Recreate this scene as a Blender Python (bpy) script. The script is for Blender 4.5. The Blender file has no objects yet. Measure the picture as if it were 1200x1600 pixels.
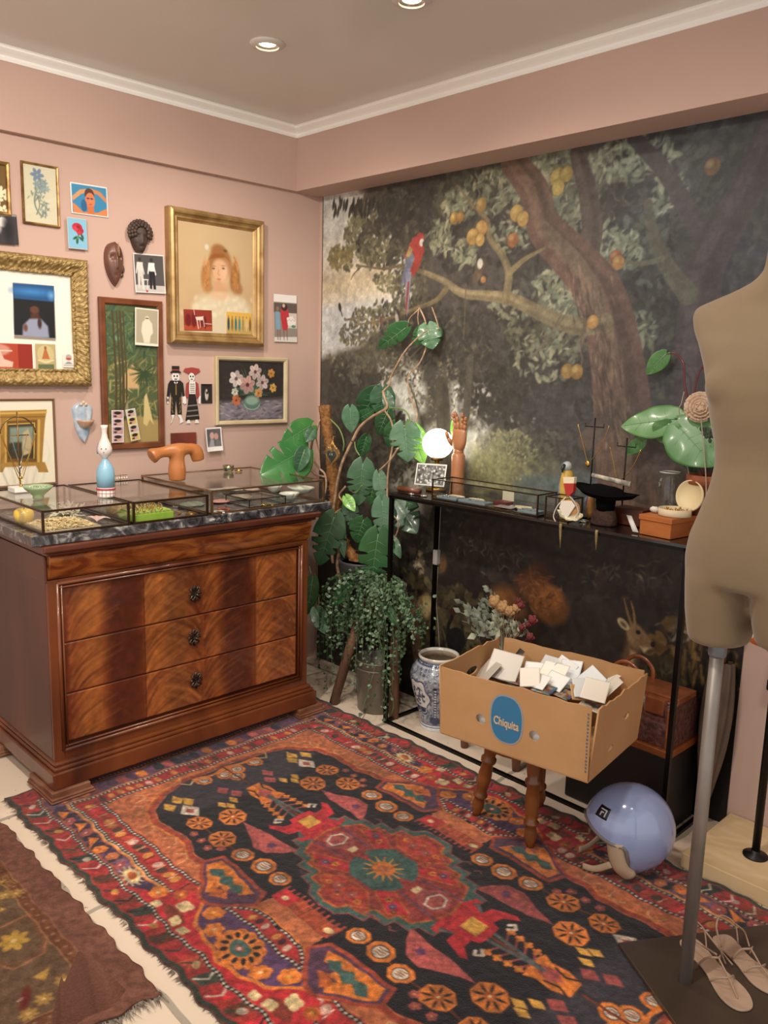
import bpy, bmesh, math, random
import numpy as np
from mathutils import Vector, Matrix
scene = bpy.context.scene
COL = scene.collection
# ---------------------------------------------------------------- camera
CAM = np.array([0.0, 0.0, 1.55])
F = 1300.8
R = np.array([[0.6971649, -0.14051386, 0.70300566],
              [0.71643497, 0.10083159, -0.69032885],
              [0.02611559, 0.98493088, 0.17096529]])
cam_data = bpy.data.cameras.new('camera'); cam = bpy.data.objects.new('camera', cam_data); COL.objects.link(cam)
cam_data.sensor_fit = 'VERTICAL'; cam_data.sensor_height = 32.0; cam_data.lens = 32.0 * F / 1600.0
M4 = Matrix.Identity(4)
for i in range(3):
    for j in range(3): M4[i][j] = float(R[i][j])
    M4[i][3] = float(CAM[i])
cam.matrix_world = M4
scene.camera = cam
# ---------------------------------------------------------------- colour management
vs = scene.view_settings
vs.view_transform = 'Standard'; vs.look = 'None'; vs.gamma = 1.0; vs.use_curve_mapping = False
vs.exposure = 0.0
scene.cycles.transparent_max_bounces = 32
scene.cycles.max_bounces = 10
# ---------------------------------------------------------------- world: soft light of the rest of the shop
w = bpy.data.worlds.new('shop_light'); scene.world = w; w.use_nodes = True
bg = w.node_tree.nodes['Background']; bg.inputs[0].default_value = (1.0, 0.95, 0.90, 1); bg.inputs[1].default_value = 0.95
# ---------------------------------------------------------------- ceiling spot lamps of the shop
CEIL = 2.65
def spot(x, y, power, tx, ty, tz=0.0, size=115, blend=0.7, rad=0.05, col=(1.0, 0.90, 0.78)):
    d = bpy.data.lights.new('downlight_lamp', 'SPOT'); d.energy = power; d.spot_size = math.radians(size); d.spot_blend = blend
    d.shadow_soft_size = rad; d.color = col
    o = bpy.data.objects.new('downlight_lamp', d); COL.objects.link(o)
    o.location = (x, y, CEIL - 0.03)
    v = Vector((tx - x, ty - y, tz - (CEIL - 0.03))); o.rotation_euler = v.to_track_quat('-Z', 'Y').to_euler()
    return o
spot(-2.55, 1.874, 34, -2.75, 2.0, size=150, rad=0.04)
spot(-1.95, 1.95, 22, -1.8, 2.1, size=150, rad=0.04)
spot(-1.95, 0.75, 92, -3.3, 1.6, 1.0, size=120)
spot(-1.00, 0.85, 62, -1.9, 2.4, 0.6, size=120)
spot(-0.10, 1.00, 12, -1.2, 2.2, 0.6, size=120)
spot(-1.30, -0.3, 80, -2.3, 1.3, 0.2, size=120)

# ---------------------------------------------------------------- picture rays, used to set things at their real place on a plane
def ray(px, py): return R @ np.array([px - 600.0, 800.0 - py, -F]) / F
def onX(px, py, x): r = ray(px, py); return Vector(CAM + r * (x / r[0]))
def onY(px, py, y): r = ray(px, py); return Vector(CAM + r * (y / r[1]))
def onZ(px, py, z): r = ray(px, py); return Vector(CAM + r * ((z - CAM[2]) / r[2]))
WX, WY = -3.33, 2.77
def lin(c):
    if isinstance(c, str):
        c = c.lstrip('#'); c = tuple(int(c[i:i+2], 16) / 255 for i in (0, 2, 4))
    return tuple(((v / 12.92) if v <= 0.04045 else ((v + 0.055) / 1.055) ** 2.4) for v in c)
def srgb(c):
    if isinstance(c, str):
        c = c.lstrip('#'); return np.array([int(c[i:i+2], 16) / 255 for i in (0, 2, 4)])
    return np.array(c, float)
# ---------------------------------------------------------------- materials
MATS = {}
def mat(name, color='#808080', rough=0.5, metal=0.0, noise=None, bump=None, coat=0.0, emit=None, spec=0.5, col2=None, scale=8.0, detail=4.0, distort=0.0, sheen=0.0, trans=0.0, stretch=(1, 1, 1), cr=(0.35, 0.65), sss=0.0):
    """procedural material: base colour, optional second colour mixed by noise, optional noise bump"""
    if name in MATS: return MATS[name]
    m = bpy.data.materials.new(name); m.use_nodes = True; nt = m.node_tree; b = nt.nodes['Principled BSDF']
    b.inputs['Base Color'].default_value = (*lin(color), 1); b.inputs['Roughness'].default_value = rough; b.inputs['Metallic'].default_value = metal
    b.inputs['Coat Weight'].default_value = coat; b.inputs['Coat Roughness'].default_value = 0.12
    b.inputs['Specular IOR Level'].default_value = spec; b.inputs['Sheen Weight'].default_value = sheen
    b.inputs['Transmission Weight'].default_value = trans
    if emit: b.inputs['Emission Color'].default_value = (*lin(emit[0]), 1); b.inputs['Emission Strength'].default_value = emit[1]
    tc = nt.nodes.new('ShaderNodeTexCoord'); mp = nt.nodes.new('ShaderNodeMapping'); mp.inputs['Scale'].default_value = stretch
    nt.links.new(tc.outputs['Object'], mp.inputs[0])
    if col2:
        n = nt.nodes.new('ShaderNodeTexNoise'); n.inputs['Scale'].default_value = scale; n.inputs['Detail'].default_value = detail; n.inputs['Distortion'].default_value = distort
        r = nt.nodes.new('ShaderNodeValToRGB'); r.color_ramp.elements[0].position = cr[0]; r.color_ramp.elements[1].position = cr[1]
        r.color_ramp.elements[0].color = (*lin(color), 1); r.color_ramp.elements[1].color = (*lin(col2), 1)
        nt.links.new(mp.outputs[0], n.inputs['Vector']); nt.links.new(n.outputs[0], r.inputs[0]); nt.links.new(r.outputs[0], b.inputs['Base Color'])
    if bump:
        n2 = nt.nodes.new('ShaderNodeTexNoise'); n2.inputs['Scale'].default_value = bump[0]; n2.inputs['Detail'].default_value = 5
        bp = nt.nodes.new('ShaderNodeBump'); bp.inputs['Strength'].default_value = bump[1]; bp.inputs['Distance'].default_value = bump[2] if len(bump) > 2 else 0.005
        nt.links.new(mp.outputs[0], n2.inputs['Vector']); nt.links.new(n2.outputs[0], bp.inputs['Height']); nt.links.new(bp.outputs[0], b.inputs['Normal'])
    MATS[name] = m; return m
def paint_mat(name, rough=0.6, spec=0.4, bump=None, coat=0.0, metal=0.0, grain=None, sheen=0.0):
    """material that shows the colours brushed onto a mesh by Canvas"""
    if name in MATS: return MATS[name]
    m = bpy.data.materials.new(name); m.use_nodes = True; nt = m.node_tree; b = nt.nodes['Principled BSDF']
    b.inputs['Roughness'].default_value = rough; b.inputs['Specular IOR Level'].default_value = spec; b.inputs['Coat Weight'].default_value = coat; b.inputs['Metallic'].default_value = metal
    b.inputs['Sheen Weight'].default_value = sheen
    a = nt.nodes.new('ShaderNodeVertexColor'); a.layer_name = 'Col'
    out = a.outputs[0]
    tc = nt.nodes.new('ShaderNodeTexCoord')
    if grain:
        n = nt.nodes.new('ShaderNodeTexNoise'); n.inputs['Scale'].default_value = grain[0]; n.inputs['Detail'].default_value = 6
        mr = nt.nodes.new('ShaderNodeMapRange'); mr.inputs[1].default_value = 0.3; mr.inputs[2].default_value = 0.7; mr.inputs[3].default_value = 1 - grain[1]; mr.inputs[4].default_value = 1 + grain[1]
        mx = nt.nodes.new('ShaderNodeVectorMath'); mx.operation = 'SCALE'
        nt.links.new(tc.outputs['Object'], n.inputs['Vector']); nt.links.new(n.outputs[0], mr.inputs[0]); nt.links.new(out, mx.inputs[0]); nt.links.new(mr.outputs[0], mx.inputs['Scale']); out = mx.outputs[0]
    nt.links.new(out, b.inputs['Base Color'])
    if bump:
        n2 = nt.nodes.new('ShaderNodeTexNoise'); n2.inputs['Scale'].default_value = bump[0]; n2.inputs['Detail'].default_value = 5
        bp = nt.nodes.new('ShaderNodeBump'); bp.inputs['Strength'].default_value = bump[1]; bp.inputs['Distance'].default_value = 0.004
        nt.links.new(tc.outputs['Object'], n2.inputs['Vector']); nt.links.new(n2.outputs[0], bp.inputs['Height']); nt.links.new(bp.outputs[0], b.inputs['Normal'])
    MATS[name] = m; return m
def glass_mat(name='clear_glass', tint=(0.975, 0.985, 0.98), f0=0.06):
    if name in MATS: return MATS[name]
    m = bpy.data.materials.new(name); m.use_nodes = True; nt = m.node_tree
    for n in list(nt.nodes): nt.nodes.remove(n)
    o = nt.nodes.new('ShaderNodeOutputMaterial'); t = nt.nodes.new('ShaderNodeBsdfTransparent'); t.inputs[0].default_value = (*tint, 1)
    g = nt.nodes.new('ShaderNodeBsdfGlossy'); g.inputs['Roughness'].default_value = 0.02; g.inputs[0].default_value = (0.95, 0.97, 0.96, 1)
    lw = nt.nodes.new('ShaderNodeLayerWeight'); lw.inputs[0].default_value = 0.5
    pw = nt.nodes.new('ShaderNodeMath'); pw.operation = 'POWER'; pw.inputs[1].default_value = 4.2
    ml = nt.nodes.new('ShaderNodeMath'); ml.operation = 'MULTIPLY_ADD'; ml.inputs[1].default_value = 0.72; ml.inputs[2].default_value = 0.035
    mx = nt.nodes.new('ShaderNodeMixShader')
    nt.links.new(lw.outputs['Facing'], pw.inputs[0]); nt.links.new(pw.outputs[0], ml.inputs[0]); nt.links.new(ml.outputs[0], mx.inputs[0])
    nt.links.new(t.outputs[0], mx.inputs[1]); nt.links.new(g.outputs[0], mx.inputs[2]); nt.links.new(mx.outputs[0], o.inputs[0])
    MATS[name] = m; return m
# ---------------------------------------------------------------- object helpers
def tag(o, label=None, cat=None, group=None, kind=None):
    if label: o['label'] = label
    if cat: o['category'] = cat
    if group: o['group'] = group
    if kind: o['kind'] = kind
    return o
WORLD = set()
def wthing(name, label, cat, loc, group=None):
    """a thing whose parts are modelled in room coordinates"""
    o = thing(name, label, cat, loc, group=group); WORLD.add(o.name); return o
def thing(name, label, cat, loc=(0, 0, 0), rot=(0, 0, 0), group=None):
    o = bpy.data.objects.new(name, None); COL.objects.link(o); o.location = loc; o.rotation_euler = rot
    o.empty_display_size = 0.05
    return tag(o, label, cat, group)
def copy_tree(o, parent=None):
    c = o.copy(); COL.objects.link(c)
    if parent is not None: c.parent = parent
    for ch in [x for x in bpy.data.objects if x.parent == o]: copy_tree(ch, c)
    return c
class MB:
    """collects shapes for ONE mesh object"""
    def __init__(s): s.v = []; s.f = []; s.sm = []
    def add(s, verts, faces, smooth=False, M=None):
        n = len(s.v)
        if M is not None: verts = [M @ Vector(p) for p in verts]
        s.v += [tuple(p) for p in verts]; s.f += [tuple(i + n for i in f) for f in faces]; s.sm += [smooth] * len(faces); return s
    def box(s, a, b, M=None):
        x0, y0, z0 = a; x1, y1, z1 = b
        v = [(x0, y0, z0), (x1, y0, z0), (x1, y1, z0), (x0, y1, z0), (x0, y0, z1), (x1, y0, z1), (x1, y1, z1), (x0, y1, z1)]
        return s.add(v, [(0, 3, 2, 1), (4, 5, 6, 7), (0, 1, 5, 4), (1, 2, 6, 5), (2, 3, 7, 6), (3, 0, 4, 7)], False, M)
    def tube(s, pts, r, n=8, caps=True, M=None, closed=False, flat=1.0):
        """swept tube; r number or list"""
        P = [Vector(p) for p in pts]; k = len(P); rr = r if isinstance(r, (list, tuple)) else [r] * k
        vs_ = []; up = None
        for i in range(k):
            if closed: t = (P[(i + 1) % k] - P[i - 1])
            else: t = (P[min(i + 1, k - 1)] - P[max(i - 1, 0)])
            t = t.normalized() if t.length > 1e-9 else Vector((0, 0, 1))
            if up is None:
                up = Vector((0, 0, 1)) if abs(t.z) < 0.9 else Vector((1, 0, 0))
            a = (up - t * up.dot(t))
            a = a.normalized() if a.length > 1e-6 else t.orthogonal().normalized()
            up = a; b = t.cross(a)
            for j in range(n):
                th = 2 * math.pi * j / n; vs_.append(P[i] + a * (math.cos(th) * rr[i]) + b * (math.sin(th) * rr[i] * flat))
        fs = []
        for i in range(k if closed else k - 1):
            i2 = (i + 1) % k
            for j in range(n):
                j2 = (j + 1) % n; fs.append((i * n + j, i * n + j2, i2 * n + j2, i2 * n + j))
        if caps and not closed:
            fs.append(tuple(range(n))[::-1]); fs.append(tuple(range((k - 1) * n, k * n)))
        return s.add(vs_, fs, True, M)
    def lathe(s, prof, n=24, c=(0, 0, 0), M=None, sx=1.0, sy=1.0, cap0=True, cap1=True):
        """prof: (radius, z) list"""
        vs_ = []; fs = []; k = len(prof)
        for (r, z) in prof:
            for j in range(n):
                th = 2 * math.pi * j / n; vs_.append((c[0] + r * sx * math.cos(th), c[1] + r * sy * math.sin(th), c[2] + z))
        for i in range(k - 1):
            for j in range(n):
                j2 = (j + 1) % n; fs.append((i * n + j, i * n + j2, (i + 1) * n + j2, (i + 1) * n + j))
        if cap0 and prof[0][0] > 1e-5: fs.append(tuple(range(n))[::-1])
        if cap1 and prof[-1][0] > 1e-5: fs.append(tuple(range((k - 1) * n, k * n)))
        return s.add(vs_, fs, True, M)
    def ball(s, c, r, n=12, m=8, M=None, sc=(1, 1, 1)):
        prof = [(r * math.sin(math.pi * i / m), -r * math.cos(math.pi * i / m)) for i in range(m + 1)]
        vs_ = []; fs = []
        for (q, z) in prof:
            for j in range(n):
                th = 2 * math.pi * j / n; vs_.append((c[0] + q * sc[0] * math.cos(th), c[1] + q * sc[1] * math.sin(th), c[2] + z * sc[2]))
        for i in range(m):
            for j in range(n):
                j2 = (j + 1) % n; fs.append((i * n + j, i * n + j2, (i + 1) * n + j2, (i + 1) * n + j))
        return s.add(vs_, fs, True, M)
    def prism(s, poly, d0, d1, O, U, V, M=None):
        """polygon (u,v) list extruded along N=UxV from d0 to d1"""
        O = Vector(O); U = Vector(U); V = Vector(V); N = U.cross(V).normalized(); n = len(poly)
        vs_ = [O + U * a + V * b + N * d0 for a, b in poly] + [O + U * a + V * b + N * d1 for a, b in poly]
        fs = [tuple(range(n))[::-1], tuple(range(n, 2 * n))] + [(i, (i + 1) % n, n + (i + 1) % n, n + i) for i in range(n)]
        return s.add(vs_, fs, False, M)
    def sheet(s, P, smooth=True, M=None):
        """2-D list of points"""
        h = len(P); w_ = len(P[0]); vs_ = [p for row in P for p in row]
        fs = [(i * w_ + j, i * w_ + j + 1, (i + 1) * w_ + j + 1, (i + 1) * w_ + j) for i in range(h - 1) for j in range(w_ - 1)]
        return s.add(vs_, fs, smooth, M)
    def build(s, name, m, parent=None, bevel=0, solid=0, sub=0, weld=False, smooth=None, offset=-1):
        me = bpy.data.meshes.new(name); me.from_pydata(s.v, [], s.f)
        me.polygons.foreach_set('use_smooth', [bool(x) if smooth is None else smooth for x in s.sm])
        if weld or not smooth is None: pass
        if not s.v: raise Exception('empty ' + name)
        bm = bmesh.new(); bm.from_mesh(me)
        if weld: bmesh.ops.remove_doubles(bm, verts=bm.verts, dist=1e-5)
        bmesh.ops.recalc_face_normals(bm, faces=bm.faces) if not weld == 'keep' else None
        bm.to_mesh(me); bm.free(); me.update()
        o = bpy.data.objects.new(name, me); COL.objects.link(o)
        if m: me.materials.append(m)
        if parent is not None:
            o.parent = parent
            if parent.name in WORLD: o.location = -Vector(parent.location)
        if solid:
            q = o.modifiers.new('solid', 'SOLIDIFY'); q.thickness = solid; q.offset = offset
        if bevel:
            q = o.modifiers.new('bevel', 'BEVEL'); q.width = bevel; q.segments = 2; q.limit_method = 'ANGLE'; q.angle_limit = math.radians(40)
        if sub:
            q = o.modifiers.new('sub', 'SUBSURF'); q.levels = sub; q.render_levels = sub
        return o
def rotz(a, loc=(0, 0, 0)): return Matrix.Translation(loc) @ Matrix.Rotation(a, 4, 'Z')
def smooth_path(pts, k=6):
    """Catmull-Rom through points"""
    P = [Vector(p) for p in pts]
    if len(P) < 3: return P
    Q = [P[0] * 2 - P[1]] + P + [P[-1] * 2 - P[-2]]; out = []
    for i in range(1, len(Q) - 2):
        for t in range(k):
            u = t / k; a, b, c, d = Q[i - 1], Q[i], Q[i + 1], Q[i + 2]
            out.append(0.5 * ((2 * b) + (c - a) * u + (2 * a - 5 * b + 4 * c - d) * u * u + (3 * b - a - 3 * c + d) * u ** 3))
    out.append(P[-1]); return out
# ---------------------------------------------------------------- Canvas: brushes colours onto a fine grid mesh lying on a flat surface
def vnoise(h, w_, cell, seed, octaves=4, gain=0.55):
    rng = np.random.RandomState(seed); out = np.zeros((h, w_)); amp = 1; tot = 0
    for o in range(octaves):
        c = max(cell / 2 ** o, 1.0); gh = int(h / c) + 3; gw = int(w_ / c) + 3; g = rng.rand(gh, gw)
        ys = np.arange(h) / c; xs = np.arange(w_) / c; yi = ys.astype(int); xi = xs.astype(int)
        fy = ys - yi; fx = xs - xi; fy = fy * fy * (3 - 2 * fy); fx = fx * fx * (3 - 2 * fx); fy = fy[:, None]; fx = fx[None, :]
        a = g[yi][:, xi]; b = g[yi][:, xi + 1]; c2 = g[yi + 1][:, xi]; d = g[yi + 1][:, xi + 1]
        out += amp * ((a * (1 - fx) + b * fx) * (1 - fy) + (c2 * (1 - fx) + d * fx) * fy); tot += amp; amp *= gain
    return out / tot
class Canvas:
    def __init__(s, P0, PU, PV, pitch=0.004, color='#808080'):
        s.O = Vector(P0); U = Vector(PU) - s.O; V = Vector(PV) - s.O
        s.w = U.length; s.h = V.length; s.U = U.normalized(); s.V = (V - s.U * V.dot(s.U)).normalized(); s.N = s.U.cross(s.V)
        s.nx = max(2, int(round(s.w / pitch))); s.ny = max(2, int(round(s.h / pitch)))
        s.px_ = s.w / s.nx
        s.gx = np.linspace(0, s.w, s.nx + 1); s.gy = np.linspace(0, s.h, s.ny + 1)
        s.C = np.empty((s.ny + 1, s.nx + 1, 3)); s.C[:] = srgb(color); s.rng = random.Random(7)
        s.fold = None
    def p(s, px, py):
        r = Vector(ray(px, py)); o = Vector(CAM); t = (s.O - o).dot(s.N) / r.dot(s.N); q = o + r * t - s.O
        return (q.dot(s.U), q.dot(s.V))
    def pp(s, pts): return [s.p(*q) for q in pts]
    def sl(s, x0, x1, y0, y1):
        i0 = max(0, int((x0) / s.w * s.nx)); i1 = min(s.nx + 1, int(x1 / s.w * s.nx) + 2)
        j0 = max(0, int((y0) / s.h * s.ny)); j1 = min(s.ny + 1, int(y1 / s.h * s.ny) + 2)
        if i1 <= i0 or j1 <= j0: return None
        return (slice(j0, j1), slice(i0, i1))
    def blend(s, sl, m, color, noise=0):
        c = srgb(color)
        if noise: c = c * (1 + noise * (s.rng.random() - 0.5) * 2)
        C = s.C[sl]; m = m[..., None]; s.C[sl] = C * (1 - m) + c * m
    def poly(s, pts, color, alpha=1.0, soft=None, noise=0, tex=None):
        soft = soft or s.px_; P = np.array(pts, float)
        sl = s.sl(P[:, 0].min() - soft, P[:, 0].max() + soft, P[:, 1].min() - soft, P[:, 1].max() + soft)
        if sl is None: return s
        X = s.gx[sl[1]][None, :]; Y = s.gy[sl[0]][:, None]
        shp = (Y.shape[0], X.shape[1]); ins = np.zeros(shp, bool); d2 = np.full(shp, 1e9)
        n = len(P)
        for i in range(n):
            x0, y0 = P[i]; x1, y1 = P[(i + 1) % n]
            if y0 != y1:
                c = ((y0 <= Y) & (Y < y1)) | ((y1 <= Y) & (Y < y0)); ins ^= c & (X < (x1 - x0) * (Y - y0) / (y1 - y0) + x0)
            dx, dy = x1 - x0, y1 - y0; L = dx * dx + dy * dy + 1e-12
            t = np.clip(((X - x0) * dx + (Y - y0) * dy) / L, 0, 1); d2 = np.minimum(d2, (X - x0 - t * dx) ** 2 + (Y - y0 - t * dy) ** 2)
        sd = np.sqrt(d2) * np.where(ins, 1, -1); m = np.clip(0.5 + sd / soft, 0, 1) * alpha
        if tex is not None: m = m * tex[sl]
        s.blend(sl, m, color, noise); return s
    def ell(s, c, rx, ry, color, rot=0, alpha=1.0, soft=None, noise=0, tex=None):
        soft = soft or s.px_; r = max(rx, ry) + soft; sl = s.sl(c[0] - r, c[0] + r, c[1] - r, c[1] + r)
        if sl is None: return s
        X = s.gx[sl[1]][None, :] - c[0]; Y = s.gy[sl[0]][:, None] - c[1]; ca, sa = math.cos(rot), math.sin(rot)
        x = (X * ca + Y * sa) / max(rx, 1e-5); y = (-X * sa + Y * ca) / max(ry, 1e-5); q = np.sqrt(x * x + y * y)
        m = np.clip(0.5 + (1 - q) * min(rx, ry) / soft, 0, 1) * alpha
        if tex is not None: m = m * tex[sl]
        s.blend(sl, m, color, noise); return s
    def line(s, pts, color, w0, w1=None, alpha=1.0, soft=None, noise=0, dash=None):
        soft = soft or s.px_; w1 = w0 if w1 is None else w1; n = len(pts) - 1
        P = np.array(pts, float); ww = max(w0, w1)
        sl = s.sl(P[:, 0].min() - ww - soft, P[:, 0].max() + ww + soft, P[:, 1].min() - ww - soft, P[:, 1].max() + ww + soft)
        if sl is None: return s
        X = s.gx[sl[1]][None, :]; Y = s.gy[sl[0]][:, None]; m = np.zeros((Y.shape[0], X.shape[1]))
        for i in range(n):
            x0, y0 = P[i]; x1, y1 = P[i + 1]; dx, dy = x1 - x0, y1 - y0; L = dx * dx + dy * dy + 1e-12
            t = np.clip(((X - x0) * dx + (Y - y0) * dy) / L, 0, 1); d = np.sqrt((X - x0 - t * dx) ** 2 + (Y - y0 - t * dy) ** 2)
            wd = (w0 + (w1 - w0) * (i + t) / n) * 0.5; mm = np.clip(0.5 + (wd - d) / soft, 0, 1)
            m = np.maximum(m, mm)
        s.blend(sl, m * alpha, color, noise); return s
    def leaf(s, c, L, W, ang, color, alpha=1.0, noise=0.12):
        return s.ell(c, L / 2, W / 2, color, rot=ang, alpha=alpha, noise=noise)
    def foliage(s, c, rx, ry, n, cols, size, alpha=0.85, rot=0, seed=1, aspect=0.5):
        g = random.Random(seed)
        for i in range(n):
            a = g.random() * 2 * math.pi; q = math.sqrt(g.random()); x = q * math.cos(a) * rx; y = q * math.sin(a) * ry
            X = c[0] + x * math.cos(rot) - y * math.sin(rot); Y = c[1] + x * math.sin(rot) + y * math.cos(rot)
            z = size * (0.5 + g.random()); s.leaf((X, Y), z, z * aspect, g.random() * math.pi, cols[g.randrange(len(cols))], alpha)
        return s
    def grain(s, amount, cell, seed=3, octaves=3):
        n = vnoise(s.ny + 1, s.nx + 1, cell, seed, octaves) - 0.5; s.C = np.clip(s.C * (1 + amount * 2 * n[..., None]), 0, 1); return s
    def blur(s, k=1):
        for _ in range(k):
            C = np.pad(s.C, ((1, 1), (1, 1), (0, 0)), 'edge'); s.C = (C[:-2, 1:-1] + C[2:, 1:-1] + C[1:-1, :-2] + C[1:-1, 2:] + 2 * C[1:-1, 1:-1]) / 6
        return s
    def build(s, name, m, parent=None, thick=0.0, bend=None, warp=None):
        ny, nx = s.ny + 1, s.nx + 1
        X, Y = np.meshgrid(s.gx, s.gy); O = np.array(s.O); U = np.array(s.U); V = np.array(s.V); N = np.array(s.N)
        Z = np.zeros_like(X) if bend is None else bend(X / s.w, Y / s.h)
        if warp is not None: X, Y = warp(X, Y)
        P = O + X[..., None] * U + Y[..., None] * V + Z[..., None] * N
        me = bpy.data.meshes.new(name); nv = nx * ny
        idx = np.arange(nv).reshape(ny, nx)
        Q = np.stack([idx[:-1, :-1], idx[:-1, 1:], idx[1:, 1:], idx[1:, :-1]], -1).reshape(-1, 4)
        verts = P.reshape(-1, 3); cols = s.C.reshape(-1, 3)
        if thick:
            # rim and back so that the sheet has a real thickness
            rim = np.concatenate([idx[0, :], idx[1:, -1], idx[-1, -2::-1], idx[-2:0:-1, 0]])
            bv = verts[rim] - N * thick; k = len(rim); b0 = nv
            side = np.stack([rim, np.arange(k) + b0, (np.arange(k) + 1) % k + b0, np.roll(rim, -1)], -1)
            c2 = cols[rim]
            verts = np.concatenate([verts, bv]); cols = np.concatenate([cols, c2])
            Q = np.concatenate([Q, side])
            # back face as fan of quads skipped: one n-gon
        nq = len(Q); extra = (thick > 0)
        nl = nq * 4 + (k if extra else 0)
        me.vertices.add(len(verts)); me.vertices.foreach_set('co', verts.astype(np.float32).ravel())
        me.loops.add(nl); li = Q.ravel()
        if extra: li = np.concatenate([li, (np.arange(k) + b0)[::-1]])
        me.loops.foreach_set('vertex_index', li.astype(np.int32))
        me.polygons.add(nq + (1 if extra else 0))
        st = np.arange(nq) * 4
        if extra: st = np.concatenate([st, [nq * 4]])
        me.polygons.foreach_set('loop_start', st.astype(np.int32))
        me.update(calc_edges=True); me.validate()
        ca = me.color_attributes.new('Col', 'FLOAT_COLOR', 'POINT')
        c = np.clip(cols, 0, 1); l = np.where(c <= 0.04045, c / 12.92, ((c + 0.055) / 1.055) ** 2.4)
        ca.data.foreach_set('color', np.concatenate([l, np.ones((len(l), 1))], 1).astype(np.float32).ravel())
        me.materials.append(m); o = bpy.data.objects.new(name, me); COL.objects.link(o)
        if parent is not None:
            o.parent = parent
            if parent.name in WORLD: o.location = -Vector(parent.location)
        return o
# ================================================================ the room
def struct(o): o['kind'] = 'structure'; return o
M_PINK = mat('pink_paint', '#c2a598', 0.7, bump=(60, 0.08, 0.002), col2='#bd9f92', scale=1.5, spec=0.3)
M_CEIL = mat('ceiling_paint', '#dedad4', 0.20, col2='#d8d4cd', scale=1.2, spec=0.35)
M_WHITE = mat('white_trim', '#f6f3ee', 0.5)
def floor_mat():
    m = mat('stone_floor', '#d8c6b0', 0.45); nt = m.node_tree; b = nt.nodes['Principled BSDF']
    tc = nt.nodes.new('ShaderNodeTexCoord'); nz = nt.nodes.new('ShaderNodeTexNoise'); nz.inputs['Scale'].default_value = 4
    ad = nt.nodes.new('ShaderNodeVectorMath'); ad.operation = 'MULTIPLY_ADD'; ad.inputs[1].default_value = (0.05, 0.05, 0)
    nt.links.new(tc.outputs['Object'], nz.inputs['Vector']); nt.links.new(nz.outputs['Color'], ad.inputs[0]); nt.links.new(tc.outputs['Object'], ad.inputs[2])
    br = nt.nodes.new('ShaderNodeTexBrick'); br.offset = 0.45; br.inputs['Scale'].default_value = 1; br.inputs['Mortar Size'].default_value = 0.011; br.inputs['Mortar Smooth'].default_value = 0.35
    br.inputs['Brick Width'].default_value = 0.66; br.inputs['Row Height'].default_value = 0.44
    br.inputs['Color1'].default_value = (*lin('#e0cdb8'), 1); br.inputs['Color2'].default_value = (*lin('#d6c4ae'), 1); br.inputs['Mortar'].default_value = (*lin('#a59c8b'), 1)
    nt.links.new(ad.outputs[0], br.inputs['Vector'])
    n2 = nt.nodes.new('ShaderNodeTexNoise'); n2.inputs['Scale'].default_value = 45; n2.inputs['Detail'].default_value = 3
    rp = nt.nodes.new('ShaderNodeValToRGB'); rp.color_ramp.elements[0].position = 0.27; rp.color_ramp.elements[1].position = 0.31; rp.color_ramp.elements[0].color = (0.35, 0.31, 0.26, 1); rp.color_ramp.elements[1].color = (1, 1, 1, 1)
    nt.links.new(tc.outputs['Object'], n2.inputs['Vector']); nt.links.new(n2.outputs[0], rp.inputs[0])
    mx = nt.nodes.new('ShaderNodeMix'); mx.data_type = 'RGBA'; mx.blend_type = 'MULTIPLY'; mx.inputs[0].default_value = 1
    nt.links.new(br.outputs[0], mx.inputs[6]); nt.links.new(rp.outputs[0], mx.inputs[7]); nt.links.new(mx.outputs[2], b.inputs['Base Color'])
    bp = nt.nodes.new('ShaderNodeBump'); bp.inputs['Strength'].default_value = 0.5; bp.inputs['Distance'].default_value = 0.004; bp.invert = True
    nt.links.new(br.outputs['Fac'], bp.inputs['Height']); nt.links.new(bp.outputs[0], b.inputs['Normal'])
    return m
o = MB().box((-1.65, -2.45, -0.1), (3.3, 2.0, 0)).build('floor', floor_mat()); o.location = (-1.77, 0.93, 0); struct(o)
struct(MB().box((-3.5, -1.5, CEIL), (1.5, 2.95, CEIL + 0.1)).build('ceiling', M_CEIL))
struct(MB().box((-3.5, -1.5, 0), (WX, 2.95, CEIL)).build('wall_left', M_PINK))
struct(MB().box((WX, WY, 0), (1.5, 2.95, CEIL)).build('wall_right', M_PINK))
SZ = 2.368
struct(MB().box((WX, -1.5, SZ), (-3.30, 2.60, CEIL)).build('trim_1', M_PINK))
struct(MB().box((WX, 2.60, SZ), (1.5, WY, CEIL)).build('trim_2', M_PINK))
def crown(name, a, b, inward):
    a = Vector(a); b = Vector(b); t = (b - a); n = Vector(inward)
    prof = [(0, -0.045), (0.004, -0.045), (0.008, -0.036), (0.008, -0.028), (0.016, -0.022), (0.026, -0.016), (0.034, -0.010), (0.034, -0.004), (0.040, 0.0), (0, 0)]
    P = [a + n * q + Vector((0, 0, z)) for q, z in prof] + [b + n * q + Vector((0, 0, z)) for q, z in prof]; k = len(prof)
    mb = MB(); mb.add(P, [(i, (i + 1) % k, k + (i + 1) % k, k + i) for i in range(k)] + [tuple(range(k))[::-1], tuple(range(k, 2 * k))])
    return struct(mb.build(name, M_WHITE))
crown('trim_3', (-3.30, -1.5, CEIL), (-3.30, 2.60, CEIL), (1, 0, 0))
crown('trim_4', (-3.30, 2.60, CEIL), (1.5, 2.60, CEIL), (0, -1, 0))
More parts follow.
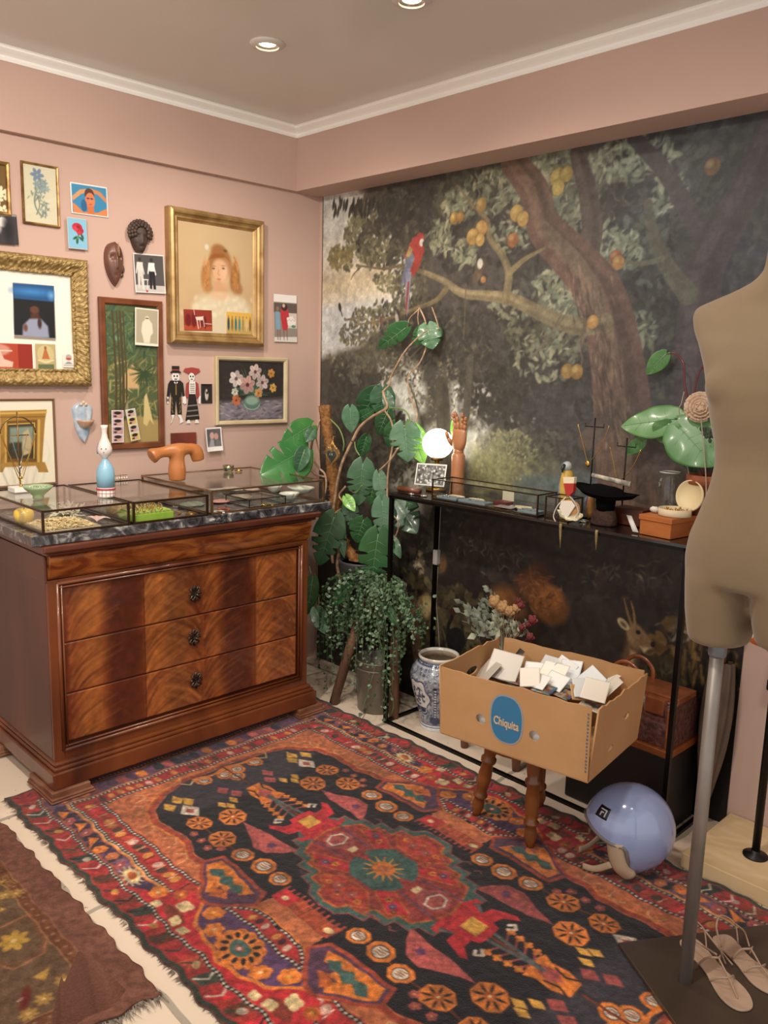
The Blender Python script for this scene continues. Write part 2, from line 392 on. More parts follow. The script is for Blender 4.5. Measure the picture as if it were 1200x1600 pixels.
# recessed ceiling lamps
def downlight(x, y, label):
    t = thing('ceiling_light', label, 'ceiling light', (x, y, CEIL), group=None)
    ch = mat('nickel', '#b9b0a4', 0.25, 0.9)
    MB().lathe([(0.040, -0.012), (0.056, -0.008), (0.062, -0.002), (0.062, 0.0), (0.040, 0.0), (0.040, -0.012)], 32, cap0=False, cap1=False).build('lamp_ring', mat('ring_paint', '#cfc8be', 0.4), t)
    MB().lathe([(0.040, -0.006), (0.036, -0.003), (0.030, -0.002)], 32, cap0=False, cap1=False).build('inner_ring', ch, t)
    MB().lathe([(0.0, -0.004), (0.018, -0.004), (0.029, -0.002), (0.029, 0)], 24).build('bulb', mat('lit_bulb', '#fff6e6', 0.3, emit=('#fff0d8', 9.0)), t)
    return t
downlight(-2.549, 1.874, 'round recessed ceiling spotlight, wholly in view near the corner of the ceiling')
downlight(-1.93, 1.955, 'ceiling spotlight cut off by the top edge of the photo')
# ================================================================ the mural
def make_mural():
    x0, x1, z1 = -3.305, -1.065, SZ
    c = Canvas((x0, WY - 0.004, 0), (x1, WY - 0.004, 0), (x0, WY - 0.004, z1), 0.0045, '#3b3733')
    P = c.p
    def pl(pts): return c.pp(pts)
    n1 = vnoise(c.ny + 1, c.nx + 1, 60, 5, 5); n2 = vnoise(c.ny + 1, c.nx + 1, 14, 9, 4)
    px = c.w / 460.0   # metres per photo pixel, roughly
    u = 0.0036
    # wide grounds
    c.poly(pl([(500, 290), (1200, 150), (1200, 640), (500, 700)]), '#4a4640', soft=0.1)
    c.poly(pl([(500, 300), (660, 270), (660, 800), (500, 800)]), '#4c473c', soft=0.15)
    c.poly(pl([(800, 480), (1200, 400), (1200, 800), (780, 780)]), '#48443f', soft=0.2, alpha=0.8)
    c.poly(pl([(600, 840), (1300, 850), (1300, 1400), (600, 1400)]), '#292320', soft=0.15)
    # sky on the left
    c.poly(pl([(495, 295), (560, 290), (640, 400), (650, 470), (560, 540), (495, 560)]), '#cfc9ba', soft=0.05)
    c.poly(pl([(495, 300), (545, 300), (540, 360), (495, 370)]), '#cfcfc4', soft=0.04)
    c.poly(pl([(495, 425), (600, 400), (630, 450), (495, 475)]), '#cdb68c', soft=0.12, alpha=0.8)
    c.poly(pl([(495, 480), (620, 470), (560, 530), (495, 560)]), '#c0c2c2', soft=0.06, alpha=0.9)
    # openings of light between the trees
    for q, col in [([(590, 560), (640, 545), (660, 580), (650, 640), (660, 690), (625, 700), (600, 640)], '#d0cfc4'), ([(705, 600), (760, 590), (775, 640), (760, 690), (735, 720), (705, 700)], '#c8c8bf'),
                   ([(640, 600), (665, 600), (668, 640), (648, 650)], '#d2d2c8'), ([(795, 655), (835, 645), (850, 660), (820, 680), (800, 675)], '#cfcfc6'),
                   ([(640, 680), (700, 650), (700, 740), (640, 780)], '#a09f90'), ([(610, 750), (650, 720), (660, 800), (615, 800)], '#9b998c')]:
        c.poly(pl(q), col, soft=0.035, tex=np.clip(n2 * 2.6 - 0.5, 0, 1))
    # far green land and water
    c.poly(pl([(735, 700), (800, 670), (850, 690), (880, 720), (860, 750), (735, 780)]), '#8b8a5a', soft=0.05, tex=np.clip(n2 * 2.2 - 0.25, 0, 1))
    c.poly(pl([(800, 745), (900, 735), (960, 750), (960, 790), (800, 790)]), '#5c6763', soft=0.04)
    c.poly(pl([(830, 670), (900, 670), (900, 740), (860, 740)]), '#55544a', soft=0.06, alpha=0.7)
    g = random.Random(4)
    OL = ['#6f6a4c', '#7d7653', '#5d5a43', '#8a825c']; DK = ['#3b3833', '#423e37', '#35332f']; MID = ['#55523f', '#4c4a3d', '#605b44']; PALE = ['#8a8e6c', '#767c62', '#a09c76', '#686e58']
    f = c.foliage
    # upper left tree, masses from back to front
    for (x, y, rx, ry, n, cols, sz, sd) in [
        (600, 330, 60, 28, 300, MID, 0.030, 1), (568, 365, 38, 26, 220, OL, 0.026, 2), (600, 375, 50, 34, 300, DK + MID, 0.032, 3), (650, 320, 60, 40, 320, DK, 0.035, 4), (690, 300, 70, 30, 260, DK, 0.035, 41),
        (532, 402, 26, 16, 190, ['#7d7040', '#6f663e', '#887a44'], 0.022, 5), (585, 392, 38, 18, 180, MID + OL, 0.024, 6), (635, 400, 35, 40, 240, DK + MID, 0.03, 7), (608, 442, 24, 12, 90, OL, 0.02, 8), (640, 455, 30, 25, 160, MID, 0.024, 9),
        (572, 492, 26, 9, 80, MID, 0.018, 10), (640, 490, 55, 22, 220, MID + DK, 0.024, 11), (560, 520, 38, 16, 150, MID, 0.020, 12), (620, 525, 50, 25, 260, DK + MID, 0.026, 13),
        (548, 578, 32, 24, 220, ['#5c594a', '#4c4a40', '#66624f'], 0.026, 14), (595, 565, 35, 25, 180, MID, 0.024, 15), (530, 625, 22, 60, 260, DK, 0.03, 16), (575, 620, 40, 35, 220, DK, 0.03, 17), (640, 575, 30, 18, 90, ['#4a4539', '#6b644c'], 0.016, 18),
        (680, 520, 60, 40, 300, DK, 0.032, 19), (725, 545, 45, 40, 240, DK + MID, 0.028, 20), (760, 560, 60, 60, 380, DK, 0.034, 21), (700, 600, 22, 30, 110, ['#6b664f', '#4a473c', '#827a5b'], 0.015, 22), (655, 620, 22, 20, 80, ['#5d5946', '#8c8362'], 0.013, 23), (690, 650, 25, 22, 110, ['#5d5946', '#7d7454'], 0.014, 24),
        (745, 640, 25, 25, 90, ['#4e4b40', '#6b664f'], 0.016, 25), (790, 620, 50, 35, 260, DK, 0.03, 26), (860, 590, 70, 50, 360, DK, 0.035, 27), (880, 650, 60, 50, 340, ['#45423d', '#3d3b38'], 0.04, 28), (840, 700, 50, 25, 160, ['#4e4d45', '#5a5848'], 0.024, 29), (790, 700, 45, 22, 230, ['#8b8a5c', '#7b7b55', '#9a9868'], 0.014, 30), (770, 745, 40, 18, 200, ['#8b8558', '#6f6d4d'], 0.014, 31),
        (610, 700, 40, 50, 260, ['#474339', '#3a372f'], 0.03, 32), (640, 750, 30, 40, 110, ['#5a584c', '#6e6b5c'], 0.02, 33), (540, 740, 40, 90, 300, ['#2f2b26', '#38332c'], 0.035, 34)]:
        f(P(x, y), rx * u, ry * u, n, cols, sz, seed=sd)
    # scalloped leaf rims against the sky
    for i in range(110):
        x, y = [(540, 418), (595, 432), (560, 498), (600, 478), (545, 533), (525, 562), (580, 486)][i % 7]; x += g.gauss(0, 10); y += g.gauss(0, 4)
        c.ell(P(x, y), 0.009 + 0.006 * g.random(), 0.008, g.choice(OL + MID), rot=g.random() * 3, alpha=0.9)
    # dark leaf fringe at the top left
    for i in range(46):
        x = 520 + i * 2.6 + g.gauss(0, 2); y = 315 + g.random() * 18; c.leaf(P(x, y), 0.055, 0.017, math.radians(-100 + g.gauss(0, 14)), '#3b3a33')
    # dark crown of the big tree and pale lit leaf groups
    for (x, y, rx, ry, n, cols, sz, sd) in [
        (740, 300, 60, 35, 260, ['#54523f', '#5e5c46', '#46443a'], 0.034, 50), (860, 300, 60, 45, 330, ['#5c5e4b', '#4e5044', '#6b6d57'], 0.034, 51), (760, 390, 70, 60, 360, DK, 0.036, 52), (850, 430, 60, 60, 330, DK + ['#4a4a40'], 0.034, 53), (960, 290, 45, 40, 230, ['#5f5d49', '#6f6b52', '#514f42'], 0.034, 54),
        (1010, 300, 50, 70, 330, DK, 0.040, 55), (1100, 270, 80, 50, 360, ['#3a3a38', '#444340', '#4f4d44'], 0.042, 56), (1080, 370, 90, 50, 360, ['#3f3e3a', '#4a4740'], 0.04, 57), (975, 420, 50, 50, 200, ['#565a4c', '#464840'], 0.034, 58), (860, 520, 60, 30, 220, ['#6c6a52', '#55543f'], 0.028, 59), (1020, 520, 60, 60, 340, DK, 0.038, 60), (1000, 570, 50, 50, 220, ['#53513f', '#403e38'], 0.032, 61), (1150, 480, 60, 60, 220, ['#37363a', '#403d3e'], 0.04, 62)]:
        f(P(x, y), rx * u, ry * u, n, cols, sz, seed=sd)
    for (x, y, rx, ry, n, sd) in [(715, 320, 22, 20, 60, 70), (690, 370, 22, 22, 60, 71), (725, 395, 20, 16, 46, 72), (760, 300, 40, 25, 90, 73), (800, 350, 30, 35, 80, 74), (830, 270, 24, 24, 70, 75), (870, 250, 26, 24, 80, 76), (890, 330, 20, 50, 100, 77), (960, 250, 30, 20, 70, 78), (945, 385, 25, 22, 66, 79), (975, 395, 20, 20, 60, 80), (870, 455, 32, 25, 90, 81), (900, 490, 30, 20, 60, 82), (850, 560, 40, 30, 60, 83), (1010, 245, 30, 22, 50, 84), (1040, 310, 20, 20, 30, 85), (1000, 520, 16, 22, 30, 86), (800, 480, 30, 16, 30, 87)]:
        f(P(x, y), rx * u, ry * u, n, PALE, 0.034, seed=sd, aspect=0.42, alpha=0.75)
        f(P(x, y), rx * u, ry * u, n // 4, ['#b1b08c', '#a5a788'], 0.022, seed=sd + 100, aspect=0.25, alpha=0.7)
    # trunks and boughs
    def bough(pts, w0, w1, col, hi=None, lo=None):
        q = [P(*p) for p in pts]
        q = [tuple(v)[:2] for v in smooth_path([(a, b, 0) for a, b in q], 5)]
        c.line(q, col, w0 * u, w1 * u)
        if lo: c.line([(a + w0 * u * 0.22, b - w0 * u * 0.1) for a, b in q], lo, w0 * u * 0.42, w1 * u * 0.42, alpha=0.55, soft=0.012)
        if hi: c.line([(a - w0 * u * 0.18, b + w0 * u * 0.1) for a, b in q], hi, w0 * u * 0.35, w1 * u * 0.35, alpha=0.65, soft=0.012)
    bough([(690, 600), (695, 690), (700, 800), (705, 900)], 20, 34, '#4b463a', None, '#38342c')
    bough([(735, 560), (728, 650), (715, 720)], 10, 14, '#4f4b40')
    bough([(700, 800), (705, 960)], 44, 60, '#2f2923')
    bough([(990, 215), (1040, 270), (1075, 330), (1105, 375)], 14, 20, '#4a423f')
    bough([(1210, 200), (1165, 300), (1125, 370), (1100, 430), (1088, 520), (1085, 640), (1080, 760)], 30, 46, '#4c403e', '#58494a', '#403735')
    bough([(1012, 318), (1022, 370), (1045, 420), (1075, 460)], 9, 20, '#5c5645')
    bough([(1035, 405), (1000, 412), (975, 408)], 6, 3, '#6e6751')
    bough([(902, 240), (918, 300), (925, 360), (915, 410)], 18, 28, '#594c44', '#66574c', '#4b403a')
    bough([(800, 252), (835, 300), (850, 355), (895, 405), (935, 455), (955, 520), (968, 600), (975, 690), (985, 780)], 30, 74, '#6b5042', '#80634e', '#4a3c34')
    bough([(850, 355), (900, 410), (930, 470)], 12, 24, '#6f5c49')
    bough([(915, 690), (965, 650), (1020, 690), (1060, 780)], 20, 40, '#5d4c42')
    bough([(945, 505), (900, 510), (850, 492), (800, 468), (760, 462), (722, 458), (695, 440), (662, 425)], 20, 6, '#7c6e50', '#9c8a62', '#5f5541')
    bough([(790, 468), (795, 430), (785, 400), (765, 372), (762, 345), (738, 320), (715, 290)], 12, 2, '#74674a', '#8f7e5a')
    bough([(797, 425), (820, 405), (850, 388)], 8, 3, '#83744f')
    bough([(697, 452), (680, 470), (650, 482), (600, 500), (555, 508)], 8, 2, '#6e5f42', '#8c7a54')
    bough([(660, 425), (630, 415), (600, 420), (560, 415)], 6, 2, '#6e5f45')
    bough([(563, 418), (553, 428), (548, 437)], 2, 1, '#5d5344')
    for (a, b) in [((540, 500), (580, 505)), ((880, 480), (850, 540)), ((830, 560), (900, 470)), ((640, 600), (655, 700)), ((600, 600), (660, 540)), ((1010, 520), (1018, 560))]:
        bough([a, ((a[0] + b[0]) / 2 + 6, (a[1] + b[1]) / 2 - 6), b], 3, 1.5, '#6a624d')
    # bark strokes
    for i in range(260):
        t = g.random(); x = 905 + 75 * t + g.gauss(0, 15); y = 420 + 280 * t
        c.leaf(P(x, y), 0.045, 0.007, math.radians(-75 + g.gauss(0, 8)), g.choice(['#8a6a50', '#4f4036', '#93735a', '#463a33']), 0.6)
    # fruit
    for (x, y, r, col) in [(872, 277, 10, '#c9a952'), (885, 272, 8, '#b99a4a'), (872, 293, 8, '#c2a24e'), (807, 333, 9, '#c9a04e'), (817, 342, 8, '#c79c4e'), (752, 320, 8, '#b08b4a'), (710, 341, 7, '#c29544'), (719, 339, 6, '#b8813c'), (752, 357, 9, '#c28f48'), (738, 370, 9, '#c99a4c'), (750, 375, 7, '#c79c50'), (801, 375, 8, '#a5663a'), (962, 402, 7, '#b0603c'), (966, 410, 7, '#c98a4c'), (926, 503, 7, '#c28a48'), (886, 580, 8, '#bb8a44'), (901, 581, 8, '#a87c3c'), (1113, 260, 8, '#8a6340'), (755, 437, 4, '#b87a48')]:
        c.ell(P(x, y), r * u, r * u, '#4a4034', alpha=0.6, soft=0.02); c.ell(P(x, y), r * u * 0.95, r * u, srgb(col) * .88); c.ell((P(x, y)[0] - r * u * 0.3, P(x, y)[1] + r * u * 0.3), r * u * 0.4, r * u * 0.4, '#d8c07c', alpha=0.4, soft=0.01)
    # red parrot with blue wing and long tail
    c.poly(pl([(632, 400), (645, 372), (656, 366), (662, 372), (663, 392), (655, 418), (646, 432), (640, 430)]), '#a3362e')
    c.ell(P(656, 374), 7 * u, 8 * u, '#ae3a30'); c.ell(P(659, 379), 4 * u, 4.5 * u, '#e0d8c8'); c.ell(P(662, 381), 2 * u, 3 * u, '#4a403a')
    c.poly(pl([(636, 398), (644, 394), (648, 404), (640, 425), (626, 452), (630, 425)]), '#6d7388')
    c.poly(pl([(640, 385), (645, 390), (640, 402), (634, 400)]), '#a78f52')
    c.poly(pl([(634, 425), (643, 425), (639, 470), (636, 495), (633, 470)]), '#8587a0'); c.poly(pl([(637, 440), (640, 440), (635, 494), (633, 480)]), '#8f3a34')
    c.ell(P(655, 430), 3 * u, 2 * u, '#33302c')
    # small birds on twigs
    for (x, y, col) in [(531, 480, '#2f2d2a'), (584, 503, '#8a7444'), (596, 500, '#6b4a40'), (622, 490, '#3c2f2a'), (620, 497, '#b9b0a0')]:
        c.ell(P(x, y), 3 * u, 6 * u, col, rot=0.25); c.line(pl([(x + 1, y + 4), (x + 4, y + 14)]), col, 1.6 * u)
    c.ell(P(748, 425), 6 * u, 14 * u, '#5b4b3c', rot=-0.5); c.ell(P(750, 412), 4 * u, 6 * u, '#c9c3b0'); c.line(pl([(728, 445), (726, 500), (724, 530)]), '#5a4f3e', 1.5 * u)
    # lower half: hidden glade with animals
    low = [(650, 860, 50, 40, ['#38332c', '#4b4538']), (760, 850, 80, 40, ['#2c2825', '#353029']), (900, 870, 120, 50, ['#231f1d', '#2d2825', '#352e29']), (1030, 900, 80, 60, ['#231f1d', '#3a2e26']), (640, 960, 60, 60, ['#5a5034', '#473f2c', '#655a3a']), (720, 990, 60, 60, ['#443c2a', '#5a5034']), (840, 1000, 80, 60, ['#2d241e', '#241f1c']), (930, 960, 80, 60, ['#262220', '#2e2824']), (900, 1100, 140, 90, ['#2a211b', '#221c18']), (1080, 1050, 50, 60, ['#6b5028', '#3f3020', '#554020']), (1040, 1100, 40, 50, ['#3f3423', '#2f281d']), (1120, 1100, 30, 100, ['#1e1916'])]
    for k, (x, y, rx, ry, cols) in enumerate(low): f(P(x, y), rx * u, ry * u, 190, cols, 0.05, seed=200 + k)
    # pale brush marks of leaves low down
    for i in range(120):
        x, y = [(735, 850), (790, 870), (1000, 900), (940, 895), (700, 790), (1055, 985), (1030, 1060)][i % 7]; c.leaf(P(x + g.gauss(0, 18), y + g.gauss(0, 12)), 0.03, 0.008, g.random() * 3, g.choice(['#6a6350', '#544e40', '#776b54']), 0.5)
    # resting big cats
    for (x, y, rx, ry, r, col) in [(840, 900, 18, 16, 0.3, '#54301e'), (838, 925, 30, 18, -0.3, '#6a3c20'), (858, 945, 26, 22, -0.2, '#74441f'), (862, 932, 14, 12, 0, '#8a5226'), (785, 930, 20, 14, 0.3, '#6b4424'), (800, 945, 22, 14, -0.4, '#7a4a28'), (780, 935, 12, 8, 0.4, '#95602f')]:
        c.ell(P(x, y), rx * u, ry * u, col, rot=r, soft=0.03, alpha=0.8)
    f(P(840, 925), 34 * u, 26 * u, 90, ['#84502a', '#4c2e1c', '#965f30'], 0.03, seed=301, alpha=0.5, aspect=0.2)
    # pale fowl and a dark heron
    c.ell(P(664, 948), 13 * u, 18 * u, '#a98f5c', rot=-0.4, soft=0.02); c.ell(P(668, 948), 8 * u, 12 * u, '#c0a870', rot=-0.4, soft=0.02)
    f(P(655, 880), 8 * u, 16 * u, 30, ['#a89878', '#7d6e50'], 0.022, seed=303); c.ell(P(690, 880), 8 * u, 12 * u, '#6b4a2c', soft=0.02)
    c.ell(P(712, 1000), 15 * u, 17 * u, '#1c1b1c', rot=-0.6); c.line([tuple(v)[:2] for v in smooth_path([(*P(706, 998), 0), (*P(700, 980), 0), (*P(706, 965), 0), (*P(705, 955), 0)], 4)], '#1c1b1c', 6 * u, 4 * u)
    c.ell(P(706, 956), 4 * u, 4 * u, '#4a2420'); c.line(pl([(722, 980), (728, 1010)]), '#1c1b1c', 2 * u); c.line(pl([(690, 985), (700, 1030)]), '#2b251d', 2 * u)
    for k in range(16): x = 640 + k * 6; c.line(pl([(x, 1050), (x + g.gauss(0, 8), 985 + g.random() * 30)]), '#252117', 2 * u, 0.8 * u, alpha=0.7)
    # young deer: neck, head, ear, horns
    c.poly(pl([(965, 1060), (972, 1020), (985, 992), (1005, 985), (1004, 1005), (990, 1060)]), '#5c4630', soft=0.02)
    c.poly(pl([(978, 984), (990, 972), (1002, 980), (1015, 998), (1023, 1006), (1020, 1014), (1004, 1013), (990, 1012), (980, 1000)]), '#7a5f40', soft=0.012)
    c.ell(P(974, 975), 8 * u, 4.5 * u, '#a8946c', rot=-0.6); c.ell(P(974, 976), 4.5 * u, 2 * u, '#5c4834', rot=-0.6)
    c.line(pl([(986, 975), (980, 955), (975, 936)]), '#7a5a34', 3.4 * u, 1.5 * u); c.line(pl([(992, 973), (990, 955), (986, 940)]), '#8a683c', 3 * u, 1.2 * u)
    c.ell(P(997, 988), 2.6 * u, 2.2 * u, '#15110e'); c.ell(P(1020, 1007), 2.6 * u, 3 * u, '#1e1714'); c.poly(pl([(1000, 1010), (1016, 1012), (1006, 1020)]), '#a8946c', soft=0.01)
    c.poly(pl([(985, 1015), (994, 1020), (986, 1050), (980, 1045)]), '#a08a60', soft=0.012)
    c.line(pl([(1052, 1000), (1062, 985), (1080, 990), (1075, 1000)]), '#8f8b80', 3 * u, alpha=0.7)
    for k in range(26): x = 1062 + g.random() * 50; y = 985 + g.random() * 100; c.line(pl([(x, y), (x + g.gauss(0, 3), y + 30)]), g.choice(['#8a6a30', '#6b5026', '#4a3a22']), 3 * u, 1.5 * u, alpha=0.6)
    c.poly(pl([(1070, 1075), (1150, 1080), (1150, 1400), (1040, 1400)]), '#15110f', soft=0.04)
    # the printed paper: fine brush grain and a hair-thin black edge
    c.grain(0.16, 26, 8, 4); c.grain(0.16, 5, 12, 2)
    L_ = c.C.mean(-1, keepdims=True); c.C = c.C * 0.86 + L_ * 0.14
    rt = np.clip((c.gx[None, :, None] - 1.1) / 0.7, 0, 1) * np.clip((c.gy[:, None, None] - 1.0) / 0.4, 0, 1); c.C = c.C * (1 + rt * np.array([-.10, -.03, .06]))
    hgt = np.clip((c.gy[:, None, None] - 1.0) / 0.25, 0, 1); c.C = c.C * (1 - 0.12 * hgt) + 0.036 * hgt  # pale haze of sheen on the upper half, painted into the print colours
    c.poly([(0, 0), (0.006, 0), (0.006, z1), (0, z1)], '#171412')
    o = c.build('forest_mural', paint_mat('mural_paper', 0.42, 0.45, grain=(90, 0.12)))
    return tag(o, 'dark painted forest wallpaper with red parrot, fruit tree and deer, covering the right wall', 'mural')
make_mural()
# ================================================================ the rugs
def make_rug():
    X0, X1, Y0, Y1 = -2.875, -0.465, 0.968, 2.392; cx, cy = (X0 + X1) / 2, (Y0 + Y1) / 2
    c = Canvas((X0, Y0, 0.008), (X1, Y0, 0.008), (X0, Y1, 0.008), 0.0042, '#7d2f26')
    W, H = c.w, c.h; hw, hh = W / 2, H / 2
    cat_ = {'red': '#8c2b26', 'brick': '#8a3a28', 'crim': '#a3262c', 'or': '#b9682a', 'dor': '#9c4f25', 'navy': '#1f1d27', 'black': '#17151a', 'pur': '#4a2f42', 'cream': '#bca679', 'white': '#b9aa98', 'teal': '#37524c', 'gold': '#b98a3c', 'rose': '#8f4440', 'brn': '#5f2e1e', 'green': '#2a3329', 'sal': '#a05a38'}
    K = lambda k: cat_.get(k, k)
    def q4(a, b): return [(hw + sa * a, hh + sb * b) for sa in (-1, 1) for sb in (-1, 1)]
    def mir(pts, col, quad=((-1, -1), (-1, 1), (1, -1), (1, 1)), **k):
        for sa, sb in quad: c.poly([(hw + sa * a, hh + sb * b) for a, b in pts], K(col), **k)
    def ml(pts, col, w_, **k):
        for sa, sb in ((-1, -1), (-1, 1), (1, -1), (1, 1)): c.line([(hw + sa * a, hh + sb * b) for a, b in pts], K(col), w_, **k)
    g = random.Random(11)
    def rect(a0, b0, a1, b1, col): mir([(a0, b0), (a1, b0), (a1, b1), (a0, b1)], col)
    def ring(a, b, col):           # nested rectangle out to a,b from the centre
        c.poly([(hw - a, hh - b), (hw + a, hh - b), (hw + a, hh + b), (hw - a, hh + b)], K(col))
    ring(hw, hh, 'green'); ring(hw - 0.008, hh - 0.016, 'red')
    # outer band: small red and dark hooked motifs
    for side in (-1, 1):
        for i in range(34):
            a = -hw + 0.04 + i * (2 * hw - 0.08) / 33; b = side * (hh - 0.052)
            col = ['crim', 'brick', 'green', 'crim', 'brn'][i % 5]
            c.poly([(hw + a - 0.03, hh + b - 0.03), (hw + a + 0.012, hh + b - 0.03), (hw + a + 0.035, hh + b + 0.03), (hw + a - 0.012, hh + b + 0.03)], K(col), noise=0.2)
            c.line([(hw + a - 0.02, hh + b - 0.028), (hw + a + 0.005, hh + b), (hw + a - 0.012, hh + b + 0.028)], K(g.choice(['green', 'white', 'black', 'black'])), 0.006)
            if i % 3 == 1: c.ell((hw + a + 0.01, hh + b), 0.014, 0.012, K(g.choice(['cream', 'white', 'gold'])), alpha=0.75)
        for i in range(20):
            b = -hh + 0.05 + i * (2 * hh - 0.1) / 19; a = side * (hw - 0.045)
            c.ell((hw + a, hh + b), 0.022, 0.014, K(['crim', 'black', 'brick', 'cream'][i % 4]), alpha=0.8, noise=0.2)
    def dots(a, b, step=0.0155, r=0.0048):   # dotted guard line around a rectangle
        ring_pts = []
        n = int(2 * a / step)
        for sb in (-1, 1):
            c.line([(hw - a, hh + sb * b), (hw + a, hh + sb * b)], K('black'), 0.013)
            for i in range(n): c.ell((hw - a + i * step, hh + sb * b), r, r, K('white'))
        n = int(2 * b / step)
        for sa in (-1, 1):
            c.line([(hw + sa * a, hh - b), (hw + sa * a, hh + b)], K('black'), 0.013)
            for i in range(n): c.ell((hw + sa * a, hh - b + i * step), r, r, K('white'))
    ring(hw - 0.085, 0.625, 'dor'); dots(hw - 0.09, 0.632)
    ring(hw - 0.105, 0.612, 'or'); ring(hw - 0.112, 0.603, 'pur')
    # main border ground: navy and purple islands
    ring(hw - 0.112, 0.62, '#5a3a4c'); 
    for i in range(64):
        a = -hw + 0.17 + i * (2 * hw - 0.34) / 63
        for sb in (-1, 1): c.poly([(hw + a - 0.022, hh + sb * 0.595), (hw + a + 0.012, hh + sb * 0.622), (hw + a + 0.028, hh + sb * 0.59), (hw + a, hh + sb * 0.56)], K(g.choice(['navy', '#33243c', 'navy', '#6a4a5c'])), alpha=0.9)
    for sb in (-1, 1):
        for i in range(15):
            for sa in (-1, 1): c.ell((hw + sa * (hw - 0.15), hh + sb * (0.03 + i * 0.038)), 0.028, 0.02, K(g.choice(['navy', 'or', 'pur', 'rose'])), noise=0.2)
    ring(hw - 0.185, 0.566, 'or'); ring(hw - 0.190, 0.560, 'cream'); ring(hw - 0.193, 0.556, 'brick'); dots(hw - 0.198, 0.548)
    ring(hw - 0.206, 0.540, 'red')
    for i in range(60):
        a = -hw + 0.22 + i * (2 * hw - 0.44) / 59
        for sb in (-1, 1):
            c.ell((hw + a, hh + sb * 0.507), 0.014, 0.018, K(g.choice(['crim', 'gold', 'brick', 'green', 'white'])), alpha=0.75, noise=0.2)
            if i % 2: c.line([(hw + a + 0.014, hh + sb * 0.49), (hw + a + 0.02, hh + sb * 0.525)], K(g.choice(['white', 'black', 'cream'])), 0.004)
    for i in range(26):
        b = -0.45 + i * 0.9 / 25
        for sa in (-1, 1): c.ell((hw + sa * (hw - 0.232), hh + b), 0.018, 0.012, K(g.choice(['crim', 'gold', 'white', 'green'])), alpha=0.7)
    dots(hw - 0.262, 0.473); ring(hw - 0.27, 0.464, 'sal')
    def rosette(a, b, r, col='or', mid='gold', petals=6, core=None, q=((-1, -1), (-1, 1), (1, -1), (1, 1))):
        if a == 0: q = ((1, -1), (1, 1))
        for sa, sb in q:
            for k in range(petals):
                t = k * 2 * math.pi / petals; c.ell((hw + sa * (a + r * 0.6 * math.cos(t)), hh + sb * (b + r * 0.6 * math.sin(t))), r * 0.46, r * 0.46, K(col), noise=0.08)
            c.ell((hw + sa * a, hh + sb * b), r * 0.5, r * 0.5, K(core or col)); c.ell((hw + sa * a, hh + sb * b), r * 0.22, r * 0.22, K(mid))
    # middle of each long side: crimson reserves, blue-purple cartouche with one octagonal flower
    mir([(0.0, 0.624), (0.46, 0.624), (0.36, 0.585), (0.29, 0.50), (0.0, 0.50)], 'crim'); mir([(0.30, 0.60), (0.26, 0.56), (0.19, 0.585), (0.22, 0.62)], 'brn', alpha=0.8)
    mir([(0, 0.608), (0.155, 0.568), (0.235, 0.50), (0.19, 0.466), (0, 0.466)], '#4b3350'); ml([(0, 0.61), (0.16, 0.57), (0.24, 0.50), (0.30, 0.48)], 'or', 0.012)
    for (a, b, r, col, mid) in [(0.172, 0.502, 0.030, 'or', 'gold'), (0.110, 0.546, 0.028, 'or', 'cream'), (0.36, 0.575, 0.028, 'or', 'cream'), (0.305, 0.54, 0.022, 'dor', 'gold'), (0.62, 0.592, 0.020, 'sal', 'gold'), (0.68, 0.60, 0.022, 'or', 'rose'), (0.80, 0.59, 0.022, 'rose', 'white'), (0.905, 0.606, 0.022, 'rose', 'white'), (0.56, 0.60, 0.018, 'rose', 'white')]: rosette(a, b, r, col, mid)
    for a0 in (0.74, 0.85, 0.96): mir([(a0 - 0.03, 0.615), (a0 + 0.03, 0.60), (a0, 0.572)], 'or')
    for sa, sb in ((-1, -1), (-1, 1), (1, -1), (1, 1)):
        C0 = (hw + sa * 0.485, hh + sb * 0.592)
        for k in range(12): t = k * math.pi / 6; c.line([C0, (C0[0] + 0.056 * math.cos(t), C0[1] + 0.034 * math.sin(t))], K('cream'), 0.008, 0.004)
        c.ell(C0, 0.042, 0.024, K('cream')); c.ell(C0, 0.022, 0.014, K('dor'))
    for sb in (-1, 1):
        C0 = (hw, hh + sb * 0.538)
        for k in range(12): t = (k + 0.5) * math.pi / 6; c.ell((C0[0] + 0.066 * math.cos(t), C0[1] + 0.050 * math.sin(t)), 0.020, 0.016, K('or'))
        c.ell(C0, 0.062, 0.046, K('or'))
        for k in range(12): t = k * math.pi / 6; c.ell((C0[0] + 0.056 * math.cos(t), C0[1] + 0.042 * math.sin(t)), 0.012, 0.007, K('black'), rot=t)
        c.ell(C0, 0.038, 0.026, K('teal')); c.poly([(C0[0] - 0.018, C0[1]), (C0[0], C0[1] + 0.012), (C0[0] + 0.018, C0[1]), (C0[0], C0[1] - 0.012)], K('rose')); c.ell(C0, 0.006, 0.006, K('white'))
    for (a, b, r) in [(0.25, 0.552, 0.030), (0.318, 0.613, 0.020), (0.165, 0.606, 0.020), (0.215, 0.604, 0.024)]:
        for sa, sb in ((-1, -1), (-1, 1), (1, -1), (1, 1)):
            for k in range(4): t = k * math.pi / 2 + 0.7; c.ell((hw + sa * (a + r * 0.5 * math.cos(t)), hh + sb * (b + r * 0.4 * math.sin(t))), r * 0.5, r * 0.42, K('cream'), noise=0.1)
    # red dotted trapezium pointing into the field
    mir([(0, 0.470), (0.19, 0.470), (0.10, 0.405), (0, 0.405)], 'red'); 
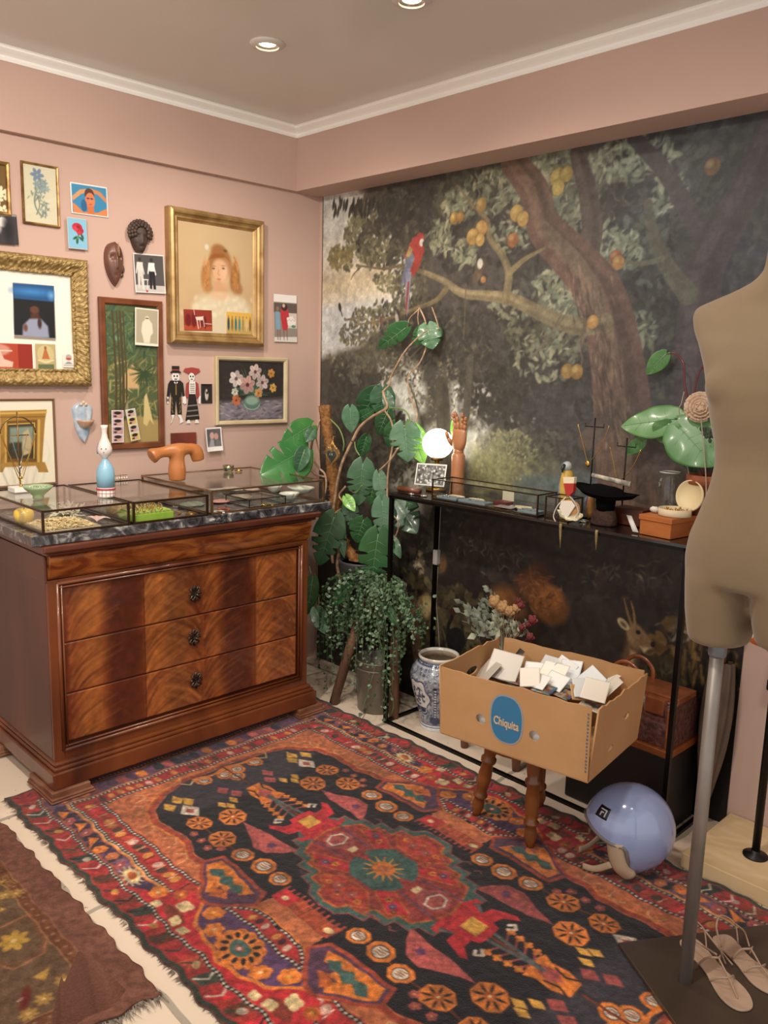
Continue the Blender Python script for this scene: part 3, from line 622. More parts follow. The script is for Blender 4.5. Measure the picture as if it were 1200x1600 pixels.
    for (p0, p1) in [((0.0, 0.464), (0.18, 0.464)), ((0.18, 0.464), (0.10, 0.410)), ((0.10, 0.410), (0.0, 0.410))]:
        ml([p0, p1], 'black', 0.012); n = max(2, int(math.dist(p0, p1) / 0.0155))
        for i in range(n):
            f_ = i / n
            for sa, sb in ((-1, -1), (-1, 1), (1, -1), (1, 1)): c.ell((hw + sa * (p0[0] + (p1[0] - p0[0]) * f_), hh + sb * (p0[1] + (p1[1] - p0[1]) * f_)), 0.0048, 0.0048, K('white'))
    for i in range(9):
        a = -0.11 + i * 0.0275
        for sb in (-1, 1): c.ell((hw + a, hh + sb * 0.437), 0.010, 0.014, K(['crim', 'gold', 'black', 'white'][i % 4]), alpha=0.8)
    ml([(0, 0.398), (0.105, 0.398), (0.19, 0.455), (0.26, 0.475)], 'or', 0.010)
    # ---- black field with stepped salmon corners
    mir([(0, 0), (0.895, 0), (0.885, 0.16), (0.85, 0.27), (0.77, 0.355), (0.69, 0.375), (0.53, 0.36), (0.47, 0.385), (0.36, 0.39), (0.12, 0.39), (0.115, 0.34), (0, 0.34)], 'black')
    ml([(0.905, 0), (0.895, 0.165), (0.86, 0.28), (0.775, 0.37), (0.69, 0.39), (0.53, 0.372), (0.47, 0.40), (0.38, 0.40)], 'brick', 0.020); ml([(0.925, 0), (0.915, 0.17), (0.88, 0.29), (0.79, 0.385), (0.69, 0.405), (0.53, 0.388), (0.48, 0.412)], 'or', 0.007)
    for (a0, b0) in [(0.915, 0.36), (0.85, 0.40), (0.72, 0.43), (0.60, 0.42), (0.94, 0.2), (0.945, 0.05), (0.50, 0.435)]: ml([(a0, b0), (a0 - 0.02, b0 - 0.025), (a0 - 0.05, b0 - 0.015), (a0 - 0.05, b0 + 0.02)], 'cream', 0.004, alpha=0.6)
    mir([(0.895, 0), (0.885, 0.16), (0.85, 0.27), (0.76, 0.35), (0.68, 0.25), (0.66, 0)], '#37333a', alpha=0.75, soft=0.03)
    # side panels with orange and teal zigzags
    mir([(0.12, 0.40), (0.15, 0.345), (0.385, 0.335), (0.405, 0.40), (0.26, 0.497), (0.22, 0.497)], 'pur'); ml([(0.12, 0.40), (0.15, 0.345), (0.385, 0.335), (0.405, 0.40), (0.26, 0.50), (0.22, 0.50), (0.12, 0.40)], 'brick', 0.013)
    mir([(0.165, 0.365), (0.37, 0.348), (0.385, 0.395), (0.27, 0.475), (0.25, 0.45), (0.27, 0.425), (0.23, 0.43), (0.24, 0.40), (0.19, 0.405)], 'or'); mir([(0.19, 0.395), (0.22, 0.375), (0.245, 0.39), (0.275, 0.37), (0.295, 0.39), (0.33, 0.375), (0.36, 0.40), (0.33, 0.42), (0.30, 0.405), (0.28, 0.42), (0.25, 0.405), (0.22, 0.415)], 'teal')
    mir([(0.20, 0.44), (0.235, 0.425), (0.27, 0.44), (0.25, 0.475)], 'dor')
    # brick comb between the panels
    mir([(0, 0.340), (0.125, 0.340), (0.13, 0.285), (0, 0.285)], 'brick'); mir([(0, 0.398), (0.112, 0.398), (0.122, 0.352), (0, 0.352)], 'sal')
    for k in range(12): c_a = -0.125 + k * 0.0227; [c.line([(hw + c_a, hh + sb * 0.288), (hw + c_a, hh + sb * 0.272)], K('brick'), 0.009) for sb in (-1, 1)]
    for sb in (-1, 1):
        c.poly([(hw - 0.125, hh + sb * 0.34), (hw - 0.06, hh + sb * 0.345), (hw - 0.055, hh + sb * 0.288), (hw - 0.12, hh + sb * 0.285)], K('crim')); c.ell((hw - 0.09, hh + sb * 0.315), 0.012, 0.010, K('cream')); c.ell((hw + 0.105, hh + sb * 0.312), 0.016, 0.011, K('cream'))
        for k in range(6): c.line([(hw - 0.04 + k * 0.024, hh + sb * 0.292), (hw - 0.04 + k * 0.024, hh + sb * 0.335)], K('dor'), 0.005)
    def octo(a, b, r, heart='white'):
        for sa, sb in (((1, -1), (1, 1)) if a == 0 else ((-1, -1), (-1, 1), (1, -1), (1, 1))):
            C0 = (hw + sa * a, hh + sb * b)
            c.poly([(C0[0] + r * 1.12 * math.cos((k + 0.5) * math.pi / 4), C0[1] + r * math.sin((k + 0.5) * math.pi / 4)) for k in range(8)], K('or'))
            if heart == 'white':
                c.ell(C0, r * 0.68, r * 0.62, K('black')); c.ell(C0, r * 0.60, r * 0.54, K('white'))
                for k in range(3): c.line([(C0[0] - r * 0.34, C0[1] + (k - 1) * r * 0.24), (C0[0] + r * 0.34, C0[1] + (k - 1) * r * 0.24 + 0.005)], K('brn'), 0.003)
            else:
                for k in range(8): t = (k + .5) * math.pi / 4; c.ell((C0[0] + r * 0.60 * math.cos(t), C0[1] + r * 0.54 * math.sin(t)), r * 0.28, r * 0.08, K('black'), rot=t)
                c.ell(C0, r * 0.32, r * 0.28, K('dor')); c.ell(C0, r * 0.10, r * 0.10, K('cream'))
    ml([(0.66, 0.30), (0.47, 0.28), (0.36, 0.29), (0.265, 0.27), (0.19, 0.265)], 'brn', 0.006)
    octo(0.355, 0.283, 0.036); octo(0.262, 0.268, 0.040); octo(0.175, 0.268, 0.034)
    octo(0.608, 0.285, 0.042, 'dark'); octo(0.475, 0.278, 0.046, 'dark'); octo(0.565, 0.178, 0.050, 'dark')
    for (a, b) in [(0.51, 0.335), (0.56, 0.335), (0.46, 0.34), (0.43, 0.31)]: rosette(a, b, 0.015, 'rose', 'gold', 5)
    # rose coloured pears
    mir([(0.51, 0.17), (0.44, 0.195), (0.37, 0.232), (0.315, 0.225), (0.275, 0.18), (0.25, 0.135), (0.32, 0.145), (0.43, 0.150)], 'rose', noise=0.1); rosette(0.335, 0.185, 0.015, '#5a3050', '#4a3a5c', 5)
    for (a, b) in [(0.85, 0.115), (0.84, 0.03), (0.80, 0.0)]: octo(a, b, 0.033)
    mir([(0.895, 0.0), (0.875, 0.06), (0.885, 0.14), (0.86, 0.16), (0.865, 0.0)], 'or'); ml([(0.87, 0.14), (0.85, 0.17), (0.88, 0.19)], 'cream', 0.006)
    for a, b in [(0.70, 0.262)]: mir([(a + 0.05, b), (a, b + 0.035), (a - 0.05, b), (a, b - 0.035)], 'white'); mir([(a + 0.022, b), (a, b + 0.015), (a - 0.022, b), (a, b - 0.015)], 'rose')
    for (a, b) in [(0.755, 0.235), (0.76, 0.305), (0.79, 0.26)]: mir([(a + 0.04, b), (a, b + 0.022), (a - 0.03, b + 0.004), (a, b - 0.022)], 'gold', noise=0.1)
    for (a, b) in [(0.74, 0.10), (0.69, 0.075)]: mir([(a + 0.035, b), (a, b + 0.024), (a - 0.03, b + 0.004), (a, b - 0.022)], 'rose', noise=0.1)
    for (a, b) in [(0.63, 0.14), (0.655, 0.16), (0.66, 0.11)]: mir([(a + 0.025, b), (a, b + 0.016), (a - 0.03, b), (a, b - 0.014)], 'gold')
    # orange flowering branch along the long axis
    mir([(0.70, 0.0), (0.70, 0.03), (0.65, 0.045), (0.60, 0.04), (0.57, 0.055), (0.56, 0.02), (0.56, 0)], 'or'); mir([(0.66, 0), (0.63, 0.026), (0.58, 0.012), (0.58, 0)], 'rose'); ml([(0.69, 0.035), (0.66, 0.02), (0.62, 0.03)], 'black', 0.006)
    for k in range(4): a = 0.55 - k * 0.032; ml([(a + 0.02, 0.0), (a, 0.035 + 0.003 * k)], 'rose', 0.007); rosette(a, 0.045 + 0.004 * k, 0.014, 'or', 'gold', 4)
    ml([(0.57, 0.0), (0.42, 0.0)], 'brn', 0.01); ml([(0.44, 0.06), (0.455, 0.075), (0.44, 0.09), (0.43, 0.075)], 'white', 0.010); ml([(0.90, 0.0), (0.72, 0.0)], 'brn', 0.008)
    # ---- central medallion: long grey-teal tips, crimson hooked beasts, stepped outline
    ml([(0.60, 0.0), (0.40, 0.02), (0.31, 0.085)], '#4c5250', 0.012)
    st = [(0.36, 0.0), (0.35, 0.05), (0.31, 0.06), (0.315, 0.115), (0.265, 0.12), (0.255, 0.152), (0.20, 0.152), (0.195, 0.185), (0.135, 0.18), (0.14, 0.215), (0.085, 0.222), (0.06, 0.255), (0.0, 0.262)]
    full = lambda P: [(hw - a, hh - b) for a, b in P] + [(hw + a, hh - b) for a, b in reversed(P)] + [(hw + a, hh + b) for a, b in P] + [(hw - a, hh + b) for a, b in reversed(P)]
    c.poly(full(st), K('teal')); ml(st, 'rose', 0.006, alpha=.7)
    mir([(0.425, 0), (0.42, 0.045), (0.395, 0.052), (0.40, 0.085), (0.44, 0.115), (0.42, 0.125), (0.35, 0.10), (0.345, 0.06), (0.30, 0.075), (0.315, 0.10), (0.29, 0.10), (0.275, 0.05), (0.29, 0.0)], 'crim')
    mir([(0.395, 0), (0.395, 0.030), (0.335, 0.030), (0.335, 0)], 'gold')
    ins = [(0.285, 0.0), (0.27, 0.06), (0.250, 0.10), (0.235, 0.125), (0.19, 0.125), (0.18, 0.155), (0.12, 0.155), (0.115, 0.195), (0.06, 0.20), (0.045, 0.232), (0.0, 0.238)]
    c.poly(full(ins), K('#83302a')); ml(ins, 'dor', 0.008)
    mir([(0.05, 0.09), (0.10, 0.055), (0.22, 0.105), (0.16, 0.145)], 'crim'); ml([(0.05, 0.09), (0.16, 0.145), (0.22, 0.105), (0.10, 0.055), (0.05, 0.09)], 'dor', 0.007)
    mir([(0.0, 0.110), (0.06, 0.12), (0.105, 0.16), (0.05, 0.20), (0.0, 0.215)], '#9c3528'); ml([(0.0, 0.112), (0.06, 0.12), (0.11, 0.165), (0.05, 0.205)], 'dor', 0.007)
    for (a, b, r, col, m_) in [(0.12, 0.095, 0.013, 'or', 'navy'), (0.15, 0.110, 0.013, '#4a3a5c', 'gold'), (0.17, 0.125, 0.010, 'brn', 'gold'), (0.03, 0.16, 0.018, 'rose', 'gold'), (0.065, 0.17, 0.013, 'or', 'crim'), (0.0, 0.19, 0.02, 'brick', 'or')]: rosette(a, b, r, col, m_, 5)
    for k in range(40):
        a = g.random() * 0.22; b = 0.07 + g.random() * 0.15; sa, sb = g.choice((-1, 1)), g.choice((-1, 1)); c.line([(hw + sa * a, hh + sb * b), (hw + sa * (a + 0.012), hh + sb * (b + 0.012)), (hw + sa * (a + 0.026), hh + sb * (b + 0.002))], K(g.choice(['dor', 'rose', 'brn', '#5a3a4c'])), 0.005, alpha=.8)
    mir([(0.265, 0.0), (0.25, 0.04), (0.20, 0.055), (0.17, 0.03), (0.12, 0.0)], 'rose'); ml([(0.25, 0.0), (0.235, 0.032), (0.205, 0.034), (0.19, 0.0)], 'white', 0.007); mir([(0.155, 0), (0.155, 0.016), (0.13, 0.016), (0.13, 0)], 'cream'); ml([(0.27, 0.062), (0.12, 0.045)], '#5a3a4c', 0.008)
    mir([(0.0, 0.098), (0.05, 0.10), (0.095, 0.06), (0.11, 0.02), (0.05, 0.0), (0, 0)], 'teal')
    for k in range(14): t = k * math.pi / 7; c.line([(hw, hh), (hw + 0.068 * math.cos(t), hh + 0.058 * math.sin(t))], K('or' if k % 2 else 'gold'), 0.010, 0.005)
    c.ell((hw, hh), 0.040, 0.034, K('or')); c.poly([(hw - 0.030, hh), (hw, hh + 0.022), (hw + 0.030, hh), (hw, hh - 0.022)], K('sal'))
    c.grain(0.30, 3, 21, 2); c.grain(0.22, 50, 22, 3)
    nz = vnoise(c.ny + 1, c.nx + 1, 7, 31, 3)
    # wavy selvage so that the long edges are not ruler straight
    def warp(X, Y):
        e = 0.006 * np.sin(X * 23) + 0.004 * np.sin(X * 71 + 1); return X + 0.006 * np.sin(Y * 31) * np.abs(X / W - 0.5) * 2, Y + e * np.abs(Y / H - 0.5) * 2
    o = c.build('oriental_rug', paint_mat('rug_pile', 0.95, 0.15, bump=(260, 0.6), sheen=0.25, grain=(230, 0.22)), bend=lambda u_, v_: nz * 0.003, warp=warp, thick=0.007)
    tag(o, 'large red and black patterned oriental rug with teal and crimson centre medallion', 'rug')
    # fringe tufts along the near long edge
    fr = MB(); g2 = random.Random(5)
    for i in range(620):
        x = X0 + g2.random() * (X1 - X0); sgn = -1 if g2.random() < 0.55 else 1; y = Y0 if sgn < 0 else Y1
        d = 0.006 + 0.012 * g2.random(); dx = g2.gauss(0, 0.006); w_ = 0.0022
        fr.add([(x - w_, y - sgn * 0.006, 0.004), (x + w_, y - sgn * 0.006, 0.004), (x + dx, y + sgn * d, 0.002)], [(0, 1, 2)])
    fr.build('fringe', mat('fringe_wool', '#2f3a2e', 0.9, col2='#8a7a66', scale=30), o)['kind'] = 'stuff'
make_rug()
def make_brown_rug():
    Y1 = 0.912; X1 = -1.672; X0 = -3.2; Y0 = 0.25
    c = Canvas((X0, Y0, 0.007), (X1, Y0, 0.007), (X0, Y1, 0.007), 0.005, '#6e4a3e')
    P = c.p; g = random.Random(3)
    W, H = c.w, c.h
    def band(d, col, w_): c.line([(0, H - d), (W - d, H - d), (W - d, 0)], col, w_)
    c.poly([(0, 0), (W - 0.115, 0), (W - 0.115, H - 0.115), (0, H - 0.115)], '#5c4838')
    band(0.092, '#8e6247', 0.003); band(0.125, '#8e6247', 0.003); band(0.108, '#63402f', 0.028)
    for i in range(60): c.ell((W - 0.11 - i * 0.035, H - 0.108), 0.004, 0.004, '#8a6a50')
    for i in range(20): c.ell((W - 0.108, H - 0.13 - i * 0.035), 0.004, 0.004, '#8a6a50')
    c.line(c.pp([(0, 1450), (45, 1428), (75, 1468), (68, 1490), (20, 1515), (0, 1508)]), '#8c5c40', 0.006)
    c.line(c.pp([(0, 1456), (42, 1436), (69, 1470), (63, 1486), (18, 1508), (0, 1502)]), '#6b4430', 0.004)
    def fl(px, py, r, col='#9a7a45'):
        a, b = P(px, py)
        for k in range(7): t = k * 2 * math.pi / 7; c.ell((a + r * 0.55 * math.cos(t), b + r * 0.55 * math.sin(t)), r * 0.42, r * 0.24, col, rot=t)
        c.ell((a, b), r * 0.18, r * 0.18, '#c0a06a')
    fl(21, 1470, 0.045, '#a8843f')
    for (x, y) in [(101, 1531), (68, 1560), (45, 1585), (127, 1563), (8, 1398), (25, 1396)]: fl(x, y, 0.024, '#93733f')
    for pts in [[(50, 1527), (77, 1512), (72, 1532)], [(0, 1418), (0, 1425), (10, 1420)], [(14, 1372), (0, 1378), (2, 1382)]]: c.poly(c.pp(pts), '#a07c40')
    for (x, y) in [(14, 1375), (135, 1535), (160, 1562)]:
        a, b = P(x, y)
        for k in range(4): c.line([(a - 0.03, b - 0.02 + k * 0.012), (a + 0.03, b - 0.02 + k * 0.012)], '#8a6a3c', 0.004)
    c.ell(P(40, 1560), 0.04, 0.012, '#5f2a24', rot=-0.5, soft=0.01); c.line(c.pp([(28, 1565), (36, 1560)]), '#c0b0a0', 0.004)
    c.grain(0.18, 3, 41, 2); c.grain(0.14, 30, 42, 3)
    def warp(X, Y): return X + 0.006 * np.sin(Y * 60) * (X / W) ** 8, Y + (0.005 * np.sin(X * 37) + 0.003 * np.sin(X * 90)) * (Y / H) ** 4
    def bend(u_, v_): return 0.012 * np.clip((u_ - 0.96) / 0.04, 0, 1) * (0.5 + 0.5 * np.sin(v_ * 9 + 1.2))
    o = c.build('brown_rug', paint_mat('brown_pile', 0.95, 0.15, bump=(200, 0.5), grain=(160, 0.15)), bend=bend, warp=warp, thick=0.006)
    tag(o, 'dark brown worn rug with small ochre flowers at the lower left', 'rug')
    fr = MB(); g2 = random.Random(6)
    for i in range(240):
        y = Y0 + g2.random() * (Y1 - Y0); d = 0.02 + 0.03 * g2.random(); dy = g2.gauss(0, 0.012)
        fr.add([(X1 - 0.006, y - 0.002, 0.009), (X1 - 0.006, y + 0.002, 0.009), (X1 + d, y + dy, 0.003)], [(0, 1, 2)])
    fr.build('fringe', mat('grey_fringe', '#8c8478', 0.9, col2='#4a4038', scale=60), o)['kind'] = 'stuff'
make_brown_rug()
# ================================================================ chest of drawers
def wood_mat(name, c0, c1, scale=3.0, stretch=(1, 1, 1), rough=0.28, coat=0.35, dist=1.5, wave=7.0, axis='Z'):
    if name in MATS: return MATS[name]
    m = mat(name, c0, rough, coat=coat, col2=c1, scale=scale, detail=7, distort=dist, stretch=stretch, cr=(0.38, 0.66)); return m
M_MAH = wood_mat('mahogany', '#421c10', '#7c4220', 2.2, (1, 1, 0.35), 0.3, 0.4)
M_MAHD = wood_mat('dark_mahogany', '#3f1c12', '#5c2d1b', 1.6, (1, 1, 0.3), 0.33, 0.3)
M_MAHF = wood_mat('frieze_mahogany', '#6e3214', '#b06a2c', 3.0, (1.2, 1.2, 5), 0.25, 0.5, dist=2.5)
def marble():
    m = mat('veined_marble', '#26262a', 0.18, coat=0.3); nt = m.node_tree; b = nt.nodes['Principled BSDF']; tc = nt.nodes.new('ShaderNodeTexCoord')
    n = nt.nodes.new('ShaderNodeTexNoise'); n.inputs['Scale'].default_value = 9; n.inputs['Detail'].default_value = 9; n.inputs['Distortion'].default_value = 3.2; n.inputs['Roughness'].default_value = 0.65
    r = nt.nodes.new('ShaderNodeValToRGB'); e = r.color_ramp.elements; e[0].position = 0.40; e[0].color = (*lin('#242427'), 1); e[1].position = 0.72; e[1].color = (*lin('#e6e2dc'), 1)
    e2 = e.new(0.53); e2.color = (*lin('#4c4c50'), 1); e3 = e.new(0.62); e3.color = (*lin('#8c8a88'), 1)
    nt.links.new(tc.outputs['Object'], n.inputs['Vector']); nt.links.new(n.outputs[0], r.inputs[0]); nt.links.new(r.outputs[0], b.inputs['Base Color']); return m
M_MARBLE = marble()
def drawer_front(z0, z1, parent, seed):
    y0, y1, x = 1.168, 2.205, -2.779
    c = Canvas((x, y0, z0), (x, y1, z0), (x, y0, z1), 0.005, '#74391d'); H = c.h; W = c.w; g = random.Random(seed)
    b = [0, 0.30, 0.525, 0.70, 0.785, 1.0]
    tones = [('#9a5629', '#5b2a17'), ('#a05d2c', '#67341d'), ('#7a3d1e', '#8f5028'), ('#5b2b1a', '#48251a'), ('#9c5a2b', '#74401f')]
    c.poly([(0, 0), (W * .3, 0), (W * .3, H), (0, H)], '#6b3219'); c.poly([(W * .3, 0), (W * .55, 0), (W * .55, H), (W * .3, H)], '#94532a'); c.poly([(W * .55, 0), (W * .79, 0), (W * .79, H), (W * .55, H)], '#5f2c18'); c.poly([(W * .79, 0), (W, 0), (W, H), (W * .79, H)], '#8f4e27')
    for (cx, w_, col, al) in [(0.10, 0.055, '#a05f2e', .9), (0.22, 0.07, '#4c2416', .8), (0.36, 0.05, '#a8642f', .7), (0.44, 0.06, '#6e4326', .75), (0.52, 0.03, '#5a2815', .8), (0.60, 0.03, '#9b5a2a', .8), (0.69, 0.06, '#4a261c', .8), (0.83, 0.04, '#a6622f', .8), (0.92, 0.05, '#6d3a1f', .7)]:
        c.ell((cx * W, H * (0.45 + 0.1 * g.random())), w_ * W, H * 0.75, col, rot=g.gauss(0, 0.1), alpha=al, soft=0.05)
    # feathered flame strokes fanning up from each match line
    for (cx, sgn) in [(0.02, 1), (0.53, -1), (0.55, 1), (0.30, 1), (0.80, 1), (0.99, -1)]:
        for k in range(44):
            t = g.random(); x0 = cx * W; z = -0.3 * H + t * 1.2 * H; L = W * (0.04 + 0.15 * g.random())
            pts = [(x0 + sgn * L * q, z + H * 0.55 * q ** 0.6) for q in (0, 0.25, 0.5, 0.75, 1)]
            lo, hi = max(b_ for b_ in (0, 0.30, 0.54, 0.79) if b_ <= cx + 1e-6 or b_ == 0), 1
            c.line(pts, g.choice(['#b9743a', '#54281a', '#8a4a24', '#4a2115', '#c07d3e']), 0.006, 0.002, alpha=0.33, soft=0.012)
    c.line([(W * .3, 0), (W * .3, H)], '#3a1a10', 0.003, alpha=.8); c.line([(W * .79, 0), (W * .79, H)], '#3a1a10', 0.003, alpha=.8)
    c.grain(0.14, 5, seed + 3, 3); c.grain(0.2, 40, seed + 5, 4)
    d = c.build('drawer', paint_mat('flame_veneer', 0.26, 0.5, coat=0.4, grain=(60, 0.10)), parent, thick=0.018)
    return d
def chest():
    t = wthing('chest_of_drawers', 'mahogany chest of drawers with flame veneer and three pierced keyhole plates', 'chest of drawers', (-3.04, 1.7, 0))
    yL, yR, xF, xB = 1.115, 2.262, -2.772, -3.318
    m = MB(); m.box((xB, yL, 0.115), (xF - 0.012, yR, 0.905)); m.build('body', M_MAHD, t, bevel=0.003)
    # face frame with a moulded inner edge
    fr = MB()
    def fbox(y0, y1, z0, z1, d): fr.box((xF - 0.0125, y0, z0), (xF + d, y1, z1))
    fbox(yL, 1.155, 0.12, 0.80, 0.0); fbox(2.222, yR, 0.12, 0.80, 0.0); fbox(1.155, 2.222, 0.12, 0.165, 0.0); fbox(1.155, 2.222, 0.785, 0.80, 0.0)
    fr.build('face_frame', M_MAH, t, bevel=0.002)
    bd = MB()
    for (a, b_) in [((1.150, 0.170), (1.150, 0.785)), ((2.226, 0.170), (2.226, 0.785)), ((1.150, 0.172), (2.226, 0.172)), ((1.150, 0.785), (2.226, 0.785))]:
        for q, r_ in ((0, 0.007), (0.014, 0.004)):
            s1 = 1 if a[0] < 1.7 else -1; s2 = 1 if a[1] < 0.5 else -1
            if a[0] == b_[0]: bd.tube([(xF + 0.001, a[0] + q * s1, a[1]), (xF + 0.001, b_[0] + q * s1, b_[1])], r_, 8)
            else: bd.tube([(xF + 0.001, a[0], a[1] + q * s2), (xF + 0.001, b_[0], b_[1] + q * s2)], r_, 8)
    bd.build('bead_moulding', M_MAH, t)
    keys = [(303, 927), (302, 995), (305, 1062)]
    ky = [1.694, 1.688, 1.694]; kz = [0.655, 0.478, 0.297]
    for k, (z0, z1) in enumerate([(0.567, 0.765), (0.378, 0.562), (0.197, 0.373)]):
        d = drawer_front(z0, z1, t, 20 + k)
        e = MB(); cy, cz = ky[k], kz[k]; x = xF - 0.003
        e.prism([(0.006 * math.cos(a), 0.011 * math.sin(a)) for a in np.linspace(0, 2 * math.pi, 14)[:-1]], 0, 0.004, (x, cy, cz), (0, 1, 0), (0, 0, 1))
        for sy in (-1, 1):
            for sz in (-1, 1):
                e.tube([(x + 0.003, cy + sy * 0.006, cz + sz * 0.004), (x + 0.004, cy + sy * 0.016, cz + sz * 0.010), (x + 0.004, cy + sy * 0.022, cz + sz * 0.022), (x + 0.003, cy + sy * 0.014, cz + sz * 0.026), (x + 0.003, cy + sy * 0.008, cz + sz * 0.018)], 0.0032, 6)
                e.tube([(x + 0.003, cy, cz + sz * 0.010), (x + 0.003, cy + sy * 0.006, cz + sz * 0.022), (x + 0.003, cy, cz + sz * 0.034)], 0.003, 6)
            e.tube([(x + 0.003, cy + sy * 0.008, cz), (x + 0.004, cy + sy * 0.022, cz + 0.004), (x + 0.003, cy + sy * 0.026, cz - 0.004)], 0.003, 6)
        e.build('keyhole_plate', mat('aged_brass', '#6d665c', 0.35, 0.8, col2='#2c2824', scale=90), d)
    # long frieze drawer with an ogee front
    prof = [(-0.006, 0.800), (0.004, 0.806), (0.012, 0.818), (0.020, 0.840), (0.026, 0.862), (0.030, 0.882), (0.026, 0.890), (0.0, 0.892)]
    f = MB(); P = [[(xF + q, y, z) for q, z in prof] for y in (yL + 0.004, yR - 0.004)]
    f.sheet(P); k = len(prof); f.add(P[0] + [(xF - 0.012, yL + 0.004, 0.892), (xF - 0.012, yL + 0.004, 0.80)], [tuple(range(k + 2))]); f.add(P[1] + [(xF - 0.012, yR - 0.004, 0.892), (xF - 0.012, yR - 0.004, 0.80)], [tuple(range(k + 2))])
    fz = f.build('frieze_drawer', M_MAHF, t)
    kh = MB(); kh.prism([(0.004 * math.cos(a), 0.006 * math.sin(a)) for a in np.linspace(0, 2 * math.pi, 10)[:-1]], 0, 0.003, (xF + 0.024, 1.705, 0.872), (0, 1, 0), (0, 0, 1)); kh.build('keyhole', mat('dark_hole', '#120c08', 0.6), fz)
    cn = MB(); cn.box((xB, yL - 0.012, 0.892), (xF + 0.040, yR + 0.012, 0.906)); cn.box((xB, yL - 0.028, 0.906), (xF + 0.055, yR + 0.03, 0.930)); cn.build('cornice', M_MAHD, t, bevel=0.006)
    sd = MB(); sd.box((xB + 0.02, yL - 0.006, 0.79), (xF, yL + 0.004, 0.886)); sd.build('side_frieze', M_MAHD, t, bevel=0.004)
    # plinth with stepped moulding, and block feet
    p = MB(); p.box((xB, yL - 0.006, 0.122), (xF + 0.016, yR + 0.012, 0.136)); p.box((xB, yL - 0.012, 0.108), (xF + 0.026, yR + 0.02, 0.122)); p.box((xB, yL - 0.022, 0.046), (xF + 0.036, yR + 0.03, 0.108)); p.build('plinth', M_MAH, t, bevel=0.005)
    M_FOOT = mat('worn_foot_wood', '#8a5f48', 0.4, coat=0.2, col2='#6a3f2b', scale=12)
    for (fx0, fx1, fy0, fy1) in [(-2.93, -2.708, 1.072, 1.235), (-2.93, -2.708, 2.175, 2.33), (-3.318, -3.20, 1.072, 1.2)]:
        q = MB(); q.box((fx0, fy0, 0.0115), (fx1, fy1, 0.018)); q.box((fx0, fy0 + 0.010, 0.020), (fx1 - 0.016, fy1 - 0.012, 0.0455)); q.box((fx0, fy0 + 0.004, 0.018), (fx1 - 0.006, fy1 - 0.004, 0.026)); q.build('foot', M_FOOT, t, bevel=0.003)
    mt = MB(); mt.box((xB + 0.0, 1.058, 0.9305), (-2.735, 2.362, 0.966)); mt.build('marble_top', M_MARBLE, t, bevel=0.004)['label'] = 'black and white veined marble top'
chest()
TOP = 0.9665
M_GLASS = glass_mat()
M_BRASSD = mat('dark_brass', '#4a3626', 0.3, 0.85)
M_BRASSL = mat('pale_brass', '#a08060', 0.28, 0.9)
def glass_case(label, x0, x1, y0, y1, z0, z1, m, r=0.0035, group=None, bottom=True, name='glass_display_case'):
    t = wthing(name, label, 'display case', ((x0 + x1) / 2, (y0 + y1) / 2, z0), group)
    e = MB()
    for (a, b) in [((x0, y0), (x1, y0)), ((x1, y0), (x1, y1)), ((x1, y1), (x0, y1)), ((x0, y1), (x0, y0))]:
        for z in (z0 + r, z1 - r): e.box((min(a[0], b[0]) - r, min(a[1], b[1]) - r, z - r), (max(a[0], b[0]) + r, max(a[1], b[1]) + r, z + r))
    for x in (x0, x1):
        for y in (y0, y1): e.box((x - r * 1.1, y - r * 1.1, z0), (x + r * 1.1, y + r * 1.1, z1))
    e.build('metal_edges', m, t)
    th = 0.001; e = 0.002
    for (n_, a, b) in [('top_pane', (x0 + e, y0 + e, z1 - 0.004), (x1 - e, y1 - e, z1 - 0.002)), ('pane', (x1 - th, y0 + e, z0 + e), (x1 + th, y1 - e, z1 - e)), ('pane', (x0 - th, y0 + e, z0 + e), (x0 + th, y1 - e, z1 - e)), ('pane', (x0 + e, y0 - th, z0 + e), (x1 - e, y0 + th, z1 - e)), ('pane', (x0 + e, y1 - th, z0 + e), (x1 - e, y1 + th, z1 - e))]:
        MB().box(a, b).build(n_, M_GLASS, t)
    return t
glass_case('large glass jewellery case with dark edges holding apple, coral and straw, leftmost on the chest', -3.285, -2.745, 1.100, 1.408, TOP, 1.050, M_BRASSD)
glass_case('middle glass jewellery case on the chest with a green box of rings inside', -3.285, -2.748, 1.430, 1.738, TOP, 1.048, M_BRASSD)
glass_case('wide brass-edged glass case with shells inside, at the plant end of the chest', -3.30, -2.752, 1.762, 2.330, TOP, 1.062, M_BRASSL)
glass_case('small low glass box in front of the white shells', -2.96, -2.79, 1.965, 2.150, TOP + 0.001, TOP + 0.036, M_BRASSD, 0.0015, name='glass_box')
# ---------------------------------------------------------------- things inside and on the cases
def rough_ball(c, r, sc=(1, 1, 1), seed=1, n=16, m_=10, amp=0.15):
    mb = MB(); mb.ball((0, 0, 0), r, n, m_, sc=sc); g = random.Random(seed); d = {}
    out = []
    for p in mb.v:
        k = (round(p[0], 5), round(p[1], 5), round(p[2], 5))
        if k not in d: d[k] = 1 + amp * (g.random() - 0.5) * 2
        out.append(tuple(c[i] + p[i] * d[k] for i in range(3)))
    mb.v = out; return mb
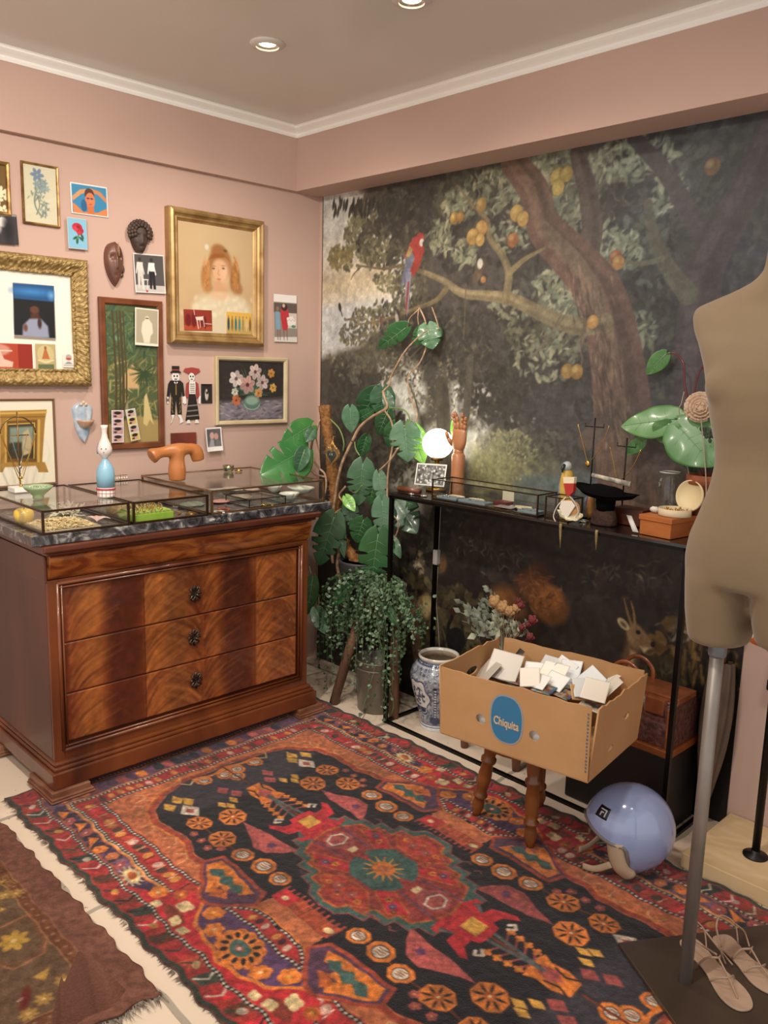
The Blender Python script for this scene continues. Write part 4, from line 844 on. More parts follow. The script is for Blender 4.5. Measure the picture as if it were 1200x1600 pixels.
# apple
a = onZ(38, 819, TOP); t = thing('apple', 'yellow glass apple inside the leftmost case', 'apple', (a.x, a.y, TOP))
prof = [(0.0, 0.006), (0.012, 0.001), (0.022, 0.006), (0.031, 0.018), (0.035, 0.034), (0.032, 0.048), (0.022, 0.057), (0.010, 0.056), (0.0, 0.050)]
MB().lathe(prof, 24).build('flesh', mat('yellow_apple', '#dcb42a', 0.25, coat=0.5, col2='#e6c75a', scale=14), t)
MB().tube([(0, 0, 0.050), (0.003, 0.001, 0.060), (0.007, 0.002, 0.066)], 0.0015, 6).build('stem', mat('stem_brown', '#4a3420', 0.7), t)
# tray of straw: shallow tray > straw heap
c0 = onZ(96, 823, TOP)
t = wthing('straw_tray', 'shallow tray heaped with pale straw beads in the leftmost case', 'tray', (-2.875, 1.215, TOP))
tr = MB(); tr.box((-2.985, 1.115, TOP + 0.0005), (-2.765, 1.315, TOP + 0.006)); tr.build('tray', mat('linen_tray', '#a79a82', 0.8), t, bevel=0.002)
g = random.Random(2); st = MB()
for i in range(520):
    x = -2.975 + g.random() * 0.2; y = 1.125 + g.random() * 0.18; h = TOP + 0.007 + 0.016 * max(0, 1 - ((x + 2.875) / 0.11) ** 2) * max(0, 1 - ((y - 1.215) / 0.1) ** 2) * g.random()
    a = g.random() * 6.28; L = 0.009; st.tube([(x - L * math.cos(a), y - L * math.sin(a), h), (x, y, h + 0.002), (x + L * math.cos(a), y + L * math.sin(a), h)], 0.0018, 5)
o = st.build('straw', mat('straw', '#ecd6a6', 0.6, col2='#cbb07a', scale=40), t); o['kind'] = 'stuff'
# corals
def coral(label, cx, cy, s, seed, col, z=TOP):
    g = random.Random(seed); mb = MB()
    def br(p, d, r, k):
        pts = [p]; q = Vector(p); dd = Vector(d)
        for i in range(3):
            dd = (dd + Vector((g.gauss(0, .35), g.gauss(0, .35), g.gauss(0, .25)))).normalized(); q = q + dd * r * 2.6
            q.z = max(q.z, z + r * 0.8); pts.append(tuple(q))
        mb.tube(pts, [r, r * .9, r * .75, r * .6], 6)
        if k > 0:
            for _ in range(3): br(pts[-1 - g.randrange(2)], dd + Vector((g.gauss(0, .8), g.gauss(0, .8), g.gauss(0.1, .5))), r * 0.78, k - 1)
    for i in range(9):
        a = i * 0.7; br((cx, cy, z + 0.01 * s), (math.cos(a), math.sin(a), 0.45), 0.0052 * s, 2)
    return tag(mb.build('coral', mat('coral_' + col.strip('#'), col, 0.8, bump=(150, 0.4)), None), label, 'coral')
coral('spiky white coral standing behind the straw tray', -3.03, 1.300, 1.0, 3, '#cfc6b0')
coral('low knobbly pale coral at the back of the leftmost case', -3.12, 1.34, 0.6, 5, '#ddd6c6')
coral('small white coral twig beside the painted doll', -3.12, 1.54, 0.55, 8, '#d9d2c4')
# pink shell
sh = MB(); P = []
for i in range(9):
    row = []
    for j in range(11):
        th = -1.2 + 2.4 * j / 10; r = 0.058 * i / 8; row.append((-2.865 + r * math.cos(th + 2.4) * 1.0, 1.345 + r * math.sin(th + 2.4) * 0.8, TOP + 0.003 + 0.014 * math.sin(math.pi * i / 8 * 0.8) + 0.0015 * math.sin(j * 2.4)))
    P.append(row)
sh.sheet(P); tag(sh.build('seashell', mat('pink_shell', '#cfa9a0', 0.35, col2='#e8d6cc', scale=30), None, solid=0.002), 'flat pink scallop shell in front of the white coral', 'seashell')
# round straw basket between the first two cases
sb = MB(); sb.lathe([(0.0, 0.0), (0.055, 0.0), (0.062, 0.010), (0.058, 0.024), (0.040, 0.034), (0.0, 0.038)], 28, (-2.97, 1.500, TOP)); tag(sb.build('woven_basket', mat('honey_straw', '#c69a55', 0.7, col2='#a87c3c', scale=60, bump=(120, 0.8)), None), 'round honey-coloured woven basket at the back of the middle case', 'basket')
# green box with rings
t = wthing('ring_box', 'lime green box filled with a cushion of rings in the middle case', 'box', (-2.83, 1.53, TOP))
b = MB(); z0 = TOP + 0.001; b.box((-2.90, 1.445, z0), (-2.765, 1.602, z0 + 0.028)); b.build('box', mat('lime_card', '#8fb63a', 0.55), t, bevel=0.002)
pd = MB()
for k in range(9): y = 1.452 + k * 0.0165; pd.tube([(-2.895, y + 0.008, z0 + 0.029), (-2.77, y + 0.008, z0 + 0.029)], 0.0075, 8)
pd.build('cushion', mat('lime_cushion', '#a8b85a', 0.8), t)
g = random.Random(9); GOLD = mat('gold', '#c9a050', 0.22, 1.0); SILV = mat('silver', '#b9b6ae', 0.22, 1.0)
for k in range(34):
    x = -2.885 + (k % 6) * 0.022 + g.gauss(0, .002); y = 1.458 + (k // 6) * 0.0245 + g.gauss(0, .003)
    r = MB(); pts = [(x + 0.0075 * math.cos(a), y + 0.001 * math.cos(a), z0 + 0.042 + 0.0075 * math.sin(a)) for a in np.linspace(0, 2 * math.pi, 13)[:-1]]
    r.tube(pts, 0.0016, 5, closed=True); r.ball((x, y, z0 + 0.051), 0.0032, 6, 4)
    tag(r.build('ring', GOLD if k % 3 else SILV, None), 'gold or silver ring stuck upright in the lime green box', 'ring', 'rings in the lime green box')
# small jewels lying on the marble, seen through the glass of the middle case
def jewel(label, px, py, kind, z=TOP, col=None, s=1.0, name=None):
    c = onZ(px, py, z); mb = MB()
    if kind == 'bracelet': mb.tube([(c.x + 0.022 * s * math.cos(a), c.y + 0.018 * s * math.sin(a), z + 0.003) for a in np.linspace(0, 2 * math.pi, 22)[:-1]], 0.0024, 6, closed=True); nm = 'bracelet'
    elif kind == 'brooch':
        mb.ball((c.x, c.y, z + 0.003), 0.009 * s, 10, 6, sc=(1, 1, .35)); nm = 'brooch'
        for a in np.linspace(0, 2 * math.pi, 8)[:-1]: mb.ball((c.x + 0.011 * s * math.cos(a), c.y + 0.011 * s * math.sin(a), z + 0.003), 0.0035 * s, 6, 4)
    elif kind == 'necklace':
        g_ = random.Random(int(px)); nm = 'necklace'
        for a in np.linspace(0, 5.2, 22): mb.ball((c.x + 0.030 * s * math.cos(a) + g_.gauss(0, .001), c.y + 0.022 * s * math.sin(a), z + 0.003), 0.0032, 6, 4)
    elif kind == 'earrings':
        nm = 'earring'
        for d in (-0.008, 0.008): mb.tube([(c.x + 0.005 * math.cos(a), c.y + d + 0.005 * math.sin(a), z + 0.002) for a in np.linspace(0, 2 * math.pi, 10)[:-1]], 0.0012, 5, closed=True)
    elif kind == 'pouch':
        nm = 'cloth_pouch'; mb = rough_ball((c.x, c.y, z + 0.006), 0.045 * s, (1, 1.2, 0.18), seed=int(px), amp=0.12)
    return tag(mb.build(name or nm, col or GOLD, None), label, nm.replace('_', ' '))
jewel('string of gold beads beside the lime green box', 272, 802, 'necklace'); jewel('gold bracelet lying near the right end of the middle case', 298, 803, 'bracelet')
jewel('silver brooch behind the gold beads in the middle case', 275, 793, 'brooch', col=SILV); jewel('tiny pair of hoops at the back of the middle case', 262, 780, 'earrings')
jewel('pale sage cloth pouch inside the shell case', 300, 790, 'pouch', z=TOP, col=mat('sage_cloth', '#8f9c88', 0.85, bump=(60, .6)), s=1.0)
jewel('dusty pink cloth pouch inside the shell case', 345, 785, 'pouch', col=mat('pink_cloth', '#c08a80', 0.85, bump=(60, .6)), s=0.8)
jewel('coral red beads lying on the pink pouch side of the shell case', 350, 797, 'necklace', col=mat('coral_red', '#b5573f', 0.4), s=0.9)
jewel('pearl strand at the front of the shell case', 343, 801, 'necklace', col=mat('pearl', '#e6dccb', 0.25, coat=.5), s=0.8)
jewel('gold chain lying inside the small low glass box', 418, 790, 'necklace', z=TOP + 0.003, s=0.9)
jewel('small gold brooch by the shells', 408, 778, 'brooch')
# shells that serve as bowls
def shell_bowl(label, px, py, r, z=TOP, colr='#ece8de', inner='#d8dcc4', sx=1.3, rot=0.0, h=0.35):
    r *= 1.25
    c = onZ(px, py, z); P = []
    for i in range(9):
        q = i / 8; row = []
        for j in range(25):
            th = 2 * math.pi * j / 24; rr = r * q * (1 + 0.04 * math.sin(9 * th) * q); x = rr * math.cos(th) * sx; y = rr * math.sin(th)
            row.append((c.x + x * math.cos(rot) - y * math.sin(rot), c.y + x * math.sin(rot) + y * math.cos(rot), z + 0.003 + r * h * 2 * q ** 2.2))
        P.append(row)
    mb = MB(); mb.sheet(P); return tag(mb.build('shell_bowl', mat('shell_' + label[:14], colr, 0.3, col2=inner, scale=20, coat=.3), None, solid=0.0025), label, 'shell bowl')
shell_bowl('white shell bowl at the front right of the shell case', 452, 783, 0.038, sx=0.8)
shell_bowl('pale green lined shell bowl nearest the plant', 470, 774, 0.040, rot=0.4)
shell_bowl('small ribbed white shell bowl holding gold rings', 428, 771, 0.030, z=TOP + 0.0, h=0.5)
shell_bowl('flat green edged shell dish at the back of the shell case', 365, 769, 0.036, h=0.15)
shell_bowl('flat pink edged shell dish beside the green edged one', 392, 768, 0.030, h=0.12, inner='#c99a8a')
shell_bowl('shallow cream shell dish in the front of the shell case', 378, 780, 0.034, h=0.12, inner='#c9b294')
# necklace stand
s0 = onZ(32, 764, 1.053); X, Y = s0.x + 0.03, s0.y
X = -3.20; q = onX(32, 760, X); Y = q.y; z0 = 1.0505
t = wthing('necklace_stand', 'brass hoop necklace stand on a white block with gold chains', 'necklace stand', (X, Y, z0))
MB().box((X - 0.035, Y - 0.035, z0), (X + 0.035, Y + 0.035, z0 + 0.018)).build('base_block', mat('white_block', '#e8e4dc', 0.4), t, bevel=0.002)
MB().tube([(X, Y, z0 + 0.018), (X, Y, z0 + 0.30)], 0.0025, 8).build('rod', mat('antique_brass', '#7d6038', 0.3, 0.9), t)
hp = MB(); cz = onX(32, 680, X).z; hp.tube([(X, Y + 0.066 * math.cos(a), cz + 0.07 * math.sin(a)) for a in np.linspace(0.1, math.pi - 0.1, 20)], 0.0028, 8); hp.tube([(X, Y - 0.04, cz), (X, Y + 0.04, cz)], 0.002, 6); hp.build('hoop', mat('antique_brass'), t)
for (k, dep, w_, colr) in [(0, 0.16, 0.066, GOLD), (1, 0.19, 0.060, GOLD), (2, 0.12, 0.030, SILV)]:
    nb = MB(); pts = [Vector((X + 0.004 + k * 0.002, Y + w_ * math.cos(a), cz + 0.005 - dep * max(0, math.sin(a)) ** 0.8)) for a in np.linspace(0, math.pi, 26)]; pts = [Vector((p.x, p.y, cz + 0.005 - dep * (1 - abs((p.y - Y) / w_)) ** 0.9)) for p in pts]
    nb.tube(pts, 0.0016, 5); nb.ball((X + 0.006, Y, cz - dep), 0.007, 8, 5)
    tag(nb.build('necklace', colr, None), ['fine gold necklace hanging widest on the brass hoop stand', 'longest gold necklace hanging on the brass hoop stand', 'short silver necklace hanging inside the brass hoop stand'][k], 'necklace')
# green bowl with jewels
c = onZ(60, 779, 1.0505); t = thing('footed_bowl', 'pale green ceramic footed bowl on the glass case', 'bowl', (c.x, c.y, 1.0505))
MB().lathe([(0.0, 0.0), (0.018, 0.0), (0.020, 0.004), (0.018, 0.010), (0.030, 0.022), (0.046, 0.036), (0.052, 0.046), (0.050, 0.047), (0.042, 0.036), (0.026, 0.024), (0.0, 0.016)], 32).build('bowl', mat('celadon', '#9fb48e', 0.3, coat=.4, col2='#8aa27c', scale=12), t)
g = random.Random(3); lm = MB()
for i in range(36): a = g.random() * 6.28; r = 0.036 * math.sqrt(g.random()); lm.ball((r * math.cos(a), r * math.sin(a), 0.034 + 0.008 * g.random()), 0.005, 6, 4)
o = lm.build('glass_beads', mat('green_beads', '#5a7a4c', 0.2, col2='#c8d0b4', scale=60, coat=.6), None); o.location = (c.x, c.y, 1.0505); tag(o, 'green and white glass beads heaped in the pale green bowl', 'beads', kind='stuff')
# painted wooden doll
c = onZ(166, 776, 1.050); t = thing('wooden_doll', 'painted wooden doll in light blue with white head and red checked hem', 'doll', (c.x, c.y, 1.0505))
s = 1.06
bd = [(0.0, 0), (0.029, 0), (0.030, 0.004), (0.030, 0.034)]; MB().lathe([(r * s, z * s) for r, z in bd], 28).build('checked_hem', mat('doll_white', '#e6e0da', 0.45, col2='#e6e0da'), t)
hm = MB()
for k in range(14): a = k * 2 * math.pi / 14; hm.tube([(0.0305 * s * math.cos(a), 0.0305 * s * math.sin(a), 0.003), (0.0305 * s * math.cos(a), 0.0305 * s * math.sin(a), 0.034)], 0.0009, 4)
hm.tube([(0.0305 * s * math.cos(a), 0.0305 * s * math.sin(a), 0.030) for a in np.linspace(0, 6.28, 25)[:-1]], 0.0032, 6, closed=True); hm.tube([(0.0305 * s * math.cos(a), 0.0305 * s * math.sin(a), 0.015) for a in np.linspace(0, 6.28, 25)[:-1]], 0.0009, 4, closed=True)
hm.build('red_trim', mat('doll_red', '#b0343a', 0.5), t)
MB().lathe([(r * s, z * s) for r, z in [(0.0305, 0.034), (0.031, 0.075), (0.029, 0.095), (0.022, 0.112), (0.012, 0.126), (0.009, 0.134)]], 28).build('body', mat('doll_blue', '#86b4cc', 0.4, coat=.2), t)
MB().lathe([(r * s, z * s) for r, z in [(0.009, 0.132), (0.010, 0.138), (0.019, 0.146), (0.0245, 0.158), (0.0245, 0.170), (0.020, 0.186), (0.012, 0.204), (0.0085, 0.224), (0.010, 0.238), (0.013, 0.250), (0.0, 0.250)]], 28).build('head', mat('doll_face', '#dcd2cc', 0.4, coat=.2), t)
fc = MB(); fx = Vector((0.82, -0.57, 0)); up = Vector((0, 0, 1)); rt = fx.cross(up)
for q in (-0.008, 0.008): fc.ball(tuple(fx * 0.0245 * s + rt * q + up * 0.170 * s), 0.0022, 6, 4)
fc.ball(tuple(fx * 0.0255 * s + up * 0.158 * s), 0.0022, 6, 4, sc=(1, 1, .6)); fc.build('face', mat('doll_ink', '#5a4048', 0.5), t)
hr = MB()
for a in (2.3, 3.1, 3.9): hr.tube([(0.025 * s * math.cos(a), 0.025 * s * math.sin(a), 0.15 * s), (0.0245 * s * math.cos(a), 0.0245 * s * math.sin(a), 0.17 * s), (0.02 * s * math.cos(a), 0.02 * s * math.sin(a), 0.187 * s)], 0.0035, 6)
hr.build('blue_hair', mat('doll_hair', '#6a7ab0', 0.5), t)
# earring stand
c = onX(200, 752, -3.24); t = wthing('earring_stand', 'small brass T-shaped stand hung with earrings behind the middle case', 'earring stand', (-3.312, c.y, TOP))
e = MB(); x, y = -3.306, c.y; zt = onX(197, 742, x).z
e.tube([(x, y, TOP), (x, y, zt)], 0.0014, 6); e.tube([(x, y - 0.032, zt), (x, y + 0.032, zt)], 0.0014, 6); e.box((x - 0.012, y - 0.02, TOP), (x + 0.012, y + 0.02, TOP + 0.004)); e.build('rack', mat('antique_brass'), t)
for k in range(6):
    y2 = y - 0.028 + k * 0.0112; er = MB(); er.tube([(x + 0.001, y2, zt), (x + 0.002, y2, zt - 0.008)], 0.0007, 4); er.ball((x + 0.002, y2, zt - 0.012), 0.0042, 6, 5); tag(er.build('earring', mat('pearl'), None), 'pearl drop earring hanging on the small brass stand', 'earring', 'earrings on the brass stand')
# leather-coloured T-shaped bracelet bust
X = -3.07; c = onX(277, 757, X); z0 = 1.0625; y = c.y
t = wthing('bracelet_display', 'tan T-shaped display bust with two drooping arms standing on the shell case', 'jewellery display', (X, y, z0))
zz = onX(280, 702, X).z
prof = [(0.034, z0), (0.037, z0 + 0.03), (0.036, z0 + 0.055), (0.031, z0 + 0.085), (0.033, z0 + 0.105), (0.036, zz)]
b = MB(); b.lathe([(r, z - z0) for r, z in prof], 28, (X, y, z0))
arm = [(-0.118, -0.012), (-0.100, -0.004), (-0.078, 0.002), (-0.04, 0.006), (0, 0.008), (0.04, 0.012), (0.076, 0.010), (0.094, -0.008), (0.102, -0.040)]
b.tube([(X, y + a, zz - 0.012 + q) for a, q in arm] if False else [tuple(v) for v in smooth_path([(X, y + a, zz - 0.012 + q) for a, q in arm], 4)], [0.033 - 0.011 * math.exp(-((i - 9) / 5) ** 2) - 0.010 * math.exp(-((i - 22) / 4) ** 2) - 0.006 * max(0, (i - 26) / 6) for i in range(33)], 20)
o = b.build('torso', mat('tan_leather', '#b87440', 0.32, coat=0.25, col2='#a9642f', scale=6), t)
q = o.modifiers.new('re', 'REMESH'); q.mode = 'VOXEL'; q.voxel_size = 0.005; q.use_smooth_shade = True
q = o.modifiers.new('sm', 'SMOOTH'); q.factor = 0.7; q.iterations = 8
# ring dish
c = onZ(357, 735, 1.063); X = -3.22; c = onX(357, 737, X); t = thing('ring_dish', 'small golden glass dish with rings beside the leaning snapshots', 'dish', (X, c.y, 1.0625))
MB().lathe([(0, 0), (0.020, 0.0), (0.024, 0.012), (0.026, 0.026), (0.024, 0.026), (0.021, 0.012), (0.0, 0.004)], 24).build('dish', mat('mirror_gold', '#bda878', 0.15, 0.9, col2='#8fa08c', scale=30), t)
bt = MB(); bt.tube([(0.03 + 0.016 * math.cos(a), 0.035 + 0.016 * math.sin(a), 0.003) for a in np.linspace(0, 6.28, 18)[:-1]], 0.0025, 6, closed=True)
o = bt.build('bangle', GOLD, None); o.location = (X, c.y, 1.0625); tag(o, 'thin gold bangle lying beside the golden dish', 'bangle')
# ================================================================ pictures on the left wall
def wall_rect(tl, br, off=0.0):
    a = onX(*tl, WX + off); b = onX(*br, WX + off); return min(a.y, b.y), max(a.y, b.y), min(a.z, b.z), max(a.z, b.z)
def moulding(y0, y1, z0, z1, prof, m, name, parent, x0=WX, carve=None):
    """mitred picture frame; prof: (inset from outer edge, depth from wall)"""
    if carve: prof = [(prof[i][0] + (prof[i + 1][0] - prof[i][0]) * f / 3, prof[i][1] + (prof[i + 1][1] - prof[i][1]) * f / 3) for i in range(len(prof) - 1) for f in range(3)] + [prof[-1]]
    k = len(prof); V = []; cs = [(y0, z0, 1, 1), (y1, z0, -1, 1), (y1, z1, -1, -1), (y0, z1, 1, -1)]
    mb = MB()
    for i in range(4):
        ya, za, sa, ta = cs[i]; yb, zb, sb, tb = cs[(i + 1) % 4]
        L = math.hypot(yb - ya, zb - za); n = max(1, int(L / 0.0035)) if carve else 1; rows = []
        for s in range(n + 1):
            f = s / n; row = []
            for j, (q, d) in enumerate(prof):
                A = (ya + sa * q, za + ta * q); B = (yb + sb * q, zb + tb * q)
                dd = d + (carve(f * L, q, i) if carve and 0 < j < k - 1 else 0)
                row.append((x0 + dd, A[0] + (B[0] - A[0]) * f, A[1] + (B[1] - A[1]) * f))
            rows.append(row)
        mb.sheet(rows, smooth=bool(carve))
    return mb.build(name, m, parent)
def pic_canvas(y0, y1, z0, z1, off, pitch=0.0025, color='#888888'):
    return Canvas((WX + off, y0, z0), (WX + off, y1, z0), (WX + off, y0, z1), pitch, color)
M_PHOTO = paint_mat('photo_print', 0.35, 0.5)
M_PAINT = paint_mat('oil_paint', 0.5, 0.4)
def frame(name, label, tl, br, fw, depth, m, painter, prof=None, pitch=0.0025, color='#888888', carve=None, glass=False, cat='picture', part='picture'):
    y0, y1, z0, z1 = wall_rect(tl, br, depth); t = wthing(name, label, cat, (WX, (y0 + y1) / 2, z0))
    prof = prof or [(0, 0), (0, depth * 0.8), (fw * 0.3, depth), (fw * 0.8, depth * 0.85), (fw, depth * 0.5), (fw, 0.002)]
    moulding(y0, y1, z0, z1, prof, m, 'frame', t, carve=carve)
    c = pic_canvas(y0 + fw * 0.95, y1 - fw * 0.95, z0 + fw * 0.95, z1 - fw * 0.95, depth * 0.4, pitch, color); painter(c); c.build(part, M_PAINT, t)
    if glass: MB().box((WX + depth * 0.46, y0 + fw * 0.9, z0 + fw * 0.9), (WX + depth * 0.48, y1 - fw * 0.9, z1 - fw * 0.9)).build('glass', M_GLASS, t)
    return t
def card(name, label, cat, corners, painter, off=0.004, pitch=0.0022, color='#ffffff', curl=0.0, border=None, thick=0.0006, m=None):
    """loose print; corners TL, TR, BL as photo points on the wall plane"""
    tl, tr, bl = [onX(*q, WX + off) for q in corners]
    c = Canvas(bl, bl + (tr - tl), tl, pitch, border or color)
    painter(c)
    if curl:
        o = c.build(name, m or M_PHOTO, None, bend=(lambda u, v: curl * (np.abs(u - 0.5) * 2) ** 2 * 0.4 + curl * (1 - v) ** 2))
        q = o.modifiers.new('solid', 'SOLIDIFY'); q.thickness = 0.0005; q.offset = -1; return tag(o, label, cat)
    return tag(c.build(name, m or M_PHOTO, None, thick=thick, bend=(lambda u, v: curl * (np.abs(u - 0.5) * 2) ** 2 * (0.4 + v * 0) + curl * (1 - v) ** 2) if curl else None), label, cat)
def N(c, u, v): return (u * c.w, v * c.h)
def PN(c, pts): return [N(c, *p) for p in pts]
M_GILT = mat('old_gilt', '#a58248', 0.42, 0.5, col2='#6e4c20', scale=26, detail=6)
M_GILTP = mat('worn_gilt', '#b0905e', 0.42, 0.45, col2='#8e6c40', scale=14)
M_GILTC = mat('carved_gilt', '#a8905c', 0.5, 0.35, col2='#86693a', scale=70)
M_WALN = mat('walnut_frame', '#7a4526', 0.4, coat=0.2, col2='#5f3119', scale=10)
# 1 corner of a gilt frame with flower print, far left
def p1(c):
    g = random.Random(1)
    for i in range(14): x, y = g.random(), g.random(); [c.ell((x * c.w + 0.012 * math.cos(k), y * c.h + 0.012 * math.sin(k)), 0.009, 0.006, '#e2d6b4', rot=k) for k in np.arange(0, 6.2, 1.25)]
frame('framed_flower_print', 'gilt frame with cream flowers on olive, cut off by the left edge of the photo', (-60, 240), (19, 338), 0.014, 0.016, M_GILT, p1, color='#6a4f26')
# 2 black and white photograph resting on the big frame
def p2(c):
    c.ell(N(c, .42, .55), c.w * .16, c.h * .25, '#a8a29c', soft=.01); c.ell(N(c, .62, .72), c.w * .13, c.h * .17, '#d8d2cc', soft=.006); c.ell(N(c, .75, .5), c.w * .12, c.h * .4, '#1e1c1c', soft=.02); c.ell(N(c, .15, .2), c.w * .2, c.h * .2, '#d0cac2', soft=.01)
    c.poly(PN(c, [(.0, .93), (1, .93), (1, 1), (0, 1)]), '#8a8a88')
card('photograph', 'dark black and white photograph of two faces propped on top of the large carved frame', 'photograph', [(-32, 330), (28, 336), (-30, 378)], p2, off=0.012, color='#39363a')
# 3 botanical print
def p3(c):
    g = random.Random(3); B = '#8a9aa0'; G = '#7c8a78'
    def flo(u, v, r, col): [c.ell((u * c.w + r * .6 * math.cos(k), v * c.h + r * .6 * math.sin(k)), r * .5, r * .28, col, rot=k) for k in np.arange(0, 6.2, 1.05)]
    flo(.42, .84, .024, '#7488a0'); flo(.62, .72, .014, B); flo(.40, .68, .014, B); flo(.58, .60, .016, B); flo(.70, .62, .012, '#9aa6a4')
    for i in range(60): t = i / 60; u = .5 + .12 * math.sin(t * 7); v = .12 + .62 * t; c.leaf(N(c, u + g.gauss(0, .09), v), .014, .005, g.random() * 3, g.choice([G, B, '#6c7c74']), .8)
    c.line([N(c, .36 + .1 * math.sin(t * 3), .15 + .35 * t) for t in np.linspace(0, 1, 9)], '#6c7c74', .004); c.line([N(c, .36 - .06 * math.sin(t * 3) + .15 * (1 - t) ** 3, .12 + .4 * t) for t in np.linspace(0, 1, 9)], G, .006)
frame('botanical_print', 'tall thin gilt frame with pale blue botanical print on cream', (33, 250), (95, 356), 0.0085, 0.014, M_GILT, p3, color='#d9cfb6', glass=True)
# 4 sunbather postcard
def p4(c):
    c.poly(PN(c, [(.03, .04), (.97, .04), (.97, .96), (.03, .96)]), '#2f7fa8')
    c.poly(PN(c, [(.03, .55), (.25, .80), (.45, .86), (.45, .74), (.28, .66), (.06, .42), (.03, .5)]), '#c98f62'); c.poly(PN(c, [(.97, .60), (.80, .82), (.52, .90), (.5, .78), (.74, .70), (.97, .46)]), '#c07c50')
    c.poly(PN(c, [(.06, .04), (.03, .35), (.10, .32), (.3, .10), (.7, .12), (.97, .30), (.97, .04)]), '#cc7a48'); c.ell(N(c, .50, .68), c.w * .13, c.h * .20, '#4a2a20'); c.ell(N(c, .51, .47), c.w * .135, c.h * .27, '#c9764c', rot=-.1); c.poly(PN(c, [(.43, .05), (.62, .05), (.60, .3), (.44, .3)]), '#c4683a')
    c.ell(N(c, .46, .55), .006, .003, '#3a2a50'); c.ell(N(c, .56, .55), .006, .003, '#3a2a50'); c.ell(N(c, .52, .36), .006, .002, '#9a3a30'); c.ell(N(c, .34, .3), c.w * .08, c.h * .2, '#1c5c88')
card('postcard', 'bright postcard of a sunbather with arms over the head on blue', 'postcard', [(110, 284), (168, 293), (112, 333)], p4, color='#e8e4de')
# 5 rose card
def p5(c):
    c.poly(PN(c, [(.03, .03), (.97, .03), (.97, .97), (.03, .97)]), '#7fb4d0')
    for (u, v, r, col) in [(.50, .70, .26, '#b5283a'), (.62, .60, .20, '#a32234'), (.42, .66, .14, '#cc3a4a'), (.55, .72, .10, '#8e1c2c'), (.60, .52, .12, '#c43444')]: c.ell(N(c, u, v), c.w * r, c.w * r * .8, col)
    c.line(PN(c, [(.55, .5), (.5, .2)]), '#2c5a34', .003)
    for (u, v, a) in [(.38, .36, .6), (.68, .34, 2.4), (.46, .26, 1.5), (.74, .42, 2)]: c.leaf(N(c, u, v), .022, .009, a, '#2f5a38')
card('rose_card', 'pale blue card with one red rose standing on the corner of the large carved frame', 'card', [(99, 338), (130, 342), (107, 388)], p5, off=0.014, color='#b8b0a4')
# 6 curly wooden mask
def mask_long():
    ctr = onX(177, 413, WX); t = wthing('carved_mask', 'smooth long brown wooden mask tapering to the chin', 'mask', (WX, ctr.y, ctr.z)); P = []
    H = 0.088; Wd = 0.042
    for i in range(25):
        v = -1 + 2 * i / 24; hw_ = Wd * (max(0, 1 - ((v - .25) / 1.25) ** 2) ** .8 if v < .25 else max(0, 1 - ((v - .25) / .75) ** 2.2) ** .5); row = []
        for j in range(17):
            u = -1 + 2 * j / 16; d = 0.034 * math.sqrt(max(0, 1 - u * u)) * (0.4 + 0.6 * math.sqrt(max(0, 1 - v * v)))
            if v > .42: d += 0.006 * (1 - abs(u))
            if abs(u) < .14 and -.25 < v < .95: d += 0.011 * (1 - abs(u) / .14)
            if .18 < abs(u) < .6 and .18 < v < .40: d -= 0.008
            if abs(u) < .3 and -.52 < v < -.42: d -= 0.004
            row.append((WX + 0.001 + d, ctr.y + u * hw_, ctr.z + v * H))
        P.append(row)
    mb = MB(); mb.sheet(P); mb.build('face', mat('mask_brown', '#6b4434', 0.4, coat=.15, col2='#54332a', scale=12), t, sub=1)
    s = MB(); s.tube([(WX + 0.044, ctr.y + 0.003, ctr.z + 0.084), (WX + 0.047, ctr.y + 0.003, ctr.z + 0.05), (WX + 0.050, ctr.y + 0.002, ctr.z + 0.03)], 0.0016, 6); s.build('pale_line', mat('mask_inlay', '#b58c64', 0.5), t)
mask_long()
def mask_curly():
    ctr = onX(216, 368, WX); t = wthing('curly_mask', 'small dark wooden mask with a crown of carved curls', 'mask', (WX, ctr.y, ctr.z)); M_ = mat('mask_dark', '#4e3a30', 0.6, col2='#35261f', scale=20, bump=(60, .5))
    P = []
    for i in range(21):
        v = -1 + 2 * i / 20; row = []
        for j in range(15):
            u = -1 + 2 * j / 14; hw_ = 0.040 * (1 - 0.55 * max(0, -v) ** 1.6); d = 0.036 * math.sqrt(max(0, 1 - u * u)) * (.5 + .5 * math.sqrt(max(0, 1 - v * v)))
            if abs(u) < .16 and -.45 < v < .15: d += 0.012 * (1 - abs(u) / .16) * (0.3 + (0.15 - v))
            if .2 < abs(u) < .6 and .0 < v < .22: d -= 0.006
            if abs(u) < .35 and -.7 < v < -.58: d -= 0.004
            row.append((WX + 0.001 + d, ctr.y + u * hw_, ctr.z - 0.012 + v * 0.056))
        P.append(row)
    mb = MB(); mb.sheet(P); mb.build('face', M_, t, sub=1)
    h = MB(); g = random.Random(2)
    for k in range(3):
        n = 9 + 3 * k
        for i in range(n): a = -0.35 + (math.pi + 0.7) * i / (n - 1); r = 0.030 + 0.009 * k; h.ball((WX + 0.032 - 0.007 * k, ctr.y + r * 1.05 * math.cos(a), ctr.z + 0.008 + r * 1.0 * math.sin(a)), 0.0085, 7, 5, sc=(1, 1, 1))
    h.build('curls', M_, t)
mask_curly()
